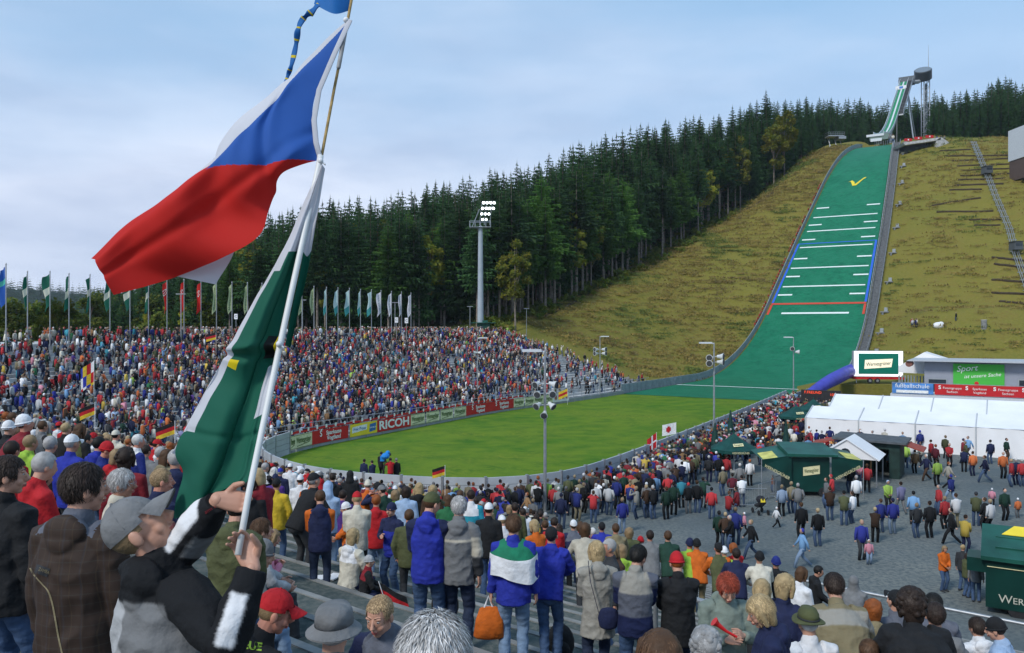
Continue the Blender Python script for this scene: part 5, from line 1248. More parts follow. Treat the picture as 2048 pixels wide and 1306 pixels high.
# green and white flag below
net = [
 [(640, 332, 3.20), (643, 330, 3.19), (645, 330, 3.19), (648, 334, 3.2)],
 [(603, 415, 3.17), (612, 410, 3.13), (622, 412, 3.14), (636, 415, 3.17)],
 [(563, 505, 3.12), (580, 503, 3.07), (596, 503, 3.13), (607, 505, 3.13)],
 [(508, 600, 3.08), (536, 600, 3.00), (566, 598, 3.07), (586, 600, 3.08)],
 [(455, 700, 3.04), (495, 698, 2.95), (535, 694, 3.03), (562, 696, 3.03)],
 [(438, 735, 3.06), (480, 760, 3.03), (515, 765, 3.06), (546, 745, 3.02)],
 [(398, 808, 3.05), (450, 825, 2.97), (495, 830, 3.03), (530, 810, 2.98)],
 [(352, 895, 3.02), (420, 905, 2.93), (470, 905, 2.99), (514, 900, 2.94)],
 [(366, 945, 3.04), (400, 955, 2.92), (455, 950, 2.96), (497, 960, 2.89)],
 [(352, 1000, 3.04), (392, 1003, 2.94), (420, 990, 2.95), (440, 985, 2.93)],
 [(350, 1037, 3.05), (372, 1030, 2.97), (392, 1018, 2.97), (402, 1008, 2.96)]]
cols = cloth(net, 44, 20)
def zg(a, bb):
    if bb < .2: return 2
    wl_ = .11 + .1 * max(0, (.35 - bb)) 
    if bb < .66 and a < (.28 if bb < .24 else .12): return 2
    if bb > .36 and .375 < bb < .43 and a > .62: return 4 if a < .84 else 3
    if .435 < bb < .475 and .07 < a < .24: return 3
    if .46 < bb < .62 and a > .80: return 2
    return 0
def zg2(a, bb): return zg(a, bb)
gb = MB()
gb = cloth_mesh(cols, zg2, .010, 6, 5, [(False, .395, -.03, .012), (False, .42, .03, .015), (False, .66, .012, .008), (True, .52, .02, .02), (True, .86, -.014, .03)])
fin(gb, 'green_white_flag', [M_fg, M_fg, M_fw, M_fy, M_fk])
# hanging white corner left of the green field
net = [[(470, 690, 3.08), (452, 715, 3.07), (440, 730, 3.06)], [(430, 780, 3.08), (412, 785, 3.05), (398, 806, 3.05)], [(400, 870, 3.08), (375, 865, 3.04), (347, 900, 3.04)], [(378, 918, 3.08), (360, 914, 3.05), (342, 905, 3.05)]]
fin(cloth_mesh(cloth(net, 8, 8), lambda a, bb: 0, .005, 6, 2), 'white_corner', M_fw)
# strip of the flag to the right of the pole
net = [[(641, 335, 3.26), (648, 335, 3.26), (650, 338, 3.26)], [(612, 470, 3.2), (620, 480, 3.22), (628, 470, 3.2)], [(596, 560, 3.15), (603, 570, 3.17), (611, 560, 3.16)], [(570, 690, 3.08), (577, 694, 3.1), (581, 696, 3.08)]]
fin(cloth_mesh(cloth(net, 6, 12), lambda a, bb: 2 if bb < .45 else 0, .005, 8, 3), 'rear_strip', [M_fg, M_fg, M_fw])
# blue flag end and ribbon at the top
net = [[(705, -40, 3.42), (660, -45, 3.36), (612, -40, 3.40)], [(703, -8, 3.41), (665, -10, 3.36), (630, -12, 3.4)], [(698, 22, 3.40), (668, 28, 3.35), (628, 8, 3.38)]]
fin(cloth_mesh(cloth(net, 8, 8), lambda a, bb: 0, .006, 8, 9), 'blue_flag', mat('flag_light_blue', (.02, .17, .5), .7, .05, trans=.35))
pts = catmull([P(*q) for q in ((640, 5, 3.38), (622, 25, 3.36), (606, 38, 3.38), (596, 60, 3.36), (592, 90, 3.38), (583, 130, 3.36), (576, 150, 3.38), (569, 172, 3.37))], 8)
b = MB(); b.tube(pts, [(.014 * (1 - i / 80) * (.5 + .5 * abs(math.cos(i * .35))) + .004, .002) for i in range(len(pts))], 6, side=(1, 0, .2))
nf = len(b.f)
for q in range(nf): b.m[q] = 1 if (q // 6) % 7 == 3 else 0
fin(b, 'ribbon', [mat('flag_light_blue', (.02, .17, .5)), M_fy])
# ------------------------------------------------------------------ people: body builder
SKIN = {k: mat('skin_' + k, c, .5, .06, 12, spec=.4) for k, c in dict(fair=(.50, .27, .19), mid=(.42, .21, .14), ruddy=(.52, .23, .16)).items()}
M_lips = mat('lips', (.36, .10, .09), .5, .05); M_eyew = mat('eye_white', (.38, .36, .34), .3, .02); M_iris = mat('iris', (.05, .06, .07), .2, .1)
def fabric(name, c, rough=.85, var=.14, scale=9): return mat('cloth_' + name, c, rough, var, scale, bump=.9, bscale=13)
CLO = dict(black=(.010, .011, .013), charcoal=(.03, .033, .038), navy=(.012, .018, .06), blue=(.012, .024, .17), royal=(.018, .03, .30), sky=(.12, .28, .5), lightblue=(.30, .42, .60), turquoise=(.02, .28, .38), red=(.42, .012, .018), darkred=(.20, .012, .02), orange=(.55, .12, .012), yellow=(.60, .42, .03), lime=(.28, .46, .05), green=(.02, .13, .05), darkgreen=(.012, .045, .03), olive=(.075, .085, .035), khaki=(.20, .17, .10), tan=(.24, .13, .05), brown=(.055, .03, .018), beige=(.42, .39, .32), cream=(.56, .53, .44), grey=(.16, .165, .17), lightgrey=(.36, .37, .38), white=(.68, .69, .71), pink=(.60, .22, .30), lavender=(.20, .20, .38), purple=(.08, .03, .20), maroon=(.12, .012, .025),
           jeans=(.045, .085, .17), lightjeans=(.16, .24, .36), darkjeans=(.018, .03, .065), sage=(.17, .21, .18), stone=(.28, .27, .24), slate=(.10, .11, .14))
FAB = {k: fabric(k, v) for k, v in CLO.items()}
HC = dict(black=(.008, .007, .006), dark=(.022, .013, .009), brown=(.07, .035, .016), ginger=(.25, .07, .015), blond=(.34, .25, .13), sand=(.25, .17, .09), grey=(.34, .33, .32), white=(.55, .54, .52), redhair=(.20, .03, .012))
HAIR = {k: mat('hair_' + k, v, .6, .22, 14, spec=.3, bump=.3, bscale=90) for k, v in HC.items()}
HAIR2 = {k: mat('hair_light_' + k, tuple(min(1, x * 1.9 + .004) for x in v), .55, .2, 14, spec=.4) for k, v in HC.items()}
def ik(a, c, l1, l2, hint):
    d = c - a; L_ = d.length; m = (l1 + l2) * .995
    if L_ > m: c = a + d * (m / L_); d = c - a; L_ = m
    x = (l1 * l1 - l2 * l2 + L_ * L_) / (2 * L_); h = math.sqrt(max(0, l1 * l1 - x * x)); u = d / L_; n = V(hint) - u * V(hint).dot(u); n.normalize()
    return a + u * x + n * h, c
POSE = dict(
    stand=dict(h=((-.27, .02, .80), (.27, .04, .80))), relaxed=dict(h=((-.25, .10, .86), (.26, -.03, .80)), f=((-.12, .05, 0), (.10, -.04, 0))),
    pocket=dict(h=((-.22, .09, .92), (.22, .09, .92)), e=(-1, -.4)), front=dict(h=((-.07, .27, 1.02), (.07, .27, 1.00)), e=(-.6, -.5), pitch=-12),
    cam=dict(h=((-.07, .27, 1.50), (.07, .27, 1.50)), e=(-.7, -.3)), fold=dict(h=((.12, .21, 1.16), (-.12, .21, 1.20)), e=(-.8, 0)), cup=dict(h=((-.22, .08, .86), (.05, .28, 1.22)), e=(-.6, -.4)),
    lean=dict(lean=24, h=((-.14, .42, 1.02), (.14, .42, 1.02)), e=(-1, -.1), pitch=14), leanlow=dict(lean=34, h=((-.16, .46, .98), (.16, .46, .98)), e=(-1, -.1), pitch=10),
    walk=dict(f=((-.09, .34, .02), (.09, -.36, .10)), h=((-.26, -.20, .88), (.26, .26, .92)), e=(-.2, -1)), walk2=dict(f=((-.09, -.32, .10), (.09, .30, .02)), h=((-.26, .24, .92), (.26, -.16, .88)), e=(-.2, -1)),
    sit=dict(hip=.50, k=1, h=((-.12, .36, .64), (.12, .36, .62)), lean=8, e=(-.7, -.2)), sitfront=dict(hip=.50, k=1, h=((-.05, .34, .82), (.05, .34, .80)), lean=16, e=(-.7, -.2), pitch=-14),
    wave=dict(h=((-.26, .04, .82), (.18, .30, 1.78)), e=(-.5, 0)), hips=dict(h=((-.20, -.02, .98), (.20, -.02, .98)), e=(-1, -.6)))
def skeleton(pose, custom=None):
    d = dict(POSE[pose]); d.update(custom or {}); hz = d.get('hip', .93); ln = R(d.get('lean', 0)); hip = V((d.get('hx', 0), d.get('hy', -.10 if ln > .3 else 0), hz))
    up = V((d.get('roll', 0) * .017, math.sin(ln), math.cos(ln))).normalized(); right = V((1, 0, 0)); right = (right - up * right.dot(up)).normalized()
    sh = hip + up * .50; nk = hip + up * .555; J = dict(hip=hip, up=up, right=right, neck=nk, chest=hip + up * .36, waist=hip + up * .16, sh=sh)
    tw = d.get('twist', 0); rt = Matrix.Rotation(R(tw), 3, up) @ right; J['sright'] = rt; W = d.get('shw', .175)
    e = d.get('e', (-.5, -.8)); hd = d['h']
    for i, sgn in enumerate((-1, 1)):
        s0 = sh + rt * sgn * W; tgt = V(hd[i]); ei = d.get('eh', (None, None))[i]
        el, wr = ik(s0, tgt, .285, .26, ei or (sgn * abs(e[0]), e[1], -.7)); J['s%d' % i], J['e%d' % i], J['w%d' % i] = s0, el, wr
        ft = V(d['f'][i]) if 'f' in d else V((sgn * .10, .0 + .02 * sgn, 0))
        h0 = hip + V((sgn * .09, 0, -.02))
        if d.get('k'): kn = V((sgn * .12, .40, .50)); an = V((sgn * .13, .42, .08)) if 'f' not in d else ft + V((0, 0, .08))
        else: kn, an = ik(h0, ft + V((0, 0, .08)), .44, .43, (sgn * .1, 1, 0))
        J['h%d' % i], J['k%d' % i], J['a%d' % i] = h0, kn, an
    hp = d.get('pitch', 0); hy = d.get('yaw', 0); hr = d.get('hroll', 0)
    base = nk + up * .03 + V((0, .01, 0)); T = Matrix.Translation(base) @ Matrix.Rotation(R(hy), 4, 'Z') @ Matrix.Rotation(R(hp), 4, 'X') @ Matrix.Rotation(R(hr), 4, 'Y') @ Matrix.Translation((0, .025, .155))
    J['head'] = T; J['pose'] = d; return J
def head_mb(detail):
    b = MB(); n, m = (20, 12) if detail else (12, 8)
    b.ball((0, -.008, .03), (.077, .098, .093), n, m); b.ball((0, .022, -.045), (.058, .066, .072), n, m); b.ball((0, .05, -.098), (.028, .028, .022), 10, 6)
    b.ball((0, .062, .0), (.058, .034, .05), n, m)
    for s in (-1, 1): b.ball((s * .036, .062, -.035), (.026, .024, .028), 10, 6); b.ball((s * .08, -.008, -.008), (.013, .022, .034), 10, 6); b.ball((s * .03, .082, .030), (.028, .014, .010), 10, 6)
    b.tube([(0, .088, .022), (0, .104, -.004), (0, .116, -.024), (0, .100, -.034)], [.008, .010, .015, .013], 8)
    b.ball((0, .091, -.058), (.024, .012, .0065), 10, 6); b.ball((0, .089, -.070), (.021, .012, .0075), 10, 6)
    b.tube([(0, -.012, -.04), (0, -.03, -.12), (0, -.035, -.20)], [.058, .056, .066], 12); return b
def hand_mb(w, e, palm_in, curl=.5, detail=True, grip=None, sgn=1):
    """palm and five fingers; w wrist, e elbow; grip = axis direction of a held pole"""
    b = MB(); fwd = (w - e).normalized(); pin = V(palm_in); pin = (pin - fwd * pin.dot(fwd)).normalized(); lat = fwd.cross(pin) * sgn; n = 8 if detail else 5
    b.tube([w - fwd * .01, w + fwd * .03, w + fwd * .075, w + fwd * .092], [(.027, .021), (.037, .017), (.042, .015), (.038, .012)], n + 2, side=lat)
    for k, (off, ln, r) in enumerate(((-.031, .068, .0085), (-.010, .078, .009), (.011, .073, .0088), (.031, .058, .0075))):
        p = w + fwd * (.088 - abs(off) * .12) + lat * off; pts = [p]; d = fwd.copy(); c = curl * (1 + .12 * k)
        for q in range(3):
            ang = c * (.55 if q == 0 else .85); d = (d * math.cos(ang) + pin * math.sin(ang)).normalized(); pts.append(pts[-1] + d * ln * (.42, .32, .26)[q])
        b.tube(pts, [r, r, r * .92, r * .8], n)
    t0 = w + fwd * .03 - lat * .03; d = (fwd * .6 - lat * .7 + pin * .45).normalized(); d2 = (fwd * .75 - lat * .15 + pin * (.4 + curl * .5)).normalized(); b.tube([t0, t0 + d * .035, t0 + d * .035 + d2 * .03, t0 + d * .035 + d2 * .055], [.014, .0125, .011, .008], n)
    return b
def figure(pose, custom=None, lod=1, coat=0, hood=0, wide=1.0, skirt=0):
    """returns meshes (in figure space, facing +Y, 1.75 m tall) for body, jacket, trousers, shoes"""
    J = skeleton(pose, custom); d = J['pose']; det = lod == 0; n = 16 if det else 10; up, rt = J['up'], J['right']; hip = J['hip']
    out_ = {}
    # body
    b = MB(); hands = MB(); T = J['head']; hb = head_mb(det); hm = MB(); hm.merge(hb, T)
    b.tube([hip - up * .06, hip + up * .05, J['waist'], J['chest'], J['sh'] - up * .02, J['neck']], [(.13, .09), (.14, .09), (.12, .085), (.145, .10), (.13, .08), (.055, .055)], n, side=rt)
    b.tube([J['neck'] - up * .05, T @ V((0, -.03, -.12))], .05, n)
    for i in (0, 1):
        b.tube([J['s%d' % i] - J['sright'] * (.06 * (-1, 1)[i]), J['s%d' % i], J['e%d' % i], J['w%d' % i]], [.05, .05, .038, .026], n); b.tube([J['h%d' % i], J['k%d' % i], J['a%d' % i]], [.075, .05, .036], n)
        if det: hands.merge(hand_mb(J['w%d' % i], J['w%d' % i] - V(d['hf'][i]) if 'hf' in d else J['e%d' % i], d.get('palm', ((.6, .5, 0), (-.6, .5, 0)))[i] if 'palm' in d else V(((1, -1)[i], .3, 0)), d.get('curl', .45), True, sgn=(1, -1)[i]))
    if det:
        me = remesh(b, .0085, 1); me2 = remesh(hm, .0048, 1); me3 = remesh(hands, .0042, 1)
        mb = MB(); mb.add([v.co for v in me.vertices], [tuple(p.vertices) for p in me.polygons]); mb.add([v.co for v in me3.vertices], [tuple(p.vertices) for p in me3.polygons]); o = len(mb.f); mb.add([v.co for v in me2.vertices], [tuple(p.vertices) for p in me2.polygons])
        Ti = T.inverted()
        for k in range(o, len(mb.f)):
            f = mb.f[k]; c = Ti @ ((V(mb.v[f[0]]) + V(mb.v[f[2]])) / 2)
            if c.y > .08 and ((c.x / .023) ** 2 + ((c.z + .064) / .0105) ** 2) < 1: mb.m[k] = 1
        for s in (-1, 1): mb.ball((s * .031, .0815, .010), (.0125, .0115, .0085), 10, 7, 2, T); mb.ball((s * .031, .0895, .010), (.0052, .005, .0052), 8, 6, 3, T)
        me = mb.mesh('person'); me.polygons.foreach_set('use_smooth', [True] * len(me.polygons))
    else:
        b.merge(hm); me = remesh(b, .017, 1, .55)
        mb = MB(); mb.add([v.co for v in me.vertices], [tuple(p.vertices) for p in me.polygons])
        for i in (0, 1): mb.merge(hand_mb(J['w%d' % i], J['e%d' % i], V(((1, -1)[i], .3, 0)), .5, False, sgn=(1, -1)[i]))
        me = mb.mesh('person'); me.polygons.foreach_set('use_smooth', [True] * len(me.polygons))
    out_['body'] = me
    # jacket
    b = MB(); k = wide; lo = -.13 - coat; hemr = .03 * (coat > .1)
    lowp = hip + up * lo if not d.get('k') else hip - up * .07
    b.tube([lowp, hip - up * .02, J['waist'], J['chest'], J['sh'] - up * .005, J['neck'] + up * .015], [((.185 + hemr) * k, (.135 + hemr) * k), (.188 * k, .142 * k), (.176 * k, .132 * k), (.196 * k, .142 * k), (.168 * k, .112 * k), (.082, .084)], n + 4, side=rt, flat=True)
    for i in (0, 1):
        sg = (-1, 1)[i]; s0 = J['s%d' % i]; e0, w0 = J['e%d' % i], J['w%d' % i]
        b.tube([s0 - J['sright'] * sg * .06, s0 + J['sright'] * sg * .005, s0.lerp(e0, .5), e0, e0.lerp(w0, .5), w0 + (e0 - w0).normalized() * .012], [.078 * k, .076 * k, .066 * k, .060 * k, .054 * k, .048], n, flat=True)
    b.tube([J['neck'] - up * .01, J['neck'] + up * .05], [(.078, .082), (.07, .078)], n, side=rt)
    bk = V((0, -1, 0))
    if hood == 1:
        c = J['neck'] + up * .0 + bk * .085; b.ball(c, (.12, .06, .075), 14, 8); b.ball(c + bk * .02 - up * .06, (.085, .045, .07), 12, 7)
    if hood == 2:
        Ht = MB(); Ht.ball((0, -.02, .02), (.10, .115, .125), 18, 12); Ht.tube([(0, -.04, -.05), (0, -.04, -.16)], [.10, .12], 14); b.merge(Ht, T)
    jm = remesh(b, d.get('vox', .010) if det else .021, 2 if det else 1, 1 if det else .5)
    # hollow face opening of a raised hood
    if det:
        nv = len(jm.vertices); co = np.empty(nv * 3); jm.vertices.foreach_get('co', co); co = co.reshape(-1, 3); no = np.empty(nv * 3); jm.vertices.foreach_get('normal', no); no = no.reshape(-1, 3); sd = (custom or {}).get('seed', 1)
        dp = np.empty(nv)
        for q in range(nv):
            p = V(co[q]) + V((sd * 3.1, 0, 0)); a = noise.noise(V((p.x * 7 + p.z * 3, p.y * 7, p.z * 7 - p.x * 4))); c = noise.noise(V((p.x * 13, p.y * 13, p.z * 20))); dp[q] = .0095 * (1 - abs(a) * 2.4) + .0035 * c
        co += no * dp[:, None]; jm.vertices.foreach_set('co', co.ravel()); jm.update()
    # zones: 0 body, 1 yoke, 2 sleeve
    def zone_of(ce):
        dt = segd(ce, hip - up * .1, J['sh'] - up * .06) - .165 * k; da = np.minimum(*[np.minimum(segd(ce, J['s%d' % i], J['e%d' % i]) - .07, segd(ce, J['e%d' % i], J['w%d' % i]) - .055) for i in (0, 1)])
        return (ce - np.array(hip)) @ np.array(up), da < dt
    npg = len(jm.polygons); ce = np.empty(npg * 3); jm.polygons.foreach_get('center', ce); ce = ce.reshape(-1, 3)
    def segd(ce, a, c): a, c = np.array(a), np.array(c); ab = c - a; t = np.clip(((ce - a) @ ab) / (ab @ ab), 0, 1); return np.linalg.norm(ce - (a + t[:, None] * ab), axis=1)
    hgt, sl_ = zone_of(ce); z = np.zeros(npg, int); z[hgt > .36] = 1; z[sl_] = 2; jm.polygons.foreach_set('material_index', z)
    out_['jacket'] = jm; nv = len(jm.vertices); vc = np.empty(nv * 3); jm.vertices.foreach_get('co', vc); vc = vc.reshape(-1, 3); out_['zone_data'] = (vc, *zone_of(vc), J)
    # trousers and shoes
    b = MB(); b.tube([hip - up * .09, hip + up * .06], [(.150, .112), (.155, .115)], n, side=rt)
    for i in (0, 1):
        h0, k0, a0 = J['h%d' % i], J['k%d' % i], J['a%d' % i]; b.tube([h0, h0.lerp(k0, .5), k0, k0.lerp(a0, .55), a0 + V((0, 0, -.02))], [.098, .084, .070, .064, .062], n)
    out_['trousers'] = remesh(b, .012 if det else .024, 2 if det else 1, 1 if det else .5)
    if det:
        tm = out_['trousers']; nv = len(tm.vertices); co = np.empty(nv * 3); tm.vertices.foreach_get('co', co); co = co.reshape(-1, 3); no = np.empty(nv * 3); tm.vertices.foreach_get('normal', no)
        dp = np.array([.008 * (1 - abs(noise.noise(V((p[0] * 6, p[1] * 6, p[2] * 14)))) * 2.4) for p in co]); co += no.reshape(-1, 3) * dp[:, None]; tm.vertices.foreach_set('co', co.ravel()); tm.update()
    b = MB()
    for i in (0, 1):
        a0 = J['a%d' % i]; z0 = a0.z - .08; b.tube([V((a0.x, a0.y - .05, z0 + .045)), V((a0.x, a0.y + .02, z0 + .05)), V((a0.x, a0.y + .10, z0 + .035)), V((a0.x, a0.y + .17, z0 + .03))], [(.04, .045), (.045, .048), (.045, .032), (.035, .025)], n, side=(1, 0, 0))
    out_['shoes'] = b.mesh('shoes'); out_['J'] = J; return out_
def headwear(kind, T, det):
    """list of (part name, mesh builder) for hair or headgear"""
    n, m = (44, 30) if det else (12, 8); res = []; hb = MB()
    def shell(b, r, c=(0, -.012, .034), cut=None, mi=0):
        t = MB(); t.ball(c, r, n, m); rough = .0 if kind in ('cap', 'capback', 'beanie', 'hat', 'bucket') else (.007 if det else .005)
        if rough: t.v = [tuple(V(p) + (V(p) - V(c)).normalized() * rough * (noise.noise(V(p) * 32) + .7 * noise.noise(V(p) * 75))) for p in t.v]
        keep = [f for f in t.f if cut is None or cut(sum((V(t.v[i]) for i in f), V()) / len(f))]; b.add(t.v, keep, mi)
    short = lambda p: not (p.y > .045 and p.z < .078) and p.z > -.055 - .3 * min(0, p.y) * 0 and not (abs(p.x) > .05 and -.03 < p.y < .05 and p.z < .0)
    if kind in ('short', 'curly', 'long', 'bob', 'crop'):
        g_ = dict(short=.010, crop=.003, curly=.030, long=.014, bob=.016)[kind]
        shell(hb, (.080 + g_, .100 + g_, .096 + g_), cut=lambda p: short(p) if kind in ('short', 'crop') else not (p.y > .05 and p.z < .07))
        shell(hb, (.070, .090, .088), cut=short)
        if kind == 'long':
            hb.tube([(0, -.03, .08), (0, -.07, 0), (0, -.085, -.10), (0, -.095, -.24)], [(.085, .06), (.098, .055), (.10, .045), (.06, .03)], n, side=(1, 0, 0))
            for s in (-1, 1): hb.tube([(s * .065, .01, .07), (s * .086, .0, -.01), (s * .085, -.015, -.13)], [.03, .028, .022], 8)
        if kind in ('bob', 'curly'):
            hb.tube([(0, -.03, .08), (0, -.055, 0), (0, -.06, -.10)], [(.08, .07), (.094, .064), (.076, .045)], n, side=(1, 0, 0))
            for s in (-1, 1): hb.tube([(s * .065, .02, .08), (s * .086, .012, .0), (s * .082, .0, -.085)], [.03, .03, .02], 8)
        if kind == 'curly':
            r = random.Random(4)
            for i in range(70 if det else 22): a, e = r.uniform(0, 6.28), r.uniform(-.7, 1.5); p = V((math.cos(a) * math.cos(e) * .10, math.sin(a) * math.cos(e) * .115 - .02, math.sin(e) * .12 + .025)); 
            # loose curls around the outline
            for i in range(60 if det else 20):
                a, e = r.uniform(2.6, 6.8), r.uniform(-.6, 1.5); p = (math.cos(a) * math.cos(e) * .10, math.sin(a) * math.cos(e) * .11 - .02, math.sin(e) * .115 + .02); hb.ball(p, r.uniform(.02, .034), 7, 5)
        res.append(('hair', hb, 'hair'))
    elif kind in ('cap', 'capback'):
        sh = MB(); shell(sh, (.086, .108, .106), c=(0, -.010, .036), cut=lambda p: p.z > .028 + (.02 if p.y > .05 else 0)); br = MB()
        vs = []; K = 9
        for i in range(K):
            a = math.pi * (.16 + .68 * i / (K - 1))
            for q in range(4): t_ = q / 3; vs.append((math.cos(a) * (.086 - .012 * t_), .02 + math.sin(a) * (.082 + .085 * t_), .060 - .022 * t_ - .05 * (math.cos(a) ** 2) * t_))
        vs2 = [(x, y, z - .004) for x, y, z in vs]; o = len(vs)
        fs = [(i * 4 + q, (i + 1) * 4 + q, (i + 1) * 4 + q + 1, i * 4 + q + 1) for i in range(K - 1) for q in range(3)]; br.add(vs + vs2, fs + [tuple(j + o for j in reversed(f)) for f in fs])
        if kind == 'capback': br.v = [(-x, -y - .03, z) for x, y, z in br.v]
        sh.ball((0, -.01, .143), .007, 8, 5)
        if det:
            for a in range(6): th = math.pi * a / 3; sh.tube([(math.cos(th) * .087 * math.cos(e), -.01 + math.sin(th) * .109 * math.cos(e), .036 + .107 * math.sin(e)) for e in (0.1, .5, .9, 1.3, 1.55)], .0014, 4)
        res += [('cap', sh, 'gear'), ('peak', br, 'gear')]; h2 = MB(); shell(h2, (.082, .102, .10), cut=lambda p: short(p) and p.z < .06 and p.y < .03); res.append(('hair', h2, 'hair'))
    elif kind == 'beanie':
        sh = MB(); shell(sh, (.088, .108, .118), c=(0, -.014, .036), cut=lambda p: p.z > .012); sh.tube([(.088 * math.cos(a), -.012 + .108 * math.sin(a), .022) for a in [i * .3927 for i in range(17)]], .013, 6); res.append(('beanie', sh, 'gear')); h2 = MB(); shell(h2, (.083, .102, .10), cut=lambda p: short(p) and p.z < .03 and p.y < .02); res.append(('hair', h2, 'hair'))
    elif kind in ('hat', 'bucket'):
        sh = MB(); kz = .14 if kind == 'hat' else .125
        sh.tube([(0, -.01, .045), (0, -.01, .10), (0, -.015, kz), (0, -.015, kz + .014)], [(.092, .112), (.088, .106), (.066, .086), (.03, .05)] if kind == 'hat' else [(.098, .118), (.094, .112), (.082, .10), (.045, .06)], n, side=(1, 0, 0), flat=True)
        vs = []; K = 24
        for i in range(K):
            a = 6.283 * i / K
            for q in range(3): t_ = q / 2; rr_ = (.092 + .05 * t_); vs.append((math.cos(a) * rr_, -.01 + math.sin(a) * (rr_ + .02), .05 - (.012 if kind == 'hat' else .04) * t_ + (.012 * math.cos(a * 2) * t_ * -1 if kind == 'hat' else 0)))
        sh.add(vs + [(x, y, z - .006) for x, y, z in vs], [(i * 3 + q, ((i + 1) % K) * 3 + q, ((i + 1) % K) * 3 + q + 1, i * 3 + q + 1) for i in range(K) for q in range(2)] + [(72 + i * 3 + q + 1, 72 + ((i + 1) % K) * 3 + q + 1, 72 + ((i + 1) % K) * 3 + q, 72 + i * 3 + q) for i in range(K) for q in range(2)])
        res.append(('hat', sh, 'gear'))
        if kind == 'hat': bd = MB(); bd.tube([(0, -.01, .050), (0, -.01, .066)], [(.0945, .1145), (.094, .1135)], n, side=(1, 0, 0), flat=True); res.append(('hat_band', bd, 'band'))
        h2 = MB(); shell(h2, (.084, .104, .10), cut=lambda p: short(p) and p.z < .05 and p.y < .02); res.append(('hair', h2, 'hair'))
    for r_ in res:
        mbx = r_[1]; mbx.v = [tuple(T @ V(p)) for p in mbx.v]
    return res
def strands(T, count, length, base_r, droop, seed, cut, thick=.0024, curl=0.0, spike=0.0):
    """individual locks of hair as thin tapering blades"""
    r = random.Random(seed); b = MB(); k = 0; tries = 0
    while k < count and tries < count * 6:
        tries += 1; d = V((r.gauss(0, 1), r.gauss(0, 1), r.gauss(.25, 1))).normalized(); p = V((d.x * base_r[0], -.012 + d.y * base_r[1], .034 + d.z * base_r[2]))
        if not cut(p): continue
        k += 1; nrm = d; flow = V((d.x * .5 + r.gauss(0, .35), d.y * .5 + r.gauss(0, .35) - .25, -1)) ; flow = flow - nrm * flow.dot(nrm); 
        if flow.length < 1e-3: continue
        flow.normalize(); side = nrm.cross(flow).normalized(); L_ = length * r.uniform(.6, 1.25); pts = [p]; dd = (flow + nrm * (.35 + spike * r.uniform(.3, 1))).normalized(); ph = r.random() * 6
        for q in range(3): pts.append(pts[-1] + dd * L_ / 3 + side * curl * math.sin(ph + q * 2.2) * L_ * .4); dd = (dd + V((0, 0, -droop)) - nrm * .12).normalized()
        w_ = thick * r.uniform(.7, 1.4); o = len(b.v); vs = []
        for q, pt in enumerate(pts[:3]): ww = w_ * (1, .9, .6)[q]; vs += [pt - side * ww, pt + side * ww]
        vs.append(pts[3]); b.add([T @ x for x in vs], [(0, 1, 3, 2), (2, 3, 5, 4), (4, 5, 6)], 1 if r.random() < .45 else 0)
    return b
def setmat(o, mats):
    while len(o.data.materials) < len(mats): o.data.materials.append(None)
    for i, m in enumerate(mats): o.material_slots[i].link = 'OBJECT'; o.material_slots[i].material = m
_cache = {}
def tmpl(pose, coat, hood, wide):
    key = (pose, coat, hood, wide)
    if key not in _cache:
        f = figure(pose, None, 1, coat, hood, wide)
        for k_, nm in (('body', 1), ('jacket', 3), ('trousers', 1), ('shoes', 1)):
            while len(f[k_].materials) < nm: f[k_].materials.append(None)
        _cache[key] = f
    return _cache[key]
def hw(pose, kind):
    key = ('hw', pose, kind)
    if key not in _cache:
        T = skeleton(pose)['head']; l = []
        for nm, mb, role in headwear(kind, T, False):
            me = mb.mesh(nm); me.materials.append(None); me.polygons.foreach_set('use_smooth', [True] * len(me.polygons)); l.append((nm, me, role))
        _cache[key] = l
    return _cache[key]
PEOPLE = []
def person(p, rz, h, pose='stand', j='black', t='jeans', hair='brown', head='short', gear='black', yoke=None, sleeve=None, coat=0, hood=0, wide=1.0, skin='fair', zone='', label=None, child=False):
    """a standard figure (shared meshes, own cloth colours)"""
    f = tmpl(pose, coat, hood, wide); k = h / 1.75; o = link('person', f['body']); o.location = p; o.rotation_euler = (0, 0, rz); o.scale = (k * (1.12 if child else 1), k * (1.12 if child else 1), k); setmat(o, [SKIN[skin]])
    o['category'] = 'person'
    c = link('jacket', f['jacket'], o); setmat(c, [FAB[j], FAB[yoke or j], FAB[sleeve or j]])
    c = link('trousers', f['trousers'], o); setmat(c, [FAB[t]]); c = link('shoes', f['shoes'], o); setmat(c, [FAB['charcoal']])
    if hood != 2:
        for nm, me, role in hw(pose, head): c = link(nm, me, o); setmat(c, [HAIR[hair] if role == 'hair' else FAB[gear]])
    if label: o['label'] = label
    PEOPLE.append(dict(o=o, j=j, t=t, hair=hair, head=head, gear=gear, pose=pose, zone=zone, label=label, yoke=yoke, hood=hood, coat=coat, child=child, h=h)); return o
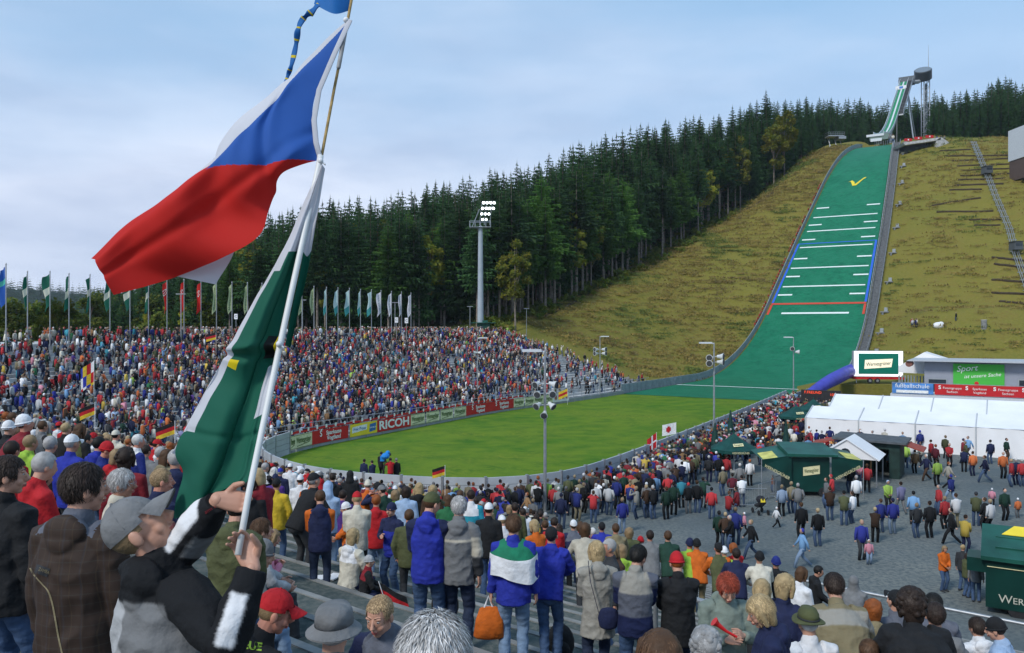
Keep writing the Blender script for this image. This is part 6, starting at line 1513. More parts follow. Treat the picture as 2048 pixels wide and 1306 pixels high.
# ------------------------------------------------------------------ people: who stands where
JN = dict(royal='bright blue', jeans='blue denim', lightjeans='pale denim', darkjeans='dark denim', sky='sky blue', lightblue='pale blue', darkred='deep red', darkgreen='dark green', lightgrey='light grey', stone='stone grey', slate='slate grey', sage='grey-green')
def cn(c): return JN.get(c, c)
pr = random.Random(21)
JK = ['black'] * 14 + ['navy'] * 10 + ['charcoal'] * 8 + ['red'] * 12 + ['blue'] * 7 + ['royal'] * 2 + ['grey'] * 8 + ['lightgrey'] * 4 + ['white'] * 6 + ['beige'] * 5 + ['cream'] * 4 + ['brown'] * 5 + ['olive'] * 5 + ['khaki'] * 4 + ['darkgreen'] * 4 + ['orange'] * 3 + ['darkred'] * 4 + ['sky'] * 3 + ['turquoise'] * 2 + ['yellow'] * 1 + ['lime'] * 1 + ['pink', 'maroon', 'purple', 'lavender', 'green', 'tan']
TR = ['jeans'] * 8 + ['darkjeans'] * 6 + ['black'] * 5 + ['charcoal'] * 3 + ['lightjeans'] * 2 + ['khaki', 'grey', 'brown', 'navy']
HR = ['dark'] * 5 + ['brown'] * 6 + ['sand'] * 3 + ['blond'] * 2 + ['grey'] * 4 + ['white', 'black', 'ginger']
def rlook(hoodp=.25):
    hd = pr.choice(['short'] * 7 + ['bob'] * 2 + ['long'] * 2 + ['cap'] * 3 + ['beanie'] * 2 + ['crop']); return dict(j=pr.choice(JK), t=pr.choice(TR), hair=pr.choice(HR), head=hd, gear=pr.choice(['black', 'navy', 'red', 'white', 'grey', 'charcoal']), hood=1 if pr.random() < hoodp else 0, skin=pr.choice(['fair', 'mid', 'ruddy']), wide=pr.choice([1.0, 1.0, 1.08]),
                yoke=pr.choice([None] * 5 + ['black', 'white', 'grey', 'red']), sleeve=pr.choice([None] * 6 + ['black', 'white']), coat=pr.choice([0, 0, 0, .14]))
def solve(u, v, h, Yest):
    """distance near Yest at which a figure h tall standing on the steps has its head at (u, v)"""
    best = None
    for i in range(81):
        Y = Yest * (.8 + .4 * i / 80); x = (u - CX) / FPX * Y; z = EYE + (CY - v) / FPX * Y; e = abs(z - H(x, Y) - h) + .5 * abs(Y / Yest - 1)
        if best is None or e < best[0]: best = (e, Y, x, z)
    _, Y, x, z = best; g_ = H(x, Y); return V((x, Y, g_)), z - g_
CAND = []          # everyone not hand-placed: dict(p, rz, h, look, pose, zone)
occupied = []
def free(x, y, r):
    for a, b_, c in occupied:
        if (a - x) ** 2 + (b_ - y) ** 2 < (r + c) ** 2 * .9: return False
    return True
def face_to(p, tx, ty, jit=20): return math.atan2(-(tx - p[0]), ty - p[1]) + R(pr.uniform(-jit, jit))
# plaza: (u, v of the feet, jacket, trousers, pose, facing in degrees or None, options)
PZ = """1245 1067 royal lightjeans stand 10|1273 1038 stone jeans cam 60|1294 1036 brown jeans front 30|1307 1038 black jeans front 20|1333 1039 darkgreen black stand 10|1347 1030 darkgreen black pocket -20|1363 1016 turquoise black front 0|1377 1027 black grey stand 0 cap,red|1394 1026 black jeans pocket -30|1406 1016 darkgreen charcoal cam -40|1423 1038 red jeans stand -20|1457 1046 red jeans front -60|1213 999 black black stand 0 beanie,black|1242 993 red black stand 0|1262 999 red jeans pocket -20|1159 1021 khaki lightgrey pocket 0|1173 1002 grey charcoal stand 10|1136 1013 olive brown stand 0 beanie,charcoal|1117 1021 sage jeans front 0|1095 1020 lime black front -20 long|1081 1008 red black stand 0|1055 1049 tan khaki walk 100|1041 1021 brown jeans stand 0|1339 970 grey jeans stand 0 cap,white|1318 947 yellow black hips 20|1370 971 white jeans stand 0|1437 965 black jeans stand 0 beanie,grey|1453 964 red jeans stand -30|1419 947 navy jeans stand 0|1446 992 khaki jeans stand 20|1465 1004 maroon charcoal pocket 0|1484 1014 white jeans front 0|1474 1039 darkred jeans front 60|1438 1095 darkgreen black stand -40 beanie,black|1451 1098 brown jeans pocket -10 long|1462 1105 black jeans cup 70|1471 1090 blue jeans stand -30|1503 1118 black jeans walk 90|1564 1033 lightblue black stand 0 bob|1583 1027 khaki jeans stand 10 long|1596 1033 grey jeans pocket -10|1603 1080 black black stand 0|1605 1136 sky lightjeans walk 85 cap,royal|1636 1093 black jeans stand 0|1660 1041 brown jeans front -10|1653 1017 grey jeans stand 90|1664 1008 red black front 60|1688 1051 olive jeans front -20|1705 1047 white jeans stand 30|1713 1014 white black stand 0|1734 985 red black walk -20|1718 973 pink jeans front 160|1723 1120 royal charcoal stand 180 long|1750 1085 brown black leanlow -30|1762 1065 blue jeans stand 0|1786 1068 royal lightjeans stand 0 cap,navy|1775 1022 lime black cup 180 beanie,lightblue|1802 1027 lavender grey walk 0|1827 1049 sky charcoal stand -20 beanie,black|1834 1076 charcoal jeans pocket 10|1860 1076 black black stand 0 hat,black|1878 1031 red jeans stand 90 beanie,grey|1890 1058 red black stand 10|1913 1055 white khaki front 0|1902 1008 blue lightjeans walk 20 cap,royal|1897 979 beige black walk -100|1875 973 lime black stand 0 bob|1853 962 navy brown walk2 100|1830 947 tan black stand 0 bob|1811 936 lime jeans stand -20|1782 946 lightblue black stand 0 bob|1796 938 black navy stand 20|1898 935 red black front 170|1928 944 navy black hips -30|1946 952 orange navy stand 0|1970 966 navy jeans walk 60|1981 928 navy jeans stand 0|2006 957 orange black stand 170|2023 974 red jeans stand 60|2033 970 navy navy front 0|2044 973 red jeans stand 0|1952 1052 olive jeans front -30|1970 1064 black black pocket 30|1981 1066 white black stand 20 long|2009 1041 darkgreen black stand 180 beanie,black|1930 1106 yellow navy front -60|1887 1182 orange jeans front 190|1932 1194 olive jeans front -90 bob|1925 1182 charcoal jeans stand -60|1952 1204 grey jeans stand -30|1903 1090 black black walk 60 cap,black|1843 930 cream charcoal pocket 40|1862 925 red charcoal stand 30|1871 938 maroon black stand -60|1840 905 blue jeans stand 0 cap,royal|1885 905 white black stand 30|1650 985 grey charcoal stand -60|1700 985 black jeans pocket 10|1480 985 grey black stand 0|1500 972 white black stand 0 beanie,orange"""
for q in PZ.split('|'):
    f = q.split(); u, v = float(f[0]), float(f[1]); p = plaza(u, v); occupied.append((p.x, p.y, .28)); lk = rlook(.2); lk.update(j=f[2], t=f[3], yoke=None, sleeve=None, coat=.14 if f[2] in ('tan',) else 0)
    if len(f) > 6:
        o_ = f[6].split(','); lk['head'] = o_[0]
        if len(o_) > 1: lk['gear'] = o_[1]
        if o_[0] == 'long': lk['hair'] = 'blond'
    elif lk['head'] in ('cap',): lk['head'] = 'short'
    if f[2] == 'yellow' and u > 1900: lk['sleeve'] = 'navy'
    CAND.append(dict(p=p, rz=R(float(f[5])), h=pr.uniform(1.66, 1.82), look=lk, pose=f[4], hand=True, zone='on the open gravel plaza'))
for u, v, j, pose, rz in ((1489, 1068, 'pink', 'walk', 60), (1553, 1056, 'white', 'walk', -80), (1738, 1129, 'pink', 'stand', 170), (1984, 1014, 'pink', 'stand', -40), (2036, 1036, 'orange', 'stand', 0), (1546, 985, 'orange', 'stand', 90)):
    p = plaza(u, v); occupied.append((p.x, p.y, .25)); lk = rlook(0); lk.update(j=j, head='beanie', gear='white', coat=0); CAND.append(dict(p=p, rz=R(rz), h=1.08, look=lk, pose=pose, hand=True, child=True, zone='on the open gravel plaza'))
# crowd along the barrier wall
wallpts = resample(WALL[iA:], .45)
for k in range(7):
    for i, q in enumerate(wallpts[:-1]):
        d = (wallpts[i + 1] - q).normalized(); n_ = V((d.y, -d.x, 0)); n_ = n_ if n_.dot(V((4, 75, 0)) - q) < 0 else -n_
        p = q + n_ * (.75 + k * .72) + V((pr.uniform(-.2, .2), pr.uniform(-.2, .2), 0)); s_, o_ = to_so(p.x, p.y)
        dens = .80 - .10 * k
        if s_ > -110: dens = .62 - .1 * k
        if s_ > -92: dens *= .5
        if q.x < -12: dens = .7 if k < 3 else 0
        if bowl_d(p.x, p.y)[0] > -.3 or pr.random() > dens or not free(p.x, p.y, .22): continue
        occupied.append((p.x, p.y, .2)); CAND.append(dict(p=p, rz=face_to(p, 60, 170, 40), h=pr.uniform(1.6, 1.84), look=rlook(), pose=pr.choice(['stand', 'pocket', 'front', 'stand', 'fold', 'cam', 'relaxed']), zone='in the crowd along the curved barrier wall'))
# among and beside the tables
for i in range(290):
    s_ = pr.uniform(-141, -92); o_ = 17 + abs(pr.gauss(0, 6.5)); p = so(s_, o_)
    if o_ > 29 or not free(p.x, p.y, .25): continue
    u = CX + p.x / p.y * FPX
    if 1520 < u < 1730 and 46 < p.y < 60: continue
    occupied.append((p.x, p.y, .24)); CAND.append(dict(p=p, rz=face_to(p, 60, 170, 160 if pr.random() < .5 else 30), h=pr.uniform(1.58, 1.84), look=rlook(), pose=pr.choice(['stand', 'pocket', 'front', 'front', 'cup', 'walk', 'relaxed', 'sit' if False else 'stand']), zone='in the crowd around the beer tables'))
# near the hut and marquee
for i in range(40):
    u, v = pr.uniform(1735, 2040), pr.uniform(880, 930); p = plaza(u, v)
    if p.y > 68 or not free(p.x, p.y, .3): continue
    occupied.append((p.x, p.y, .28)); CAND.append(dict(p=p, rz=R(pr.uniform(-180, 180)), h=pr.uniform(1.62, 1.82), look=rlook(), pose=pr.choice(['stand', 'front', 'walk', 'pocket', 'cup']), zone='in front of the white marquee'))
# lower and middle rows of the near stand: (u, v of head top, distance, jacket, trousers, pose, facing, head, headgear/hair)
ND = """942 985 17 turquoise jeans stand 0 short dark|977 1012 14.5 black jeans stand -10 cap white|958 1013 18 lightblue jeans front 0 short ginger|1006 1036 17 white charcoal front 20 cap white|1030 1010 19 olive jeans stand 0 short dark|1072 1045 16 orange jeans front 30 bob blond|1068 1052 19 green jeans stand 0 bob brown|1107 1040 17.5 red charcoal front -20 short dark|1090 1045 20 black jeans stand 0 short brown|1118 1052 21 grey jeans front 0 long dark|1148 1050 19 navy black lean 0 cap white|1161 1048 20 red jeans front 0 bob brown|1172 1066 16 beige charcoal leanlow 0 bob brown|1186 1060 20.5 darkred jeans front 0 short white|1205 1054 19.5 royal jeans lean 0 cap black|1233 1057 19 khaki jeans lean 0 short brown|1260 1065 19 olive jeans lean 0 bob sand|1282 1078 20 charcoal black front 0 beanie red|1302 1071 18.5 grey jeans lean 0 short dark|1338 1072 18.3 darkgreen maroon lean 0 short brown|1382 1087 18.8 lime lightjeans lean 0 beanie navy|1396 1088 18 orange khaki lean 0 beanie black|1440 1097 17.3 olive charcoal lean 0 cap black|1449 1098 19 lime jeans stand 0 beanie white|1474 1108 16.5 navy charcoal lean -10 short dark|1470 1091 19 red jeans front 20 bob ginger|1523 1115 15.8 cream black lean 0 beanie black|1556 1125 17.5 black black lean 0 beanie blue|1598 1140 13.5 white charcoal front -60 bob brown|1631 1135 17.5 black black front -100 short black|1706 1163 16 grey grey lean -30 beanie grey|1232 1090 12.5 brown jeans front 110 bob sand|1222 1085 11 charcoal jeans stand 100 short grey|1244 1095 14 lime jeans stand 0 bob sand|865 975 19 brown jeans stand 0 bob blond|895 995 16 green jeans front 0 bob brown|550 952 19 purple jeans stand 0 cap navy|552 962 15 yellow jeans pocket 0 cap black|600 955 20 white jeans stand 0 cap white|622 958 17 orange jeans stand 0 beanie red|640 960 18 red jeans stand 0 beanie red|665 950 21 black jeans stand 0 short dark|700 945 22 black jeans stand 0 beanie black|756 970 18 navy jeans cam 40 beanie black|768 975 17 darkgreen jeans front 60 cap grey|735 965 19 orange jeans front 0 beanie cream|790 985 19 lime jeans stand 0 bob sand|812 978 17 lightblue jeans stand 0 bob dark|838 970 19 black navy stand 0 long blond|920 985 19 black jeans stand -10 short brown|655 968 15.5 lightblue lightjeans front 0 beanie lightblue|685 985 17 purple jeans stand 0 short dark|640 987 13.2 navy darkjeans front 10 short brown|714 990 13.2 cream charcoal front 10 cap red|752 995 14.5 red lightjeans stand 0 short ginger|818 1025 12.3 olive charcoal pocket 0 short brown|605 965 13.8 black charcoal leanlow -40 cap black|522 944 11.5 darkred charcoal front 60 bob blond|500 965 13 black jeans stand 0 short black|512 975 16 navy jeans stand 10 short brown|560 940 23 navy jeans stand 0 cap royal|580 930 25 white jeans stand 0 cap white|1046 1020 20 white charcoal stand 20 short dark|73 916 8.2 red charcoal front -40 short grey|78 957 8.6 sky jeans front -50 bob dark|98 880 10.5 black charcoal stand -10 short grey|140 877 11.5 royal charcoal stand -20 cap white|57 877 12 lime jeans stand -30 short sand|20 890 10.5 red jeans stand -10 short dark|225 905 12 red charcoal front -50 bob sand|250 906 11 darkred black stand 10 curly dark|350 908 10.5 navy charcoal stand 20 short grey|330 905 12.5 khaki jeans stand -30 long brown|195 880 13.5 royal jeans stand -20 short black|165 872 15 white charcoal front -40 short black|12 850 13 darkred charcoal leanlow -50 beanie white|40 860 14 navy charcoal stand -40 short brown|290 895 15 grey charcoal stand -20 short dark|270 880 16 charcoal jeans stand -20 cap black|230 865 18 cream jeans stand -10 cap cream|205 890 12.5 blue jeans front -70 beanie red|305 880 19 purple jeans stand 0 short dark|360 890 16 red jeans stand 10 cap red"""
for q in ND.split('|'):
    f = q.split(); u, v, Yc = float(f[0]), float(f[1]), float(f[2]); child = (u, v) in ((1068., 1052.), (640., 987.)); p, h = solve(u, v, 1.72, Yc); h = min(1.9, max(1.35, h)); lk = rlook(0)
    lk.update(j=f[3], t=f[4], head=f[7], yoke=None, sleeve=None, coat=0, wide=1.04, hood=1 if f[3] in ('lime', 'cream', 'red', 'royal', 'navy', 'khaki', 'beige', 'black') else 0)
    if f[7] in ('cap', 'beanie'): lk['gear'] = f[8]; lk['hood'] = 0
    else: lk['hair'] = f[8]
    if f[7] == 'beanie' and f[8] == f[3]: lk['hood'] = 2
    if u == 640: lk.update(sleeve='orange')
    if u == 1440: lk.update(sleeve='orange')
    if u == 1148: lk.update(yoke='slate')
    if u == 942: lk.update(yoke='white')
    if lk['hood'] == 2: lk['head'] = 'short'
    pp_ = f[5]; occupied.append((p.x, p.y, .3)); CAND.append(dict(p=p, rz=R(float(f[6])), h=h / (.9 if pp_ == 'leanlow' else .95 if pp_ == 'lean' else 1), look=lk, pose=pp_, hand=True, zone='on the near stand'))
# packed left side of the bowl (near stand), seen from behind and from the side
for k in range(7, 30):
    for i in range(0, len(fc)):
        q = fc[i] + NF[i] * (k * TREAD + .55) + V((pr.uniform(-.15, .15), pr.uniform(-.15, .15), 0)); u = CX + q.x / max(q.y, .1) * FPX
        if q.y < 12.5 or fc[i].y > 60 or u > 650 or u < -60: continue
        if q.y < 17 and u > 380: continue
        if pr.random() > (.80 if u < 480 else .5) * (1 if q.y < 45 else .62) or not free(q.x, q.y, .30 if q.y < 25 else .24): continue
        occupied.append((q.x, q.y, .22)); p = V((q.x, q.y, H(q.x, q.y))); CAND.append(dict(p=p, rz=face_to(p, 40, 120, 25), h=pr.uniform(1.6, 1.82), look=rlook(), pose=pr.choice(['stand', 'pocket', 'front', 'relaxed', 'fold']), zone='in the packed crowd on the left of the stand'))
# lower rows of the near stand, centre and right
for k in range(1, 12):
    for i in range(0, len(fc)):
        q = fc[i] + NF[i] * (k * TREAD + .5) + V((pr.uniform(-.2, .2), pr.uniform(-.2, .2), 0)); u = CX + q.x / max(q.y, .1) * FPX
        if q.y < 12 or fc[i].y > 60 or u < 520 or u > 1100: continue
        if q.y < 17.5: continue
        if pr.random() > (.55 if u < 1100 else .0) or not free(q.x, q.y, .3): continue
        occupied.append((q.x, q.y, .22)); p = V((q.x, q.y, H(q.x, q.y))); CAND.append(dict(p=p, rz=face_to(p, 50, 140, 25), h=pr.uniform(1.6, 1.82), look=rlook(), pose=pr.choice(['stand', 'pocket', 'front', 'relaxed']), zone='on the lower steps of the near stand'))
for c in CAND: c['size'] = 1.0 / c['p'].y
FAR = []
# far stand
for k in range(0, 31):
    for i in range(0, len(fc)):
        if fc[i].y < 60: continue
        for rep in range(2):
            q = fc[i] + NF[i] * (k * TREAD + .55 + pr.uniform(-.25, .25)) + V((pr.uniform(-.5, .5), pr.uniform(-.5, .5), 0)); s_, o_ = to_so(q.x, q.y); u = CX + q.x / q.y * FPX
            d = .95 - .30 * sm((u - 480) / 240)
            right = sm((u - 900) / 260); low_ = 1 - k / 29
            d *= 1 - .5 * right * sm(low_ * 1.5) - .18 * right
            if k < 3 and u > 1000: d *= .8
            if 26 <= k: d = .72 - .25 * right
            cl = noise.noise(V((q.x * .25, q.y * .25, k * .3))); d *= 1 + .9 * cl * (1 if u > 760 else .25)
            if pr.random() > d: continue
            FAR.append((q.x, q.y, H(q.x, q.y), face_to((q.x, q.y), 60, 120, 30)))
CAND.sort(key=lambda c: -c['size'])
# ------------------------------------------------------------------ hand-made foreground figures
HEROES = []
M_panel = attr_mat('panelled_cloth', .85); _t = M_panel.node_tree; _n = _t.nodes.new('ShaderNodeTexNoise'); _n.inputs['Scale'].default_value = 13; _n.inputs['Detail'].default_value = 5; _b = _t.nodes.new('ShaderNodeBump'); _b.inputs['Strength'].default_value = .9; _b.inputs['Distance'].default_value = .02; _c = _t.nodes.new('ShaderNodeTexCoord'); _t.links.new(_c.outputs['Object'], _n.inputs[0]); _t.links.new(_n.outputs[0], _b.inputs['Height']); _t.links.new(_b.outputs[0], _t.nodes['Principled BSDF'].inputs['Normal'])
def face_cut(p): return not (p.y > .055 and p.z < .075) and not (abs(p.x) > .055 and -.03 < p.y < .05 and p.z < .005) and p.z > -.06
def hero(u, v, Yh, h=1.75, pose='stand', rz=0, label='', j='black', t='jeans', hair='brown', head='short', gear='grey', yoke=None, sleeve=None, coat=0, hood=0, wide=1.0, skin='fair', custom=None, zones=None, zmats=None, at_=None, hl=.045, hn=3600, fit=True, curl=0, spike=0, glasses=False):
    """detailed figure; (u, v) is where the top of the head appears"""
    cu = dict(custom or {}); cu.setdefault('seed', len(HEROES) * 1.7 + 1); f = figure(pose, cu, 0, coat, hood, wide); J = f['J']
    top = (J['head'] @ V((0, -.01, .125))); k = h / 1.75
    if at_ is None:
        Rz = Matrix.Rotation(R(rz), 3, 'Z'); tp = Rz @ (top * k); target = P(u, v, Yh); p = target - tp
        if fit:
            g_ = H(p.x, p.y); hz = target.z - g_; k2 = hz / top.z
            if .80 < k2 < 1.12 and pose not in (): k = k2; tp = Rz @ (top * k); p = target - tp
    else: p = at_
    o = link('person', f['body']); o.location = p; o.rotation_euler = (0, 0, R(rz)); o.scale = (k, k, k); setmat(o, [SKIN[skin], M_lips, M_eyew, M_iris]); o['label'] = label; o['category'] = 'person'
    jm = f['jacket']; c = link('jacket', jm, o)
    if zones:
        ce, hgt, slv, JJ = f['zone_data']; zz = zones(ce, hgt, slv, JJ)
        if any(not isinstance(m, str) for m in zmats):
            li = np.empty(len(jm.loops), int); jm.loops.foreach_get('vertex_index', li); ls = np.empty(len(jm.polygons), int); jm.polygons.foreach_get('loop_start', ls); jm.polygons.foreach_set('material_index', zz[li[ls]]); setmat(c, [FAB[m] if isinstance(m, str) else m for m in zmats])
        else:
            jm.polygons.foreach_set('material_index', [0] * len(jm.polygons)); ca = np.array([CLO[m] + (1,) for m in zmats])[zz]
            ed = np.empty(len(jm.edges) * 2, int); jm.edges.foreach_get('vertices', ed); ed = ed.reshape(-1, 2)
            for _ in range(1):                                   # soften the seam by one mesh step
                ac = ca.copy(); ct = np.ones(len(ca)); np.add.at(ac, ed[:, 0], ca[ed[:, 1]]); np.add.at(ac, ed[:, 1], ca[ed[:, 0]]); np.add.at(ct, ed[:, 0], 1); np.add.at(ct, ed[:, 1], 1); ca = ac / ct[:, None]
            at = jm.attributes.new('col', 'FLOAT_COLOR', 'POINT'); at.data.foreach_set('color', ca.ravel()); setmat(c, [M_panel])
    else: setmat(c, [FAB[j], FAB[yoke or j], FAB[sleeve or j]])
    c = link('trousers', f['trousers'], o); setmat(c, [FAB[t]]); c = link('shoes', f['shoes'], o); setmat(c, [FAB['charcoal']])
    T = J['head']
    if hood != 2:
        for nm, mb, role in headwear(head, T, True):
            if role == 'hair' and head in ('short', 'crop', 'long', 'bob', 'curly'):
                st = strands(T, hn, hl, (.084, .104, .100) if head != 'curly' else (.104, .124, .118), .25 if head in ('short', 'crop') else .8, len(HEROES), face_cut if head in ('short', 'crop') else (lambda q: not (q.y > .05 and q.z < .08) and q.z > -.08), curl=curl, spike=spike); mb.merge(st)
            me = mb.mesh(nm); me.materials.append(None); me.polygons.foreach_set('use_smooth', [True] * len(me.polygons)); c = link(nm, me, o); setmat(c, [HAIR[hair], HAIR2[hair]] if role == 'hair' else [FAB['charcoal' if role == 'band' else gear]])
    b = MB()
    for s in (-1, 1): b.tube([(s * .012, .094, .034), (s * .030, .092, .041), (s * .05, .078, .036)], .0024, 5, M=T)
    me = b.mesh('eyebrow'); me.materials.append(None); c = link('eyebrow', me, o); setmat(c, [HAIR['brown' if hair not in ('black', 'dark') else 'dark']])
    if glasses:
        b = MB()
        for s in (-1, 1): b.tube([(s * .032 + .022 * math.cos(a), .104, .008 + .016 * math.sin(a)) for a in [i * .524 for i in range(13)]], .0013, 4, M=T); b.tube([(s * .054, .10, .014), (s * .08, .03, .012), (s * .082, -.02, .008)], .0013, 4, M=T)
        b.tube([(-.010, .106, .012), (.010, .106, .012)], .0013, 4, M=T); me = b.mesh('glasses'); me.materials.append(None); c = link('glasses', me, o); setmat(c, [M_metal])
    HEROES.append(o); occupied.append((p.x, p.y, .3)); o['_k'] = k; del o['_k']; return o, J, k
# --- the boy with the flag
bp = P(338, 1150, 2.98); bz = 8.10; brz = -40
def w2l(w, origin, rz, k): return Matrix.Rotation(-R(rz), 3, 'Z') @ ((w - origin) / k)
def w2d(w, rz): return Matrix.Rotation(-R(rz), 3, 'Z') @ V(w)
bo = V((bp.x, bp.y, bz)); bk = 1.0
pole_ax = (P(560, 690, 3.0) - P(476, 1110, 2.75)).normalized()
def grip(pt, fwd, toward):
    fwd = V(fwd).normalized(); pin = pole_ax.cross(fwd); pin = -pin if pin.dot(V(toward)) < 0 else pin; pin.normalize(); return pt - fwd * .080 - pin * .030, pin
def perp(v): v = V(v).normalized(); v = v - pole_ax * v.dot(pole_ax); return v.normalized()
hf0, hf1 = perp((.9, .15, 0)), V((-.5, .35, .8)).normalized(); wr0, pin0 = grip(P(499, 982, 2.845), hf0, (0, -1, 0)); wr1, pin1 = grip(P(480, 1092, 2.765), hf1, (0, -1, 0))
def boy_z(ce, hgt, slv, J):
    z = np.zeros(len(ce), int)                                    # 0 black 1 pale grey 2 grey 3 white
    rx = (ce - np.array(J['hip'])) @ np.array(J['right']); tors = ~slv & (ce[:, 1] < .075)
    z[tors & (hgt < .485)] = 1; z[tors & (hgt < .50) & (rx > .0)] = 2
    for i in (0, 1):
        e, w_ = np.array(J['e%d' % i]), np.array(J['w%d' % i]); ax = (w_ - e) / np.linalg.norm(w_ - e); t = (ce - e) @ ax; rad = (ce - e) - t[:, None] * ax
        near = slv & (np.linalg.norm(rad, axis=1) < .085)
        view = np.array(w2d((0, -1, 0), brz)); view = view - ax * (view @ ax); view /= np.linalg.norm(view); upv = np.cross(ax, view); a_, c_ = rad @ upv, rad @ view
        if i == 0: z[near & (t > -.08) & (t < .19) & (a_ * np.sign(upv[2] + 1e-6) > .008)] = 3; z[near & (t > -.10) & (t < .12) & (a_ * np.sign(upv[2] + 1e-6) < -.024)] = 2
        else: z[near & (t > .0) & (t < .17) & (c_ > .012) & (np.abs(a_) < .03)] = 3
    return z
boy, BJ, _ = hero(0, 0, 0, pose='stand', rz=brz, label='person in grey cap and black, white and grey jacket raising the flagpole', t='jeans', hair='sand', head='cap', gear='grey', hood=1, wide=1.18, at_=bo, zones=boy_z, zmats=['black', 'lightgrey', 'grey', 'white'],
    custom=dict(h=(tuple(w2l(wr0, bo, brz, bk)), tuple(w2l(wr1, bo, brz, bk))), eh=((-.6, .3, -.8), (.0, -.45, -1)), pitch=42, yaw=-38, shw=.18, curl=1.15, hf=(tuple(w2d(hf0, brz)), tuple(w2d(hf1, brz))), palm=(tuple(w2d(pin0, brz)), tuple(w2d(pin1, brz))), lean=-2, seed=3, vox=.0065))
# cigarette
# --- row of nearest figures on the left
def brown_z(ce, hgt, slv, J):
    z = np.zeros(len(ce), int); rx = (ce - np.array(J['hip'])) @ np.array(J['right']); line = -.10 + .10 * np.sin(np.clip((.42 - hgt) / .5, 0, 1) * 1.6)
    z[(hgt > .53) & (ce[:, 1] > -.085) & ~slv] = 2; return z
def plaid():
    m = bpy.data.materials.new('brown_plaid_cloth'); m.use_nodes = True; t = m.node_tree; b = t.nodes['Principled BSDF']; b.inputs['Roughness'].default_value = .8; tcn = t.nodes.new('ShaderNodeTexCoord'); prev = None
    for ax_, sc_, c in (('X', 34, (.06, .036, .016)), ('Z', 34, (.04, .036, .03)), ('X', 21, (.03, .028, .035))):
        wv = t.nodes.new('ShaderNodeTexWave'); wv.bands_direction = ax_; wv.inputs['Scale'].default_value = sc_ / 6.28 * 1.1; wv.inputs['Distortion'].default_value = .25
        r_ = t.nodes.new('ShaderNodeMapRange'); r_.inputs[1].default_value = .965; r_.inputs[2].default_value = 1.0; t.links.new(tcn.outputs['Object'], wv.inputs[0]); t.links.new(wv.outputs['Fac'], r_.inputs[0])
        nn = t.nodes.new('ShaderNodeTexNoise'); nn.inputs['Scale'].default_value = 45; mu = t.nodes.new('ShaderNodeMath'); mu.operation = 'MULTIPLY'; t.links.new(tcn.outputs['Object'], nn.inputs[0]); t.links.new(r_.outputs[0], mu.inputs[0]); t.links.new(nn.outputs[0], mu.inputs[1])
        mx = t.nodes.new('ShaderNodeMixRGB'); mx.inputs[2].default_value = (*c, 1); t.links.new(mu.outputs[0], mx.inputs[0])
        if prev: t.links.new(prev.outputs[0], mx.inputs[1])
        else: mx.inputs[1].default_value = (.028, .014, .008, 1)
        prev = mx
    t.links.new(prev.outputs[0], b.inputs['Base Color']); return m
BROWN = hero(165, 930, 3.9, 1.74, 'pocket', -12, 'person with dark hair in a brown checked hooded jacket left of the cap', hair='dark', hood=1, wide=1.14, zones=brown_z, zmats=[plaid(), 'cream', 'slate'], custom=dict(yaw=-38, h=((-.24, .05, .85), (.24, .05, .85))), hn=3800, hl=.045)
hero(14, 914, 4.7, 1.76, 'stand', -20, 'person with dark hair in a black high-collared jacket at the left picture edge', j='black', hair='dark', custom=dict(yaw=-45), hn=3000, hl=.04, wide=1.1)
hero(242, 940, 6.9, 1.72, 'stand', -55, 'grey-haired person with glasses and a cream jacket behind the cap', j='cream', hair='grey', custom=dict(yaw=-25), glasses=True, skin='mid', hl=.05)
hero(322, 938, 6.6, 1.74, 'stand', -35, 'person with cropped hair in a dark jacket just above the grey cap', j='navy', hair='sand', head='crop', custom=dict(yaw=-25), hl=.008, skin='ruddy')
hero(478, 990, 5.6, 1.6, 'front', -10, 'person in an olive hooded jacket with lime trim, behind the pole and the raised arm', j='olive', sleeve='olive', yoke='olive', hair='black', head='beanie', gear='black', hood=1, wide=1.15)
hero(530, 1083, 6.8, 1.6, 'sitfront', -65, 'seated person in a grey knitted cap and pale hooded jacket', j='stone', hair='brown', head='beanie', gear='grey', hood=1, wide=1.1, fit=False, t='lightjeans')
hero(522, 1038, 8.3, 1.7, 'sit', -60, 'seated person with brown hair in a light grey jacket behind the grey knitted cap', j='lightgrey', hair='brown', fit=False, t='charcoal')
hero(549, 1060, 8.8, 1.25, 'sitfront', -70, 'seated girl with long light brown hair in a pink jacket', j='pink', hair='sand', head='long', fit=False, t='darkjeans')
REDCAP = hero(560, 1183, 4.5, 1.65, 'sitfront', -50, 'seated person in a red baseball cap and a black hooded top', j='black', hair='sand', head='cap', gear='red', hood=1, wide=1.05, fit=False, custom=dict(yaw=-20, pitch=-18), skin='ruddy')
hero(668, 1215, 4.0, 1.7, 'sit', -5, 'person in a grey sun hat seen from behind at the bottom edge', j='grey', hair='grey', head='bucket', gear='grey', hood=1, fit=False, wide=1.05)
hero(757, 1196, 4.75, 1.6, 'sit', 150, 'young person with cropped fair hair and a patterned hood turning towards the camera', j='navy', yoke='slate', hair='sand', head='crop', hood=1, fit=False, custom=dict(yaw=12, pitch=-12), hl=.010, hn=3000)
hero(868, 1236, 2.05, 1.68, 'stand', 0, 'grey-haired head close to the camera at the bottom edge, seen from behind', j='charcoal', hair='grey', hn=9000, hl=.045, fit=False, spike=.35, custom=dict(pitch=-8))
hero(1320, 1268, 3.3, 1.62, 'stand', 10, 'top of a brown-haired head at the bottom edge, right of centre', j='brown', hair='brown', head='bob', hn=5000, hl=.06, fit=False)
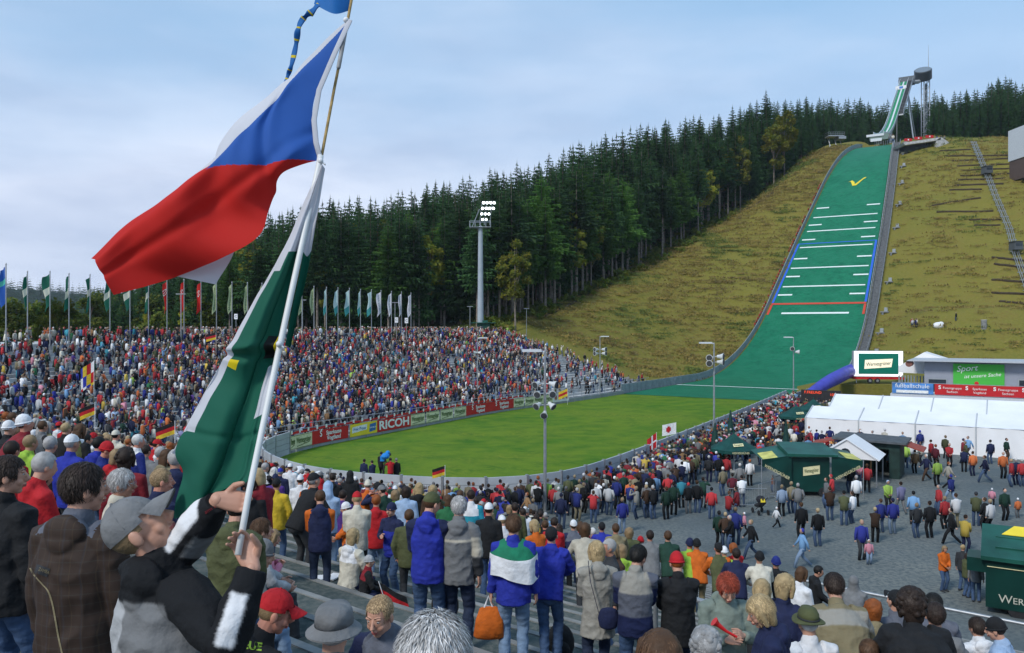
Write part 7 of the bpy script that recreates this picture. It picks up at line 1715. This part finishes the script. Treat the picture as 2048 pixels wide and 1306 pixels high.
hero(1411, 1260, 5.6, 1.6, 'sit', 5, 'curly grey-haired head in a black and red collar at the bottom edge', j='black', yoke='darkred', hair='grey', head='curly', hn=2500, hl=.03, curl=1, fit=False)
hero(1458, 1155, 7.0, 1.66, 'front', 178, 'red-haired person in a grey-green coat facing the camera with a red horn', j='sage', hair='redhair', head='short', hood=1, wide=1.08, coat=.1, fit=False, custom=dict(pitch=-26, h=((-.10, .26, 1.27), (.05, .27, 1.23))), hl=.05, spike=.4, t='charcoal')
hero(1513, 1195, 6.1, 1.62, 'front', 75, 'blond person in a dark navy hooded jacket beside the red-haired one', j='navy', hair='blond', head='bob', hood=1, wide=1.08, fit=False, custom=dict(pitch=-20, yaw=15), hl=.07, curl=.7, hn=3600)
hero(1570, 1150, 8.0, 1.68, 'stand', -45, 'person with short blond hair in a wide navy coat, left of the big grey coat', j='navy', hair='blond', head='bob', wide=1.2, fit=False, hl=.05, custom=dict(yaw=-20))
hero(1524, 1160, 8.8, 1.6, 'lean', -20, 'blond person in black bowing forward behind the navy coats', j='black', hair='blond', head='bob', hood=1, fit=False, custom=dict(pitch=-25))
hero(1617, 1220, 6.9, 1.66, 'stand', 5, 'person in a green felt hat and a white jacket at the bottom edge', j='white', hair='white', head='hat', gear='olive', wide=1.12, fit=False)
def big_z(ce, hgt, slv, J):
    z = np.zeros(len(ce), int); z[hgt > .37] = 1; z[(hgt > .52)] = 0; z[(np.abs(hgt - .08) < .008)] = 2; return z
hero(1667, 1147, 7.9, 1.84, 'leanlow', -5, 'large person in a grey-brown coat with beige shoulders leaning on the rail', hair='dark', wide=1.22, coat=.12, fit=False, zones=big_z, zmats=['khaki', 'stone', 'charcoal'], hood=1, custom=dict(pitch=-15), hl=.04)
hero(1822, 1180, 6.3, 1.68, 'leanlow', -8, 'person with dark curly hair in a wide black coat at the lower right', j='black', hair='dark', head='curly', wide=1.3, fit=False, custom=dict(pitch=-5), hl=.035, curl=1, hn=3000)
def red_z(ce, hgt, slv, J): z = np.zeros(len(ce), int); z[hgt > .30] = 1; z[(hgt > .24) & (hgt <= .30)] = 2; return z
hero(1872, 1208, 7.4, 1.68, 'leanlow', -40, 'person in a red and grey jacket bent over, right of the black coat', hair='dark', wide=1.1, fit=False, zones=red_z, zmats=['orange', 'grey', 'charcoal'], custom=dict(yaw=30), hl=.03)
hero(1868, 1190, 8.8, 1.7, 'lean', -20, 'dark-haired person in a slate jacket behind the red and grey jacket', j='slate', hair='black', fit=False)
hero(1748, 1202, 9.0, 1.62, 'lean', -10, 'ginger-haired person in a brown fur-trimmed jacket between the two large coats', j='brown', yoke='khaki', hair='ginger', head='bob', fit=False, hood=1)
hero(1796, 1184, 9.2, 1.72, 'lean', 15, 'person in a black cap and slate jacket left of the curly dark hair', j='slate', hair='dark', head='cap', gear='black', fit=False)
hero(1738, 1281, 6.2, 1.3, 'stand', -40, 'small brown-haired head low at the bottom edge under the ginger-haired person', j='white', hair='brown', fit=False)
hero(1988, 1238, 8.6, 1.6, 'front', 50, 'person in a black beret and pale blue jacket at the lower right corner', j='lightblue', hair='dark', head='beanie', gear='black', wide=1.1, fit=False, t='charcoal')
hero(1955, 1236, 9.3, 1.62, 'stand', 10, 'person in a white hooded jacket left of the black beret', j='white', hair='dark', head='short', hood=1, fit=False)
# --- the row standing at the rail
hero(866, 986, 9.5, 1.8, 'front', -4, 'tall person in an olive cap and bright blue and navy jacket', j='royal', yoke='royal', sleeve='navy', t='jeans', hair='brown', head='cap', gear='olive', hood=1, custom=dict(yaw=-40))
def gw_z(ce, hgt, slv, J):
    z = np.zeros(len(ce), int); z[(np.abs(hgt - .385) < .012) & (ce[:, 1] < .05) & ~slv] = 1; rx = np.abs((ce - np.array(J['hip'])) @ np.array(J['right'])); z[slv] = 0
    for i in (0, 1):
        e, s0, w_ = np.array(J['e%d' % i]), np.array(J['s%d' % i]), np.array(J['w%d' % i]); z[slv & ((ce @ np.array((0, 1, 0))) < (e[1] - .012)) & (ce[:, 2] < s0[2] - .08) & (ce[:, 2] > e[2] - .02)] = 1
    z[slv & (ce[:, 2] < J['e0'].z - .03)] = 2; return z
hero(918, 994, 9.5, 1.78, 'relaxed', -6, 'grey-haired person in a grey jacket with white stripes beside the bright blue jacket', hair='grey', hood=1, wide=1.06, zones=gw_z, zmats=['grey', 'beige', 'charcoal'], t='darkjeans', hl=.05)
o3, J3, k3 = hero(1027, 1030, 8.9, 1.8, 'stand', -2, 'person in blue with a green and white flag over the shoulders and an orange bag', j='royal', hair='brown', t='lightjeans', wide=1.05)
hero(1102, 1056, 9.4, 1.76, 'lean', -12, 'person in a plain bright blue hooded jacket and black cap leaning at the rail', j='royal', hair='dark', head='cap', gear='black', hood=1, t='jeans', wide=1.06, custom=dict(f=((-.02, -.30, 0), (.12, -.12, 0))))
o5, J5, k5 = hero(1193, 1083, 9.2, 1.68, 'front', 2, 'blond person in a long beige hooded coat with a navy shoulder bag', j='stone', hair='blond', head='bob', hood=1, coat=.14, t='darkjeans', hl=.06)
def nv_z(ce, hgt, slv, J): z = np.zeros(len(ce), int); z[(hgt > .36) & ~slv] = 1; z[(hgt < .10) | (slv & (ce[:, 2] < J['s0'].z - .1))] = 2; return z
hero(1279, 1091, 8.8, 1.74, 'front', -8, 'dark-haired person in a slate and pale grey leather jacket over a striped shirt', hair='black', zones=nv_z, zmats=['slate', 'stone', 'navy'], t='jeans', custom=dict(yaw=-35, pitch=-14), wide=1.05)
hero(1353, 1106, 8.9, 1.7, 'front', 2, 'person in a red knitted cap and black coat with curly auburn hair', j='black', hair='ginger', head='beanie', gear='red', coat=.1, t='darkjeans', wide=1.12)
hero(783, 1007, 13.0, 1.78, 'cup', 150, 'person in a dark knitted cap and blue jacket holding a cup, facing the camera', j='royal', yoke='navy', sleeve='navy', hair='grey', head='beanie', gear='navy', t='jeans')
hero(706, 1058, 12.0, 1.65, 'sit', -35, 'seated blond person in a white jacket with a fur-trimmed hood', j='cream', yoke='white', hair='blond', head='bob', hood=1, fit=False, t='navy')
hero(738, 1112, 11.6, 1.15, 'sit', -75, 'small child in a white knitted cap and red and black jacket sitting on the steps', j='black', yoke='darkred', hair='sand', head='beanie', gear='lightgrey', fit=False, t='navy')
hero(690, 1006, 13.4, 1.3, 'front', 100, 'child in an orange jacket with a pale hood up', j='orange', hair='brown', head='beanie', gear='white', t='jeans', fit=False)
# things worn or carried, made as things of their own
def at_hero(o, J, k, local): return o.matrix_basis @ V(local)
p = at_hero(o3, J3, k3, (0, 0, 0)); M3 = Matrix.Translation(o3.location) @ Matrix.Rotation(o3.rotation_euler.z, 4, 'Z') @ Matrix.Scale(k3, 4)
b = MB(); A, B = 34, 22; vs = []
for a in range(A):
    th = R(-205 + 230 * a / (A - 1)); 
    for c in range(B):
        q = c / (B - 1); z = 1.50 - .40 * q * (1 - .12 * math.sin(th * 2)) ; rx, ry = .10 + .165 * min(1, q * 2.6) ** .6 + .02 * q, .10 + .085 * min(1, q * 2.4) ** .6 + .03 * q
        wv = .010 * math.sin(a * .9) * q; vs.append(((rx + wv) * math.cos(th), (ry + wv) * math.sin(th) * 1.0 + .01, z + .03 * math.cos(th * 2) * (1 - q)))
b.add(vs, [(a * B + c, (a + 1) * B + c, (a + 1) * B + c + 1, a * B + c + 1) for a in range(A - 1) for c in range(B - 1)])
for i in range(len(b.f)): b.m[i] = 0 if (i % (B - 1)) < 8 else 1
o = b.build('draped_flag', [fabric('flag_drape_green', (.01, .17, .09)), FAB['white']], smooth=True); o.matrix_world = M3; tag(o, 'green and white flag draped round the shoulders of the person in blue', 'flag')
def bag(M, kind, label, cat, mats, s=1.0):
    b = MB(); t = thing(kind, label, cat, M.to_translation(), M.to_euler().z)
    if kind == 'carrier_bag':
        b.tube([(0, 0, -.30), (0, 0, -.28), (.01, 0, -.10), (0, 0, .04)], [(.15, .02), (.17, .05), (.155, .05), (.10, .015)], 14, side=(1, 0, 0)); b.build('bag_body', mats, t, smooth=True); b = MB(); b.tube([(-.05, 0, .03), (0, 0, .17), (.05, 0, .03)], .012, 6); b.build('handle', FAB['white'], t)
    else:
        b.tube([(0, 0, -.09), (0, 0, 0), (0, 0, .08)], [(.10, .045), (.12, .055), (.10, .04)], 14, side=(1, 0, 0)); b.build('bag_body', mats, t, smooth=True); b = MB(); b.tube([(-.11, 0, .06), (-.20, .02, .40), (-.22, .06, .62)], [(.018, .004)] * 3, 6, side=(0, 1, 0)); b.build('strap', mats, t)
    return t
hw_ = M3 @ J3['w0']; bag(Matrix.Translation(hw_ + V((-.03, 0, -.2))), 'carrier_bag', 'orange carrier bag hanging from the hand of the flag-draped person', 'bag', FAB['orange'])
M5 = Matrix.Translation(o5.location) @ Matrix.Rotation(o5.rotation_euler.z, 4, 'Z') @ Matrix.Scale(k5, 4); bag(Matrix.Translation(M5 @ V((.10, -.24, .95))), 'shoulder_bag', 'navy shoulder bag on the back of the beige coat', 'bag', FAB['navy'])
def ground_item(u, Y, nm, label, cat, fn):
    x = (u - CX) / FPX * Y; o = thing(nm, label, cat, (x, Y, H(x, Y) + .005)); fn(o); return o
def i_mat(t): b = MB(); b.box((0, 0, .01), (.42, .34, .02), rz=.3); b.build('pad', FAB['sky'], t)
ground_item(722, 11.7, 'seat_pad', 'pale blue seat pad on the step under the child', 'pad', i_mat)
def i_cup(t): b = MB(); b.tube([(0, 0, 0), (0, 0, .11)], [.028, .04], 12, flat=True); b.build('cup', FAB['maroon'], t)
ground_item(791, 11.4, 'paper_cup', 'dark red paper cup standing on the step', 'cup', i_cup)
def i_bowl(t): b = MB(); b.tube([(0, 0, 0), (0, 0, .04)], [.06, .10], 14, flat=True); b.build('dish', FAB['white'], t)
ground_item(757, 11.3, 'paper_dish', 'white paper dish on the step beside the child', 'dish', i_bowl)
def i_flag(t):
    b = MB(); b.tube([(0, 0, 0), (-.15, 0, .45)], .006, 5); b.build('stick', M_white, t); b = MB(); vs = []
    for a in range(9):
        for c in range(7): vs.append((-.15 + a * .05 + (.04 * c * .3), .02 * math.sin(a), .44 - c * .05 - a * .028))
    b.add(vs, [(a * 7 + c, (a + 1) * 7 + c, (a + 1) * 7 + c + 1, a * 7 + c + 1) for a in range(8) for c in range(6)])
    for i in range(len(b.f)): b.m[i] = (i % 6) // 2
    b.build('flag', [FAB['black'], FAB['red'], FAB['yellow']], t, smooth=True)
ground_item(778, 11.5, 'hand_flag', 'small black, red and gold flag held by the child on the steps', 'flag', i_flag)
def i_paper(t):
    b = MB()
    for i in range(4): b.box((i * .16 - .2, .03 * i, .012 + .004 * i), (.3, .2, .02), rz=.4 * i)
    b.build('pages', M_white, t)
ground_item(630, 13.0, 'papers', 'white papers and booklets lying on the step by the rail end', 'paper', i_paper)
def i_pack(t): b = MB(); b.ball((0, 0, .2), (.18, .15, .24), 14, 9); b.ball((0, -.13, .15), (.12, .06, .13), 10, 7); b.build('pack', FAB['black'], t, smooth=True)
ground_item(890, 10.4, 'rucksack', 'black rucksack on the step between the two men at the rail', 'bag', i_pack); ground_item(1120, 9.9, 'rucksack', 'black rucksack with red trim by the feet of the plain blue jacket', 'bag', i_pack)
from mathutils.bvhtree import BVHTree
def tree_of(o):
    c = [q for q in o.children if q.name.startswith('jacket')][0]; M = Matrix.Translation(o.location) @ o.rotation_euler.to_matrix().to_4x4() @ Matrix.Diagonal((*o.scale, 1))
    return c, M, BVHTree.FromPolygons([M @ v.co for v in c.data.vertices], [tuple(p.vertices) for p in c.data.polygons])
def stamp(o, mb, u, v, dpx, ang, name, m, lift=.003):
    """print a flat shape (size 1 = dpx photograph pixels) on the jacket cloth and make it a part of the jacket"""
    c, M, T = tree_of(o); E = V((0, 0, EYE)); Mi = M.inverted(); vs = []; ok = True; ca, sa = math.cos(ang), math.sin(ang); last = None
    for x, y, z in mb.v:
        uu, vv = u + (x * ca + z * sa) * dpx, v - (-x * sa + z * ca) * dpx; d = (P(uu, vv, 1) - E).normalized(); h = T.ray_cast(E, d)
        if h[0] is None: ok = False; break
        vs.append(Mi @ (h[0] - d * lift))
    if not ok: print('stamp missed', name); return
    b = MB(); b.add(vs, mb.f); b.build(name, m, c)
tx = text_mb('ama tex', 1, 0, .1); stamp(boy, tx, 424, 1016, 11, R(-33), 'sleeve_lettering', FAB['darkred'])
pl = MB(); N_ = 26
pth = [(58, 1136), (66, 1150), (82, 1168), (94, 1182), (102, 1205), (108, 1235), (114, 1270), (122, 1306), (128, 1330)]; pth = [(p_.x, p_.y) for p_ in catmull([(a, b_, 0) for a, b_ in pth], 5)]
for (a, b_) in pth: pl.v += [(a, 0, -b_), (a + 3.6, 0, -b_)]
pl.f = [[2 * i, 2 * i + 1, 2 * i + 3, 2 * i + 2] for i in range(len(pth) - 1)]; pl.m = [0] * len(pl.f); stamp(BROWN[0], pl, 0, 0, 1, 0, 'piping', FAB['khaki'], .004)
pt = MB(); q_ = 6; pt.v = [(x * 28 / q_, 0, -y * 18 / q_) for y in range(q_ + 1) for x in range(q_ + 1)]; pt.f = [[y * 7 + x, y * 7 + x + 1, y * 7 + x + 8, y * 7 + x + 7] for y in range(q_) for x in range(q_)]; pt.m = [0] * 36; stamp(BROWN[0], pt, 74, 1128, 1, R(20), 'badge', FAB['charcoal'], .004)
stamp(BROWN[0], text_mb('ZAMBA', 1, 0, width=2.3), 88, 1142, 10, R(20), 'badge_lettering', FAB['khaki'], .007)
stamp(REDCAP[0], text_mb('EUE', 1, 0, bold=.04), 505, 1292, 22, R(8), 'back_lettering', FAB['lime'])
# red horn
t = thing('toy_horn', 'red plastic horn held by the red-haired person', 'horn', P(1452, 1262, 6.70)); b = MB(); b.tube([(-.10, 0, .08), (-.07, 0, .055), (0, 0, 0), (.09, 0, -.05)], [.04, .022, .013, .011], 12, flat=True); b.build('horn', mat('red_plastic', (.65, .02, .02), .3), t)
# back lettering and sleeve badge
for (txt, hero_i, loc, sz, m) in (('WERDER', None, None, 0, 0),): pass
# ------------------------------------------------------------------ standard figures: the largest ones as individuals, the rest as one crowd
n_ind = 300 - len(HEROES) - 9
def vis(c):
    p = c['p']; u = CX + p.x / p.y * FPX; v = CY - (p.z + 1.7 - EYE) / p.y * FPX; return -30 < u < 2080 and v < 1330
CAND = [c for c in CAND if vis(c)]
ind, rest = CAND[:n_ind], CAND[n_ind:]
for c in ind:
    lk = c['look']; person(c['p'], c['rz'], c['h'], c['pose'], zone=c['zone'], child=c.get('child', False), **lk)
# camera team on the field
for (u, vt, Y, j, pose, rz, gear), L_ in (((762, 905, 50.5, 'black', 'cup', -30, None), 'person in black standing beside the blue-covered TV camera, on its left'), ((745, 935, 50, 'navy', 'front', 40, None), 'crouching-low dark figure at the field edge left of the TV camera'), ((728, 932, 50.5, 'navy', 'stand', -20, None), 'leftmost dark figure of the TV crew on the field'),
      ((781, 917, 49.5, 'red', 'cam', 20, None), 'person in red with a shoulder camera right of the TV camera'), ((793, 918, 50, 'black', 'stand', 30, 'grey'), 'person in a grey knitted cap and black coat beside the red TV crew member')):
    p = P(u, vt, Y); p.z = max(.35, p.z - 1.74); person(p, R(rz), 1.74, pose, j, 'black', 'dark', 'beanie' if gear else 'short', gear or 'black', label=L_, zone='x')
o = MB().box((0, 0, .16), (4.6, 2.2, .32)).box((1.0, .3, .52), (2.6, 1.4, .4)).build('camera_platform', M_grey); o.location = P(762, 940, 50.6); o.location.z = .03; tag(o, 'low grey platform under the television crew at the field edge', 'platform')
p = P(771, 960, 49.6); p.z = .75; t = thing('tv_camera', 'television camera under a bright blue rain cover on a tripod by the field', 'camera', p)
b = MB(); b.ball((0, 0, 1.72), (.26, .4, .2), 12, 8); b.ball((.1, .25, 1.9), (.14, .2, .12), 10, 6); b.box((-.2, .1, 1.55), (.25, .3, .3)); b.build('rain_cover', fabric('rain_blue', (.02, .22, .6)), t); b = MB(); b.tube([(.1, .3, 1.7), (.15, .75, 1.7)], .1, 10); b.build('lens', M_black, t)
for a in range(3): b = MB(); b.tube([(0, 0, 1.5), (math.cos(a * 2.1) * .55, math.sin(a * 2.1) * .55, 0)], .03, 6); b.build('leg', M_black, t)
p = P(612, 950, 47); p.z = .6; t = thing('covered_camera', 'television equipment under a crumpled white sheet at the left bend of the wall', 'camera', p)
b = MB(); rr = random.Random(2)
for i in range(9): b.ball((rr.uniform(-.7, .7), rr.uniform(-.3, .3), rr.uniform(.7, 1.5)), (rr.uniform(.2, .4), .3, rr.uniform(.2, .35)), 8, 6)
b.build('sheet', FAB['white'], t); b = MB(); b.tube([(0, 0, -.6), (0, 0, .8)], .08, 6); b.build('stand', M_black, t)
# labels of the standard figures: clothes first, then where they stand
def desc(c):
    hd = {'cap': '%s cap' % cn(c['gear']), 'beanie': '%s knitted cap' % cn(c['gear']), 'hat': 'hat', 'long': 'long %s hair' % c['hair'], 'bob': '%s bob' % c['hair'], 'short': '%s hair' % c['hair'], 'crop': 'cropped hair', 'curly': 'curly %s hair' % c['hair']}[c['head']] if c['hood'] != 2 else 'hood up'
    return ('child' if c['child'] else 'person') + ' in %s jacket and %s trousers, %s' % (cn(c['j']), cn(c['t']), hd)
grp = {}
ZS = {'on the open gravel plaza': 'open plaza', 'in the crowd along the curved barrier wall': 'barrier wall crowd', 'in the crowd around the beer tables': 'beer table crowd', 'in front of the white marquee': 'marquee front', 'on the near stand': 'near stand', 'in the packed crowd on the left of the stand': 'left stand crowd', 'on the lower steps of the near stand': 'lower near steps'}
for c in PEOPLE:
    if c['label']: c['o']['label'] = c['label']; continue
    L_ = desc(c) + ', ' + ZS[c['zone']]; grp.setdefault(L_, []).append(c); c['o']['group'] = 'people: ' + ZS[c['zone']]
for L_, l in grp.items():
    if len(l) == 1: l[0]['o']['label'] = L_
    else:
        l.sort(key=lambda c: c['o'].location.x / c['o'].location.y)
        for i, c in enumerate(l): c['o']['label'] = L_ + (', leftmost' if i == 0 else ', rightmost' if i == len(l) - 1 else ', middle one' if len(l) == 3 else ', ' + ORD[i] + ' from left')
# low-detail crowd
def low_fig(pose):
    J = skeleton(pose); b = MB(); up, rt = J['up'], J['right']; n = 6
    b.tube([J['hip'] - up * .14, J['waist'], J['sh'], J['neck'] + up * .02], [(.19, .14), (.18, .135), (.19, .12), (.06, .06)], 7, 0, side=rt, flat=True)
    for i in (0, 1):
        b.tube([J['s%d' % i], J['e%d' % i], J['w%d' % i]], [.07, .058, .045], 5, 0, flat=True); b.tube([J['h%d' % i], J['k%d' % i], J['a%d' % i] - V((0, 0, .06))], [.10, .07, .06], 5, 1, flat=True); b.ball(J['w%d' % i] + (J['w%d' % i] - J['e%d' % i]).normalized() * .06, .045, 5, 3, 2)
    h = MB(); h.ball((0, .0, .0), (.078, .092, .12), 7, 5, 2); h.ball((0, -.028, .025), (.084, .088, .11), 7, 5, 3); b.merge(h, J['head']); return b.mesh('low')
LOW = [low_fig(p) for p in ('stand', 'pocket', 'front', 'fold', 'cam', 'sit', 'walk', 'wave')]
parts = []
def cols4(j, t, hr, sk=(.48, .27, .19)): f = lambda c: (lambda m, g: [(x * .84 + g * .16) * m for x in c])(pr.uniform(.7, 1.3), sum(c) / 3); return [f(j), f(t), f(sk), f(hr)]
def lowp(p, rz, h, look, pose=None):
    i = {'stand': 0, 'relaxed': 0, 'pocket': 1, 'front': 2, 'fold': 3, 'cam': 4, 'sit': 5, 'walk': 6, 'walk2': 6}.get(pose, pr.choice([0, 0, 1, 1, 2, 2, 3, 4, 5, 5, 0, 7] if pr.random() < .5 else [0, 1, 2, 3])); k = h / 1.75
    hr = CLO[look['gear']] if look['head'] in ('cap', 'beanie') else HC[look['hair']]
    parts.append((LOW[i], Matrix.Translation(p) @ Matrix.Rotation(rz, 4, 'Z') @ Matrix.Diagonal((k * 1.12, k * 1.12, k, 1)), 0, cols4(CLO[look['j']], CLO[look['t']], hr)))
for c in rest: lowp(c['p'], c['rz'], c['h'], c['look'], c['pose'])
JKF = JK + ['red'] * 8 + ['white'] * 3 + ['royal'] * 2 + ['orange'] * 2 + ['yellow', 'lightblue', 'cream', 'beige', 'beige', 'lightgrey', 'lightgrey']
for x, y, z, rz in FAR: lk = rlook(); lk['j'] = pr.choice(JKF); lowp(V((x, y, z)), rz, pr.uniform(1.58, 1.82), lk)
# promenade, slope edge marshals in red, hillside groups
for i in range(120):
    k = pr.randrange(int(nfc * .55), nfc); q = fc[k] + NF[k] * pr.uniform(30, 34); lowp(V((q.x, q.y, 8.7)), pr.uniform(-2, 2), 1.72, rlook(), 'stand')
for s in np.arange(-8, 58, 1.25):
    if pr.random() < .78: q = so(s, -wd(s) - 1.3); lk = rlook(); lk['j'] = 'red'; lowp(V((q.x, q.y, zL(s) - .1)), R(-120), 1.72, lk, 'sit')
for u, v, n_ in ((1827, 656, 5), (1915, 643, 1), (1785, 285, 2), (1880, 283, 3)):
    for i in range(n_): lowp(on_hill(u + pr.uniform(-9, 9), v, 120), pr.uniform(0, 6), 1.75, rlook(), 'stand')
bake('crowd', parts, [attr_mat('crowd_cloth', .85)], kind='stuff')
# flags waved in the crowd
def crowd_flag(u, v, Y, cols, label, w_=1.1, h_=.75, sl=.3):
    p = P(u, v, Y); t = thing('waved_flag', label, 'flag', p); b = MB(); b.tube([(0, 0, -1.6), (0, 0, .75)], .015, 5); b.build('pole', M_white, t); b = MB(); vs = []
    for a in range(12):
        for c in range(10): q, r_ = a / 11, c / 9; vs.append((-q * w_, .07 * math.sin(q * 6 + r_), .72 - r_ * h_ - q * sl))
    b.add(vs, [(a * 10 + c, (a + 1) * 10 + c, (a + 1) * 10 + c + 1, a * 10 + c + 1) for a in range(11) for c in range(9)])
    for i in range(len(b.f)): b.m[i] = cols[1][min(len(cols[1]) - 1, (i % 9) * len(cols[1]) // 9)] if not callable(cols[1]) else cols[1](i // 9, i % 9)
    b.build('flag', [FAB[c] for c in cols[0]], t, smooth=True)
crowd_flag(1352, 863, 64, (('white', 'red'), lambda a, c: 1 if (a - 5.5) ** 2 + (c - 4) ** 2 < 5 else 0), 'white flag with a red dot above the crowd by the lamp post', 1.1, .9, .2)
crowd_flag(1313, 885, 59, (('red', 'white'), lambda a, c: 1 if (a in (4, 5) or c in (4,)) else 0), 'red flag with a white cross held up in the crowd by the wall', .7, 1.1, .5)
crowd_flag(362, 690, 62, (('black', 'red', 'yellow'), (0, 1, 2)), 'black, red and gold flag behind the green flag in the far crowd') if False else crowd_flag(432, 678, 88, (('black', 'red', 'yellow'), (0, 1, 2)), 'black, red and gold flag high in the crowd left of the green flag')
crowd_flag(350, 878, 33, (('black', 'red', 'yellow'), (0, 1, 2)), 'black, red and gold flag in the crowd just left of the white flag corner', .8, .5, .3)
crowd_flag(188, 742, 55, (('white', 'red', 'yellow', 'royal'), lambda a, c: (0, 1, 2, 3)[(a // 3 + c // 4) % 4]), 'white flag with coloured patches in the left crowd', .9, 1.6, .6)
crowd_flag(190, 838, 36, (('black', 'red', 'yellow'), (0, 1, 2)), 'small black, red and gold flag low in the left crowd', .7, .5, .3)
crowd_flag(1135, 788, 107, (('yellow', 'red'), (0, 1, 0)), 'yellow and red flag at the front rail of the far stand', 1.2, 1.0, .5)
crowd_flag(890, 958, 44, (('red', 'black', 'yellow'), (1, 0, 2)), 'small red, black and gold flag at the near bend of the wall', .7, .5, .2)
# ------------------------------------------------------------------ air
if True:
    hb = MB().box((100, 1200, 69), (3400, 2900, 141)).build('haze', [], kind='stuff')
    hm = bpy.data.materials.new('haze_air'); hm.use_nodes = True; t = hm.node_tree; t.nodes.remove(t.nodes['Principled BSDF'])
    pv = t.nodes.new('ShaderNodeVolumePrincipled'); pv.inputs['Color'].default_value = (.75, .85, 1, 1); pv.inputs['Density'].default_value = .00009; t.links.new(pv.outputs[0], t.nodes['Material Output'].inputs['Volume'])
    hb.data.materials.append(hm)
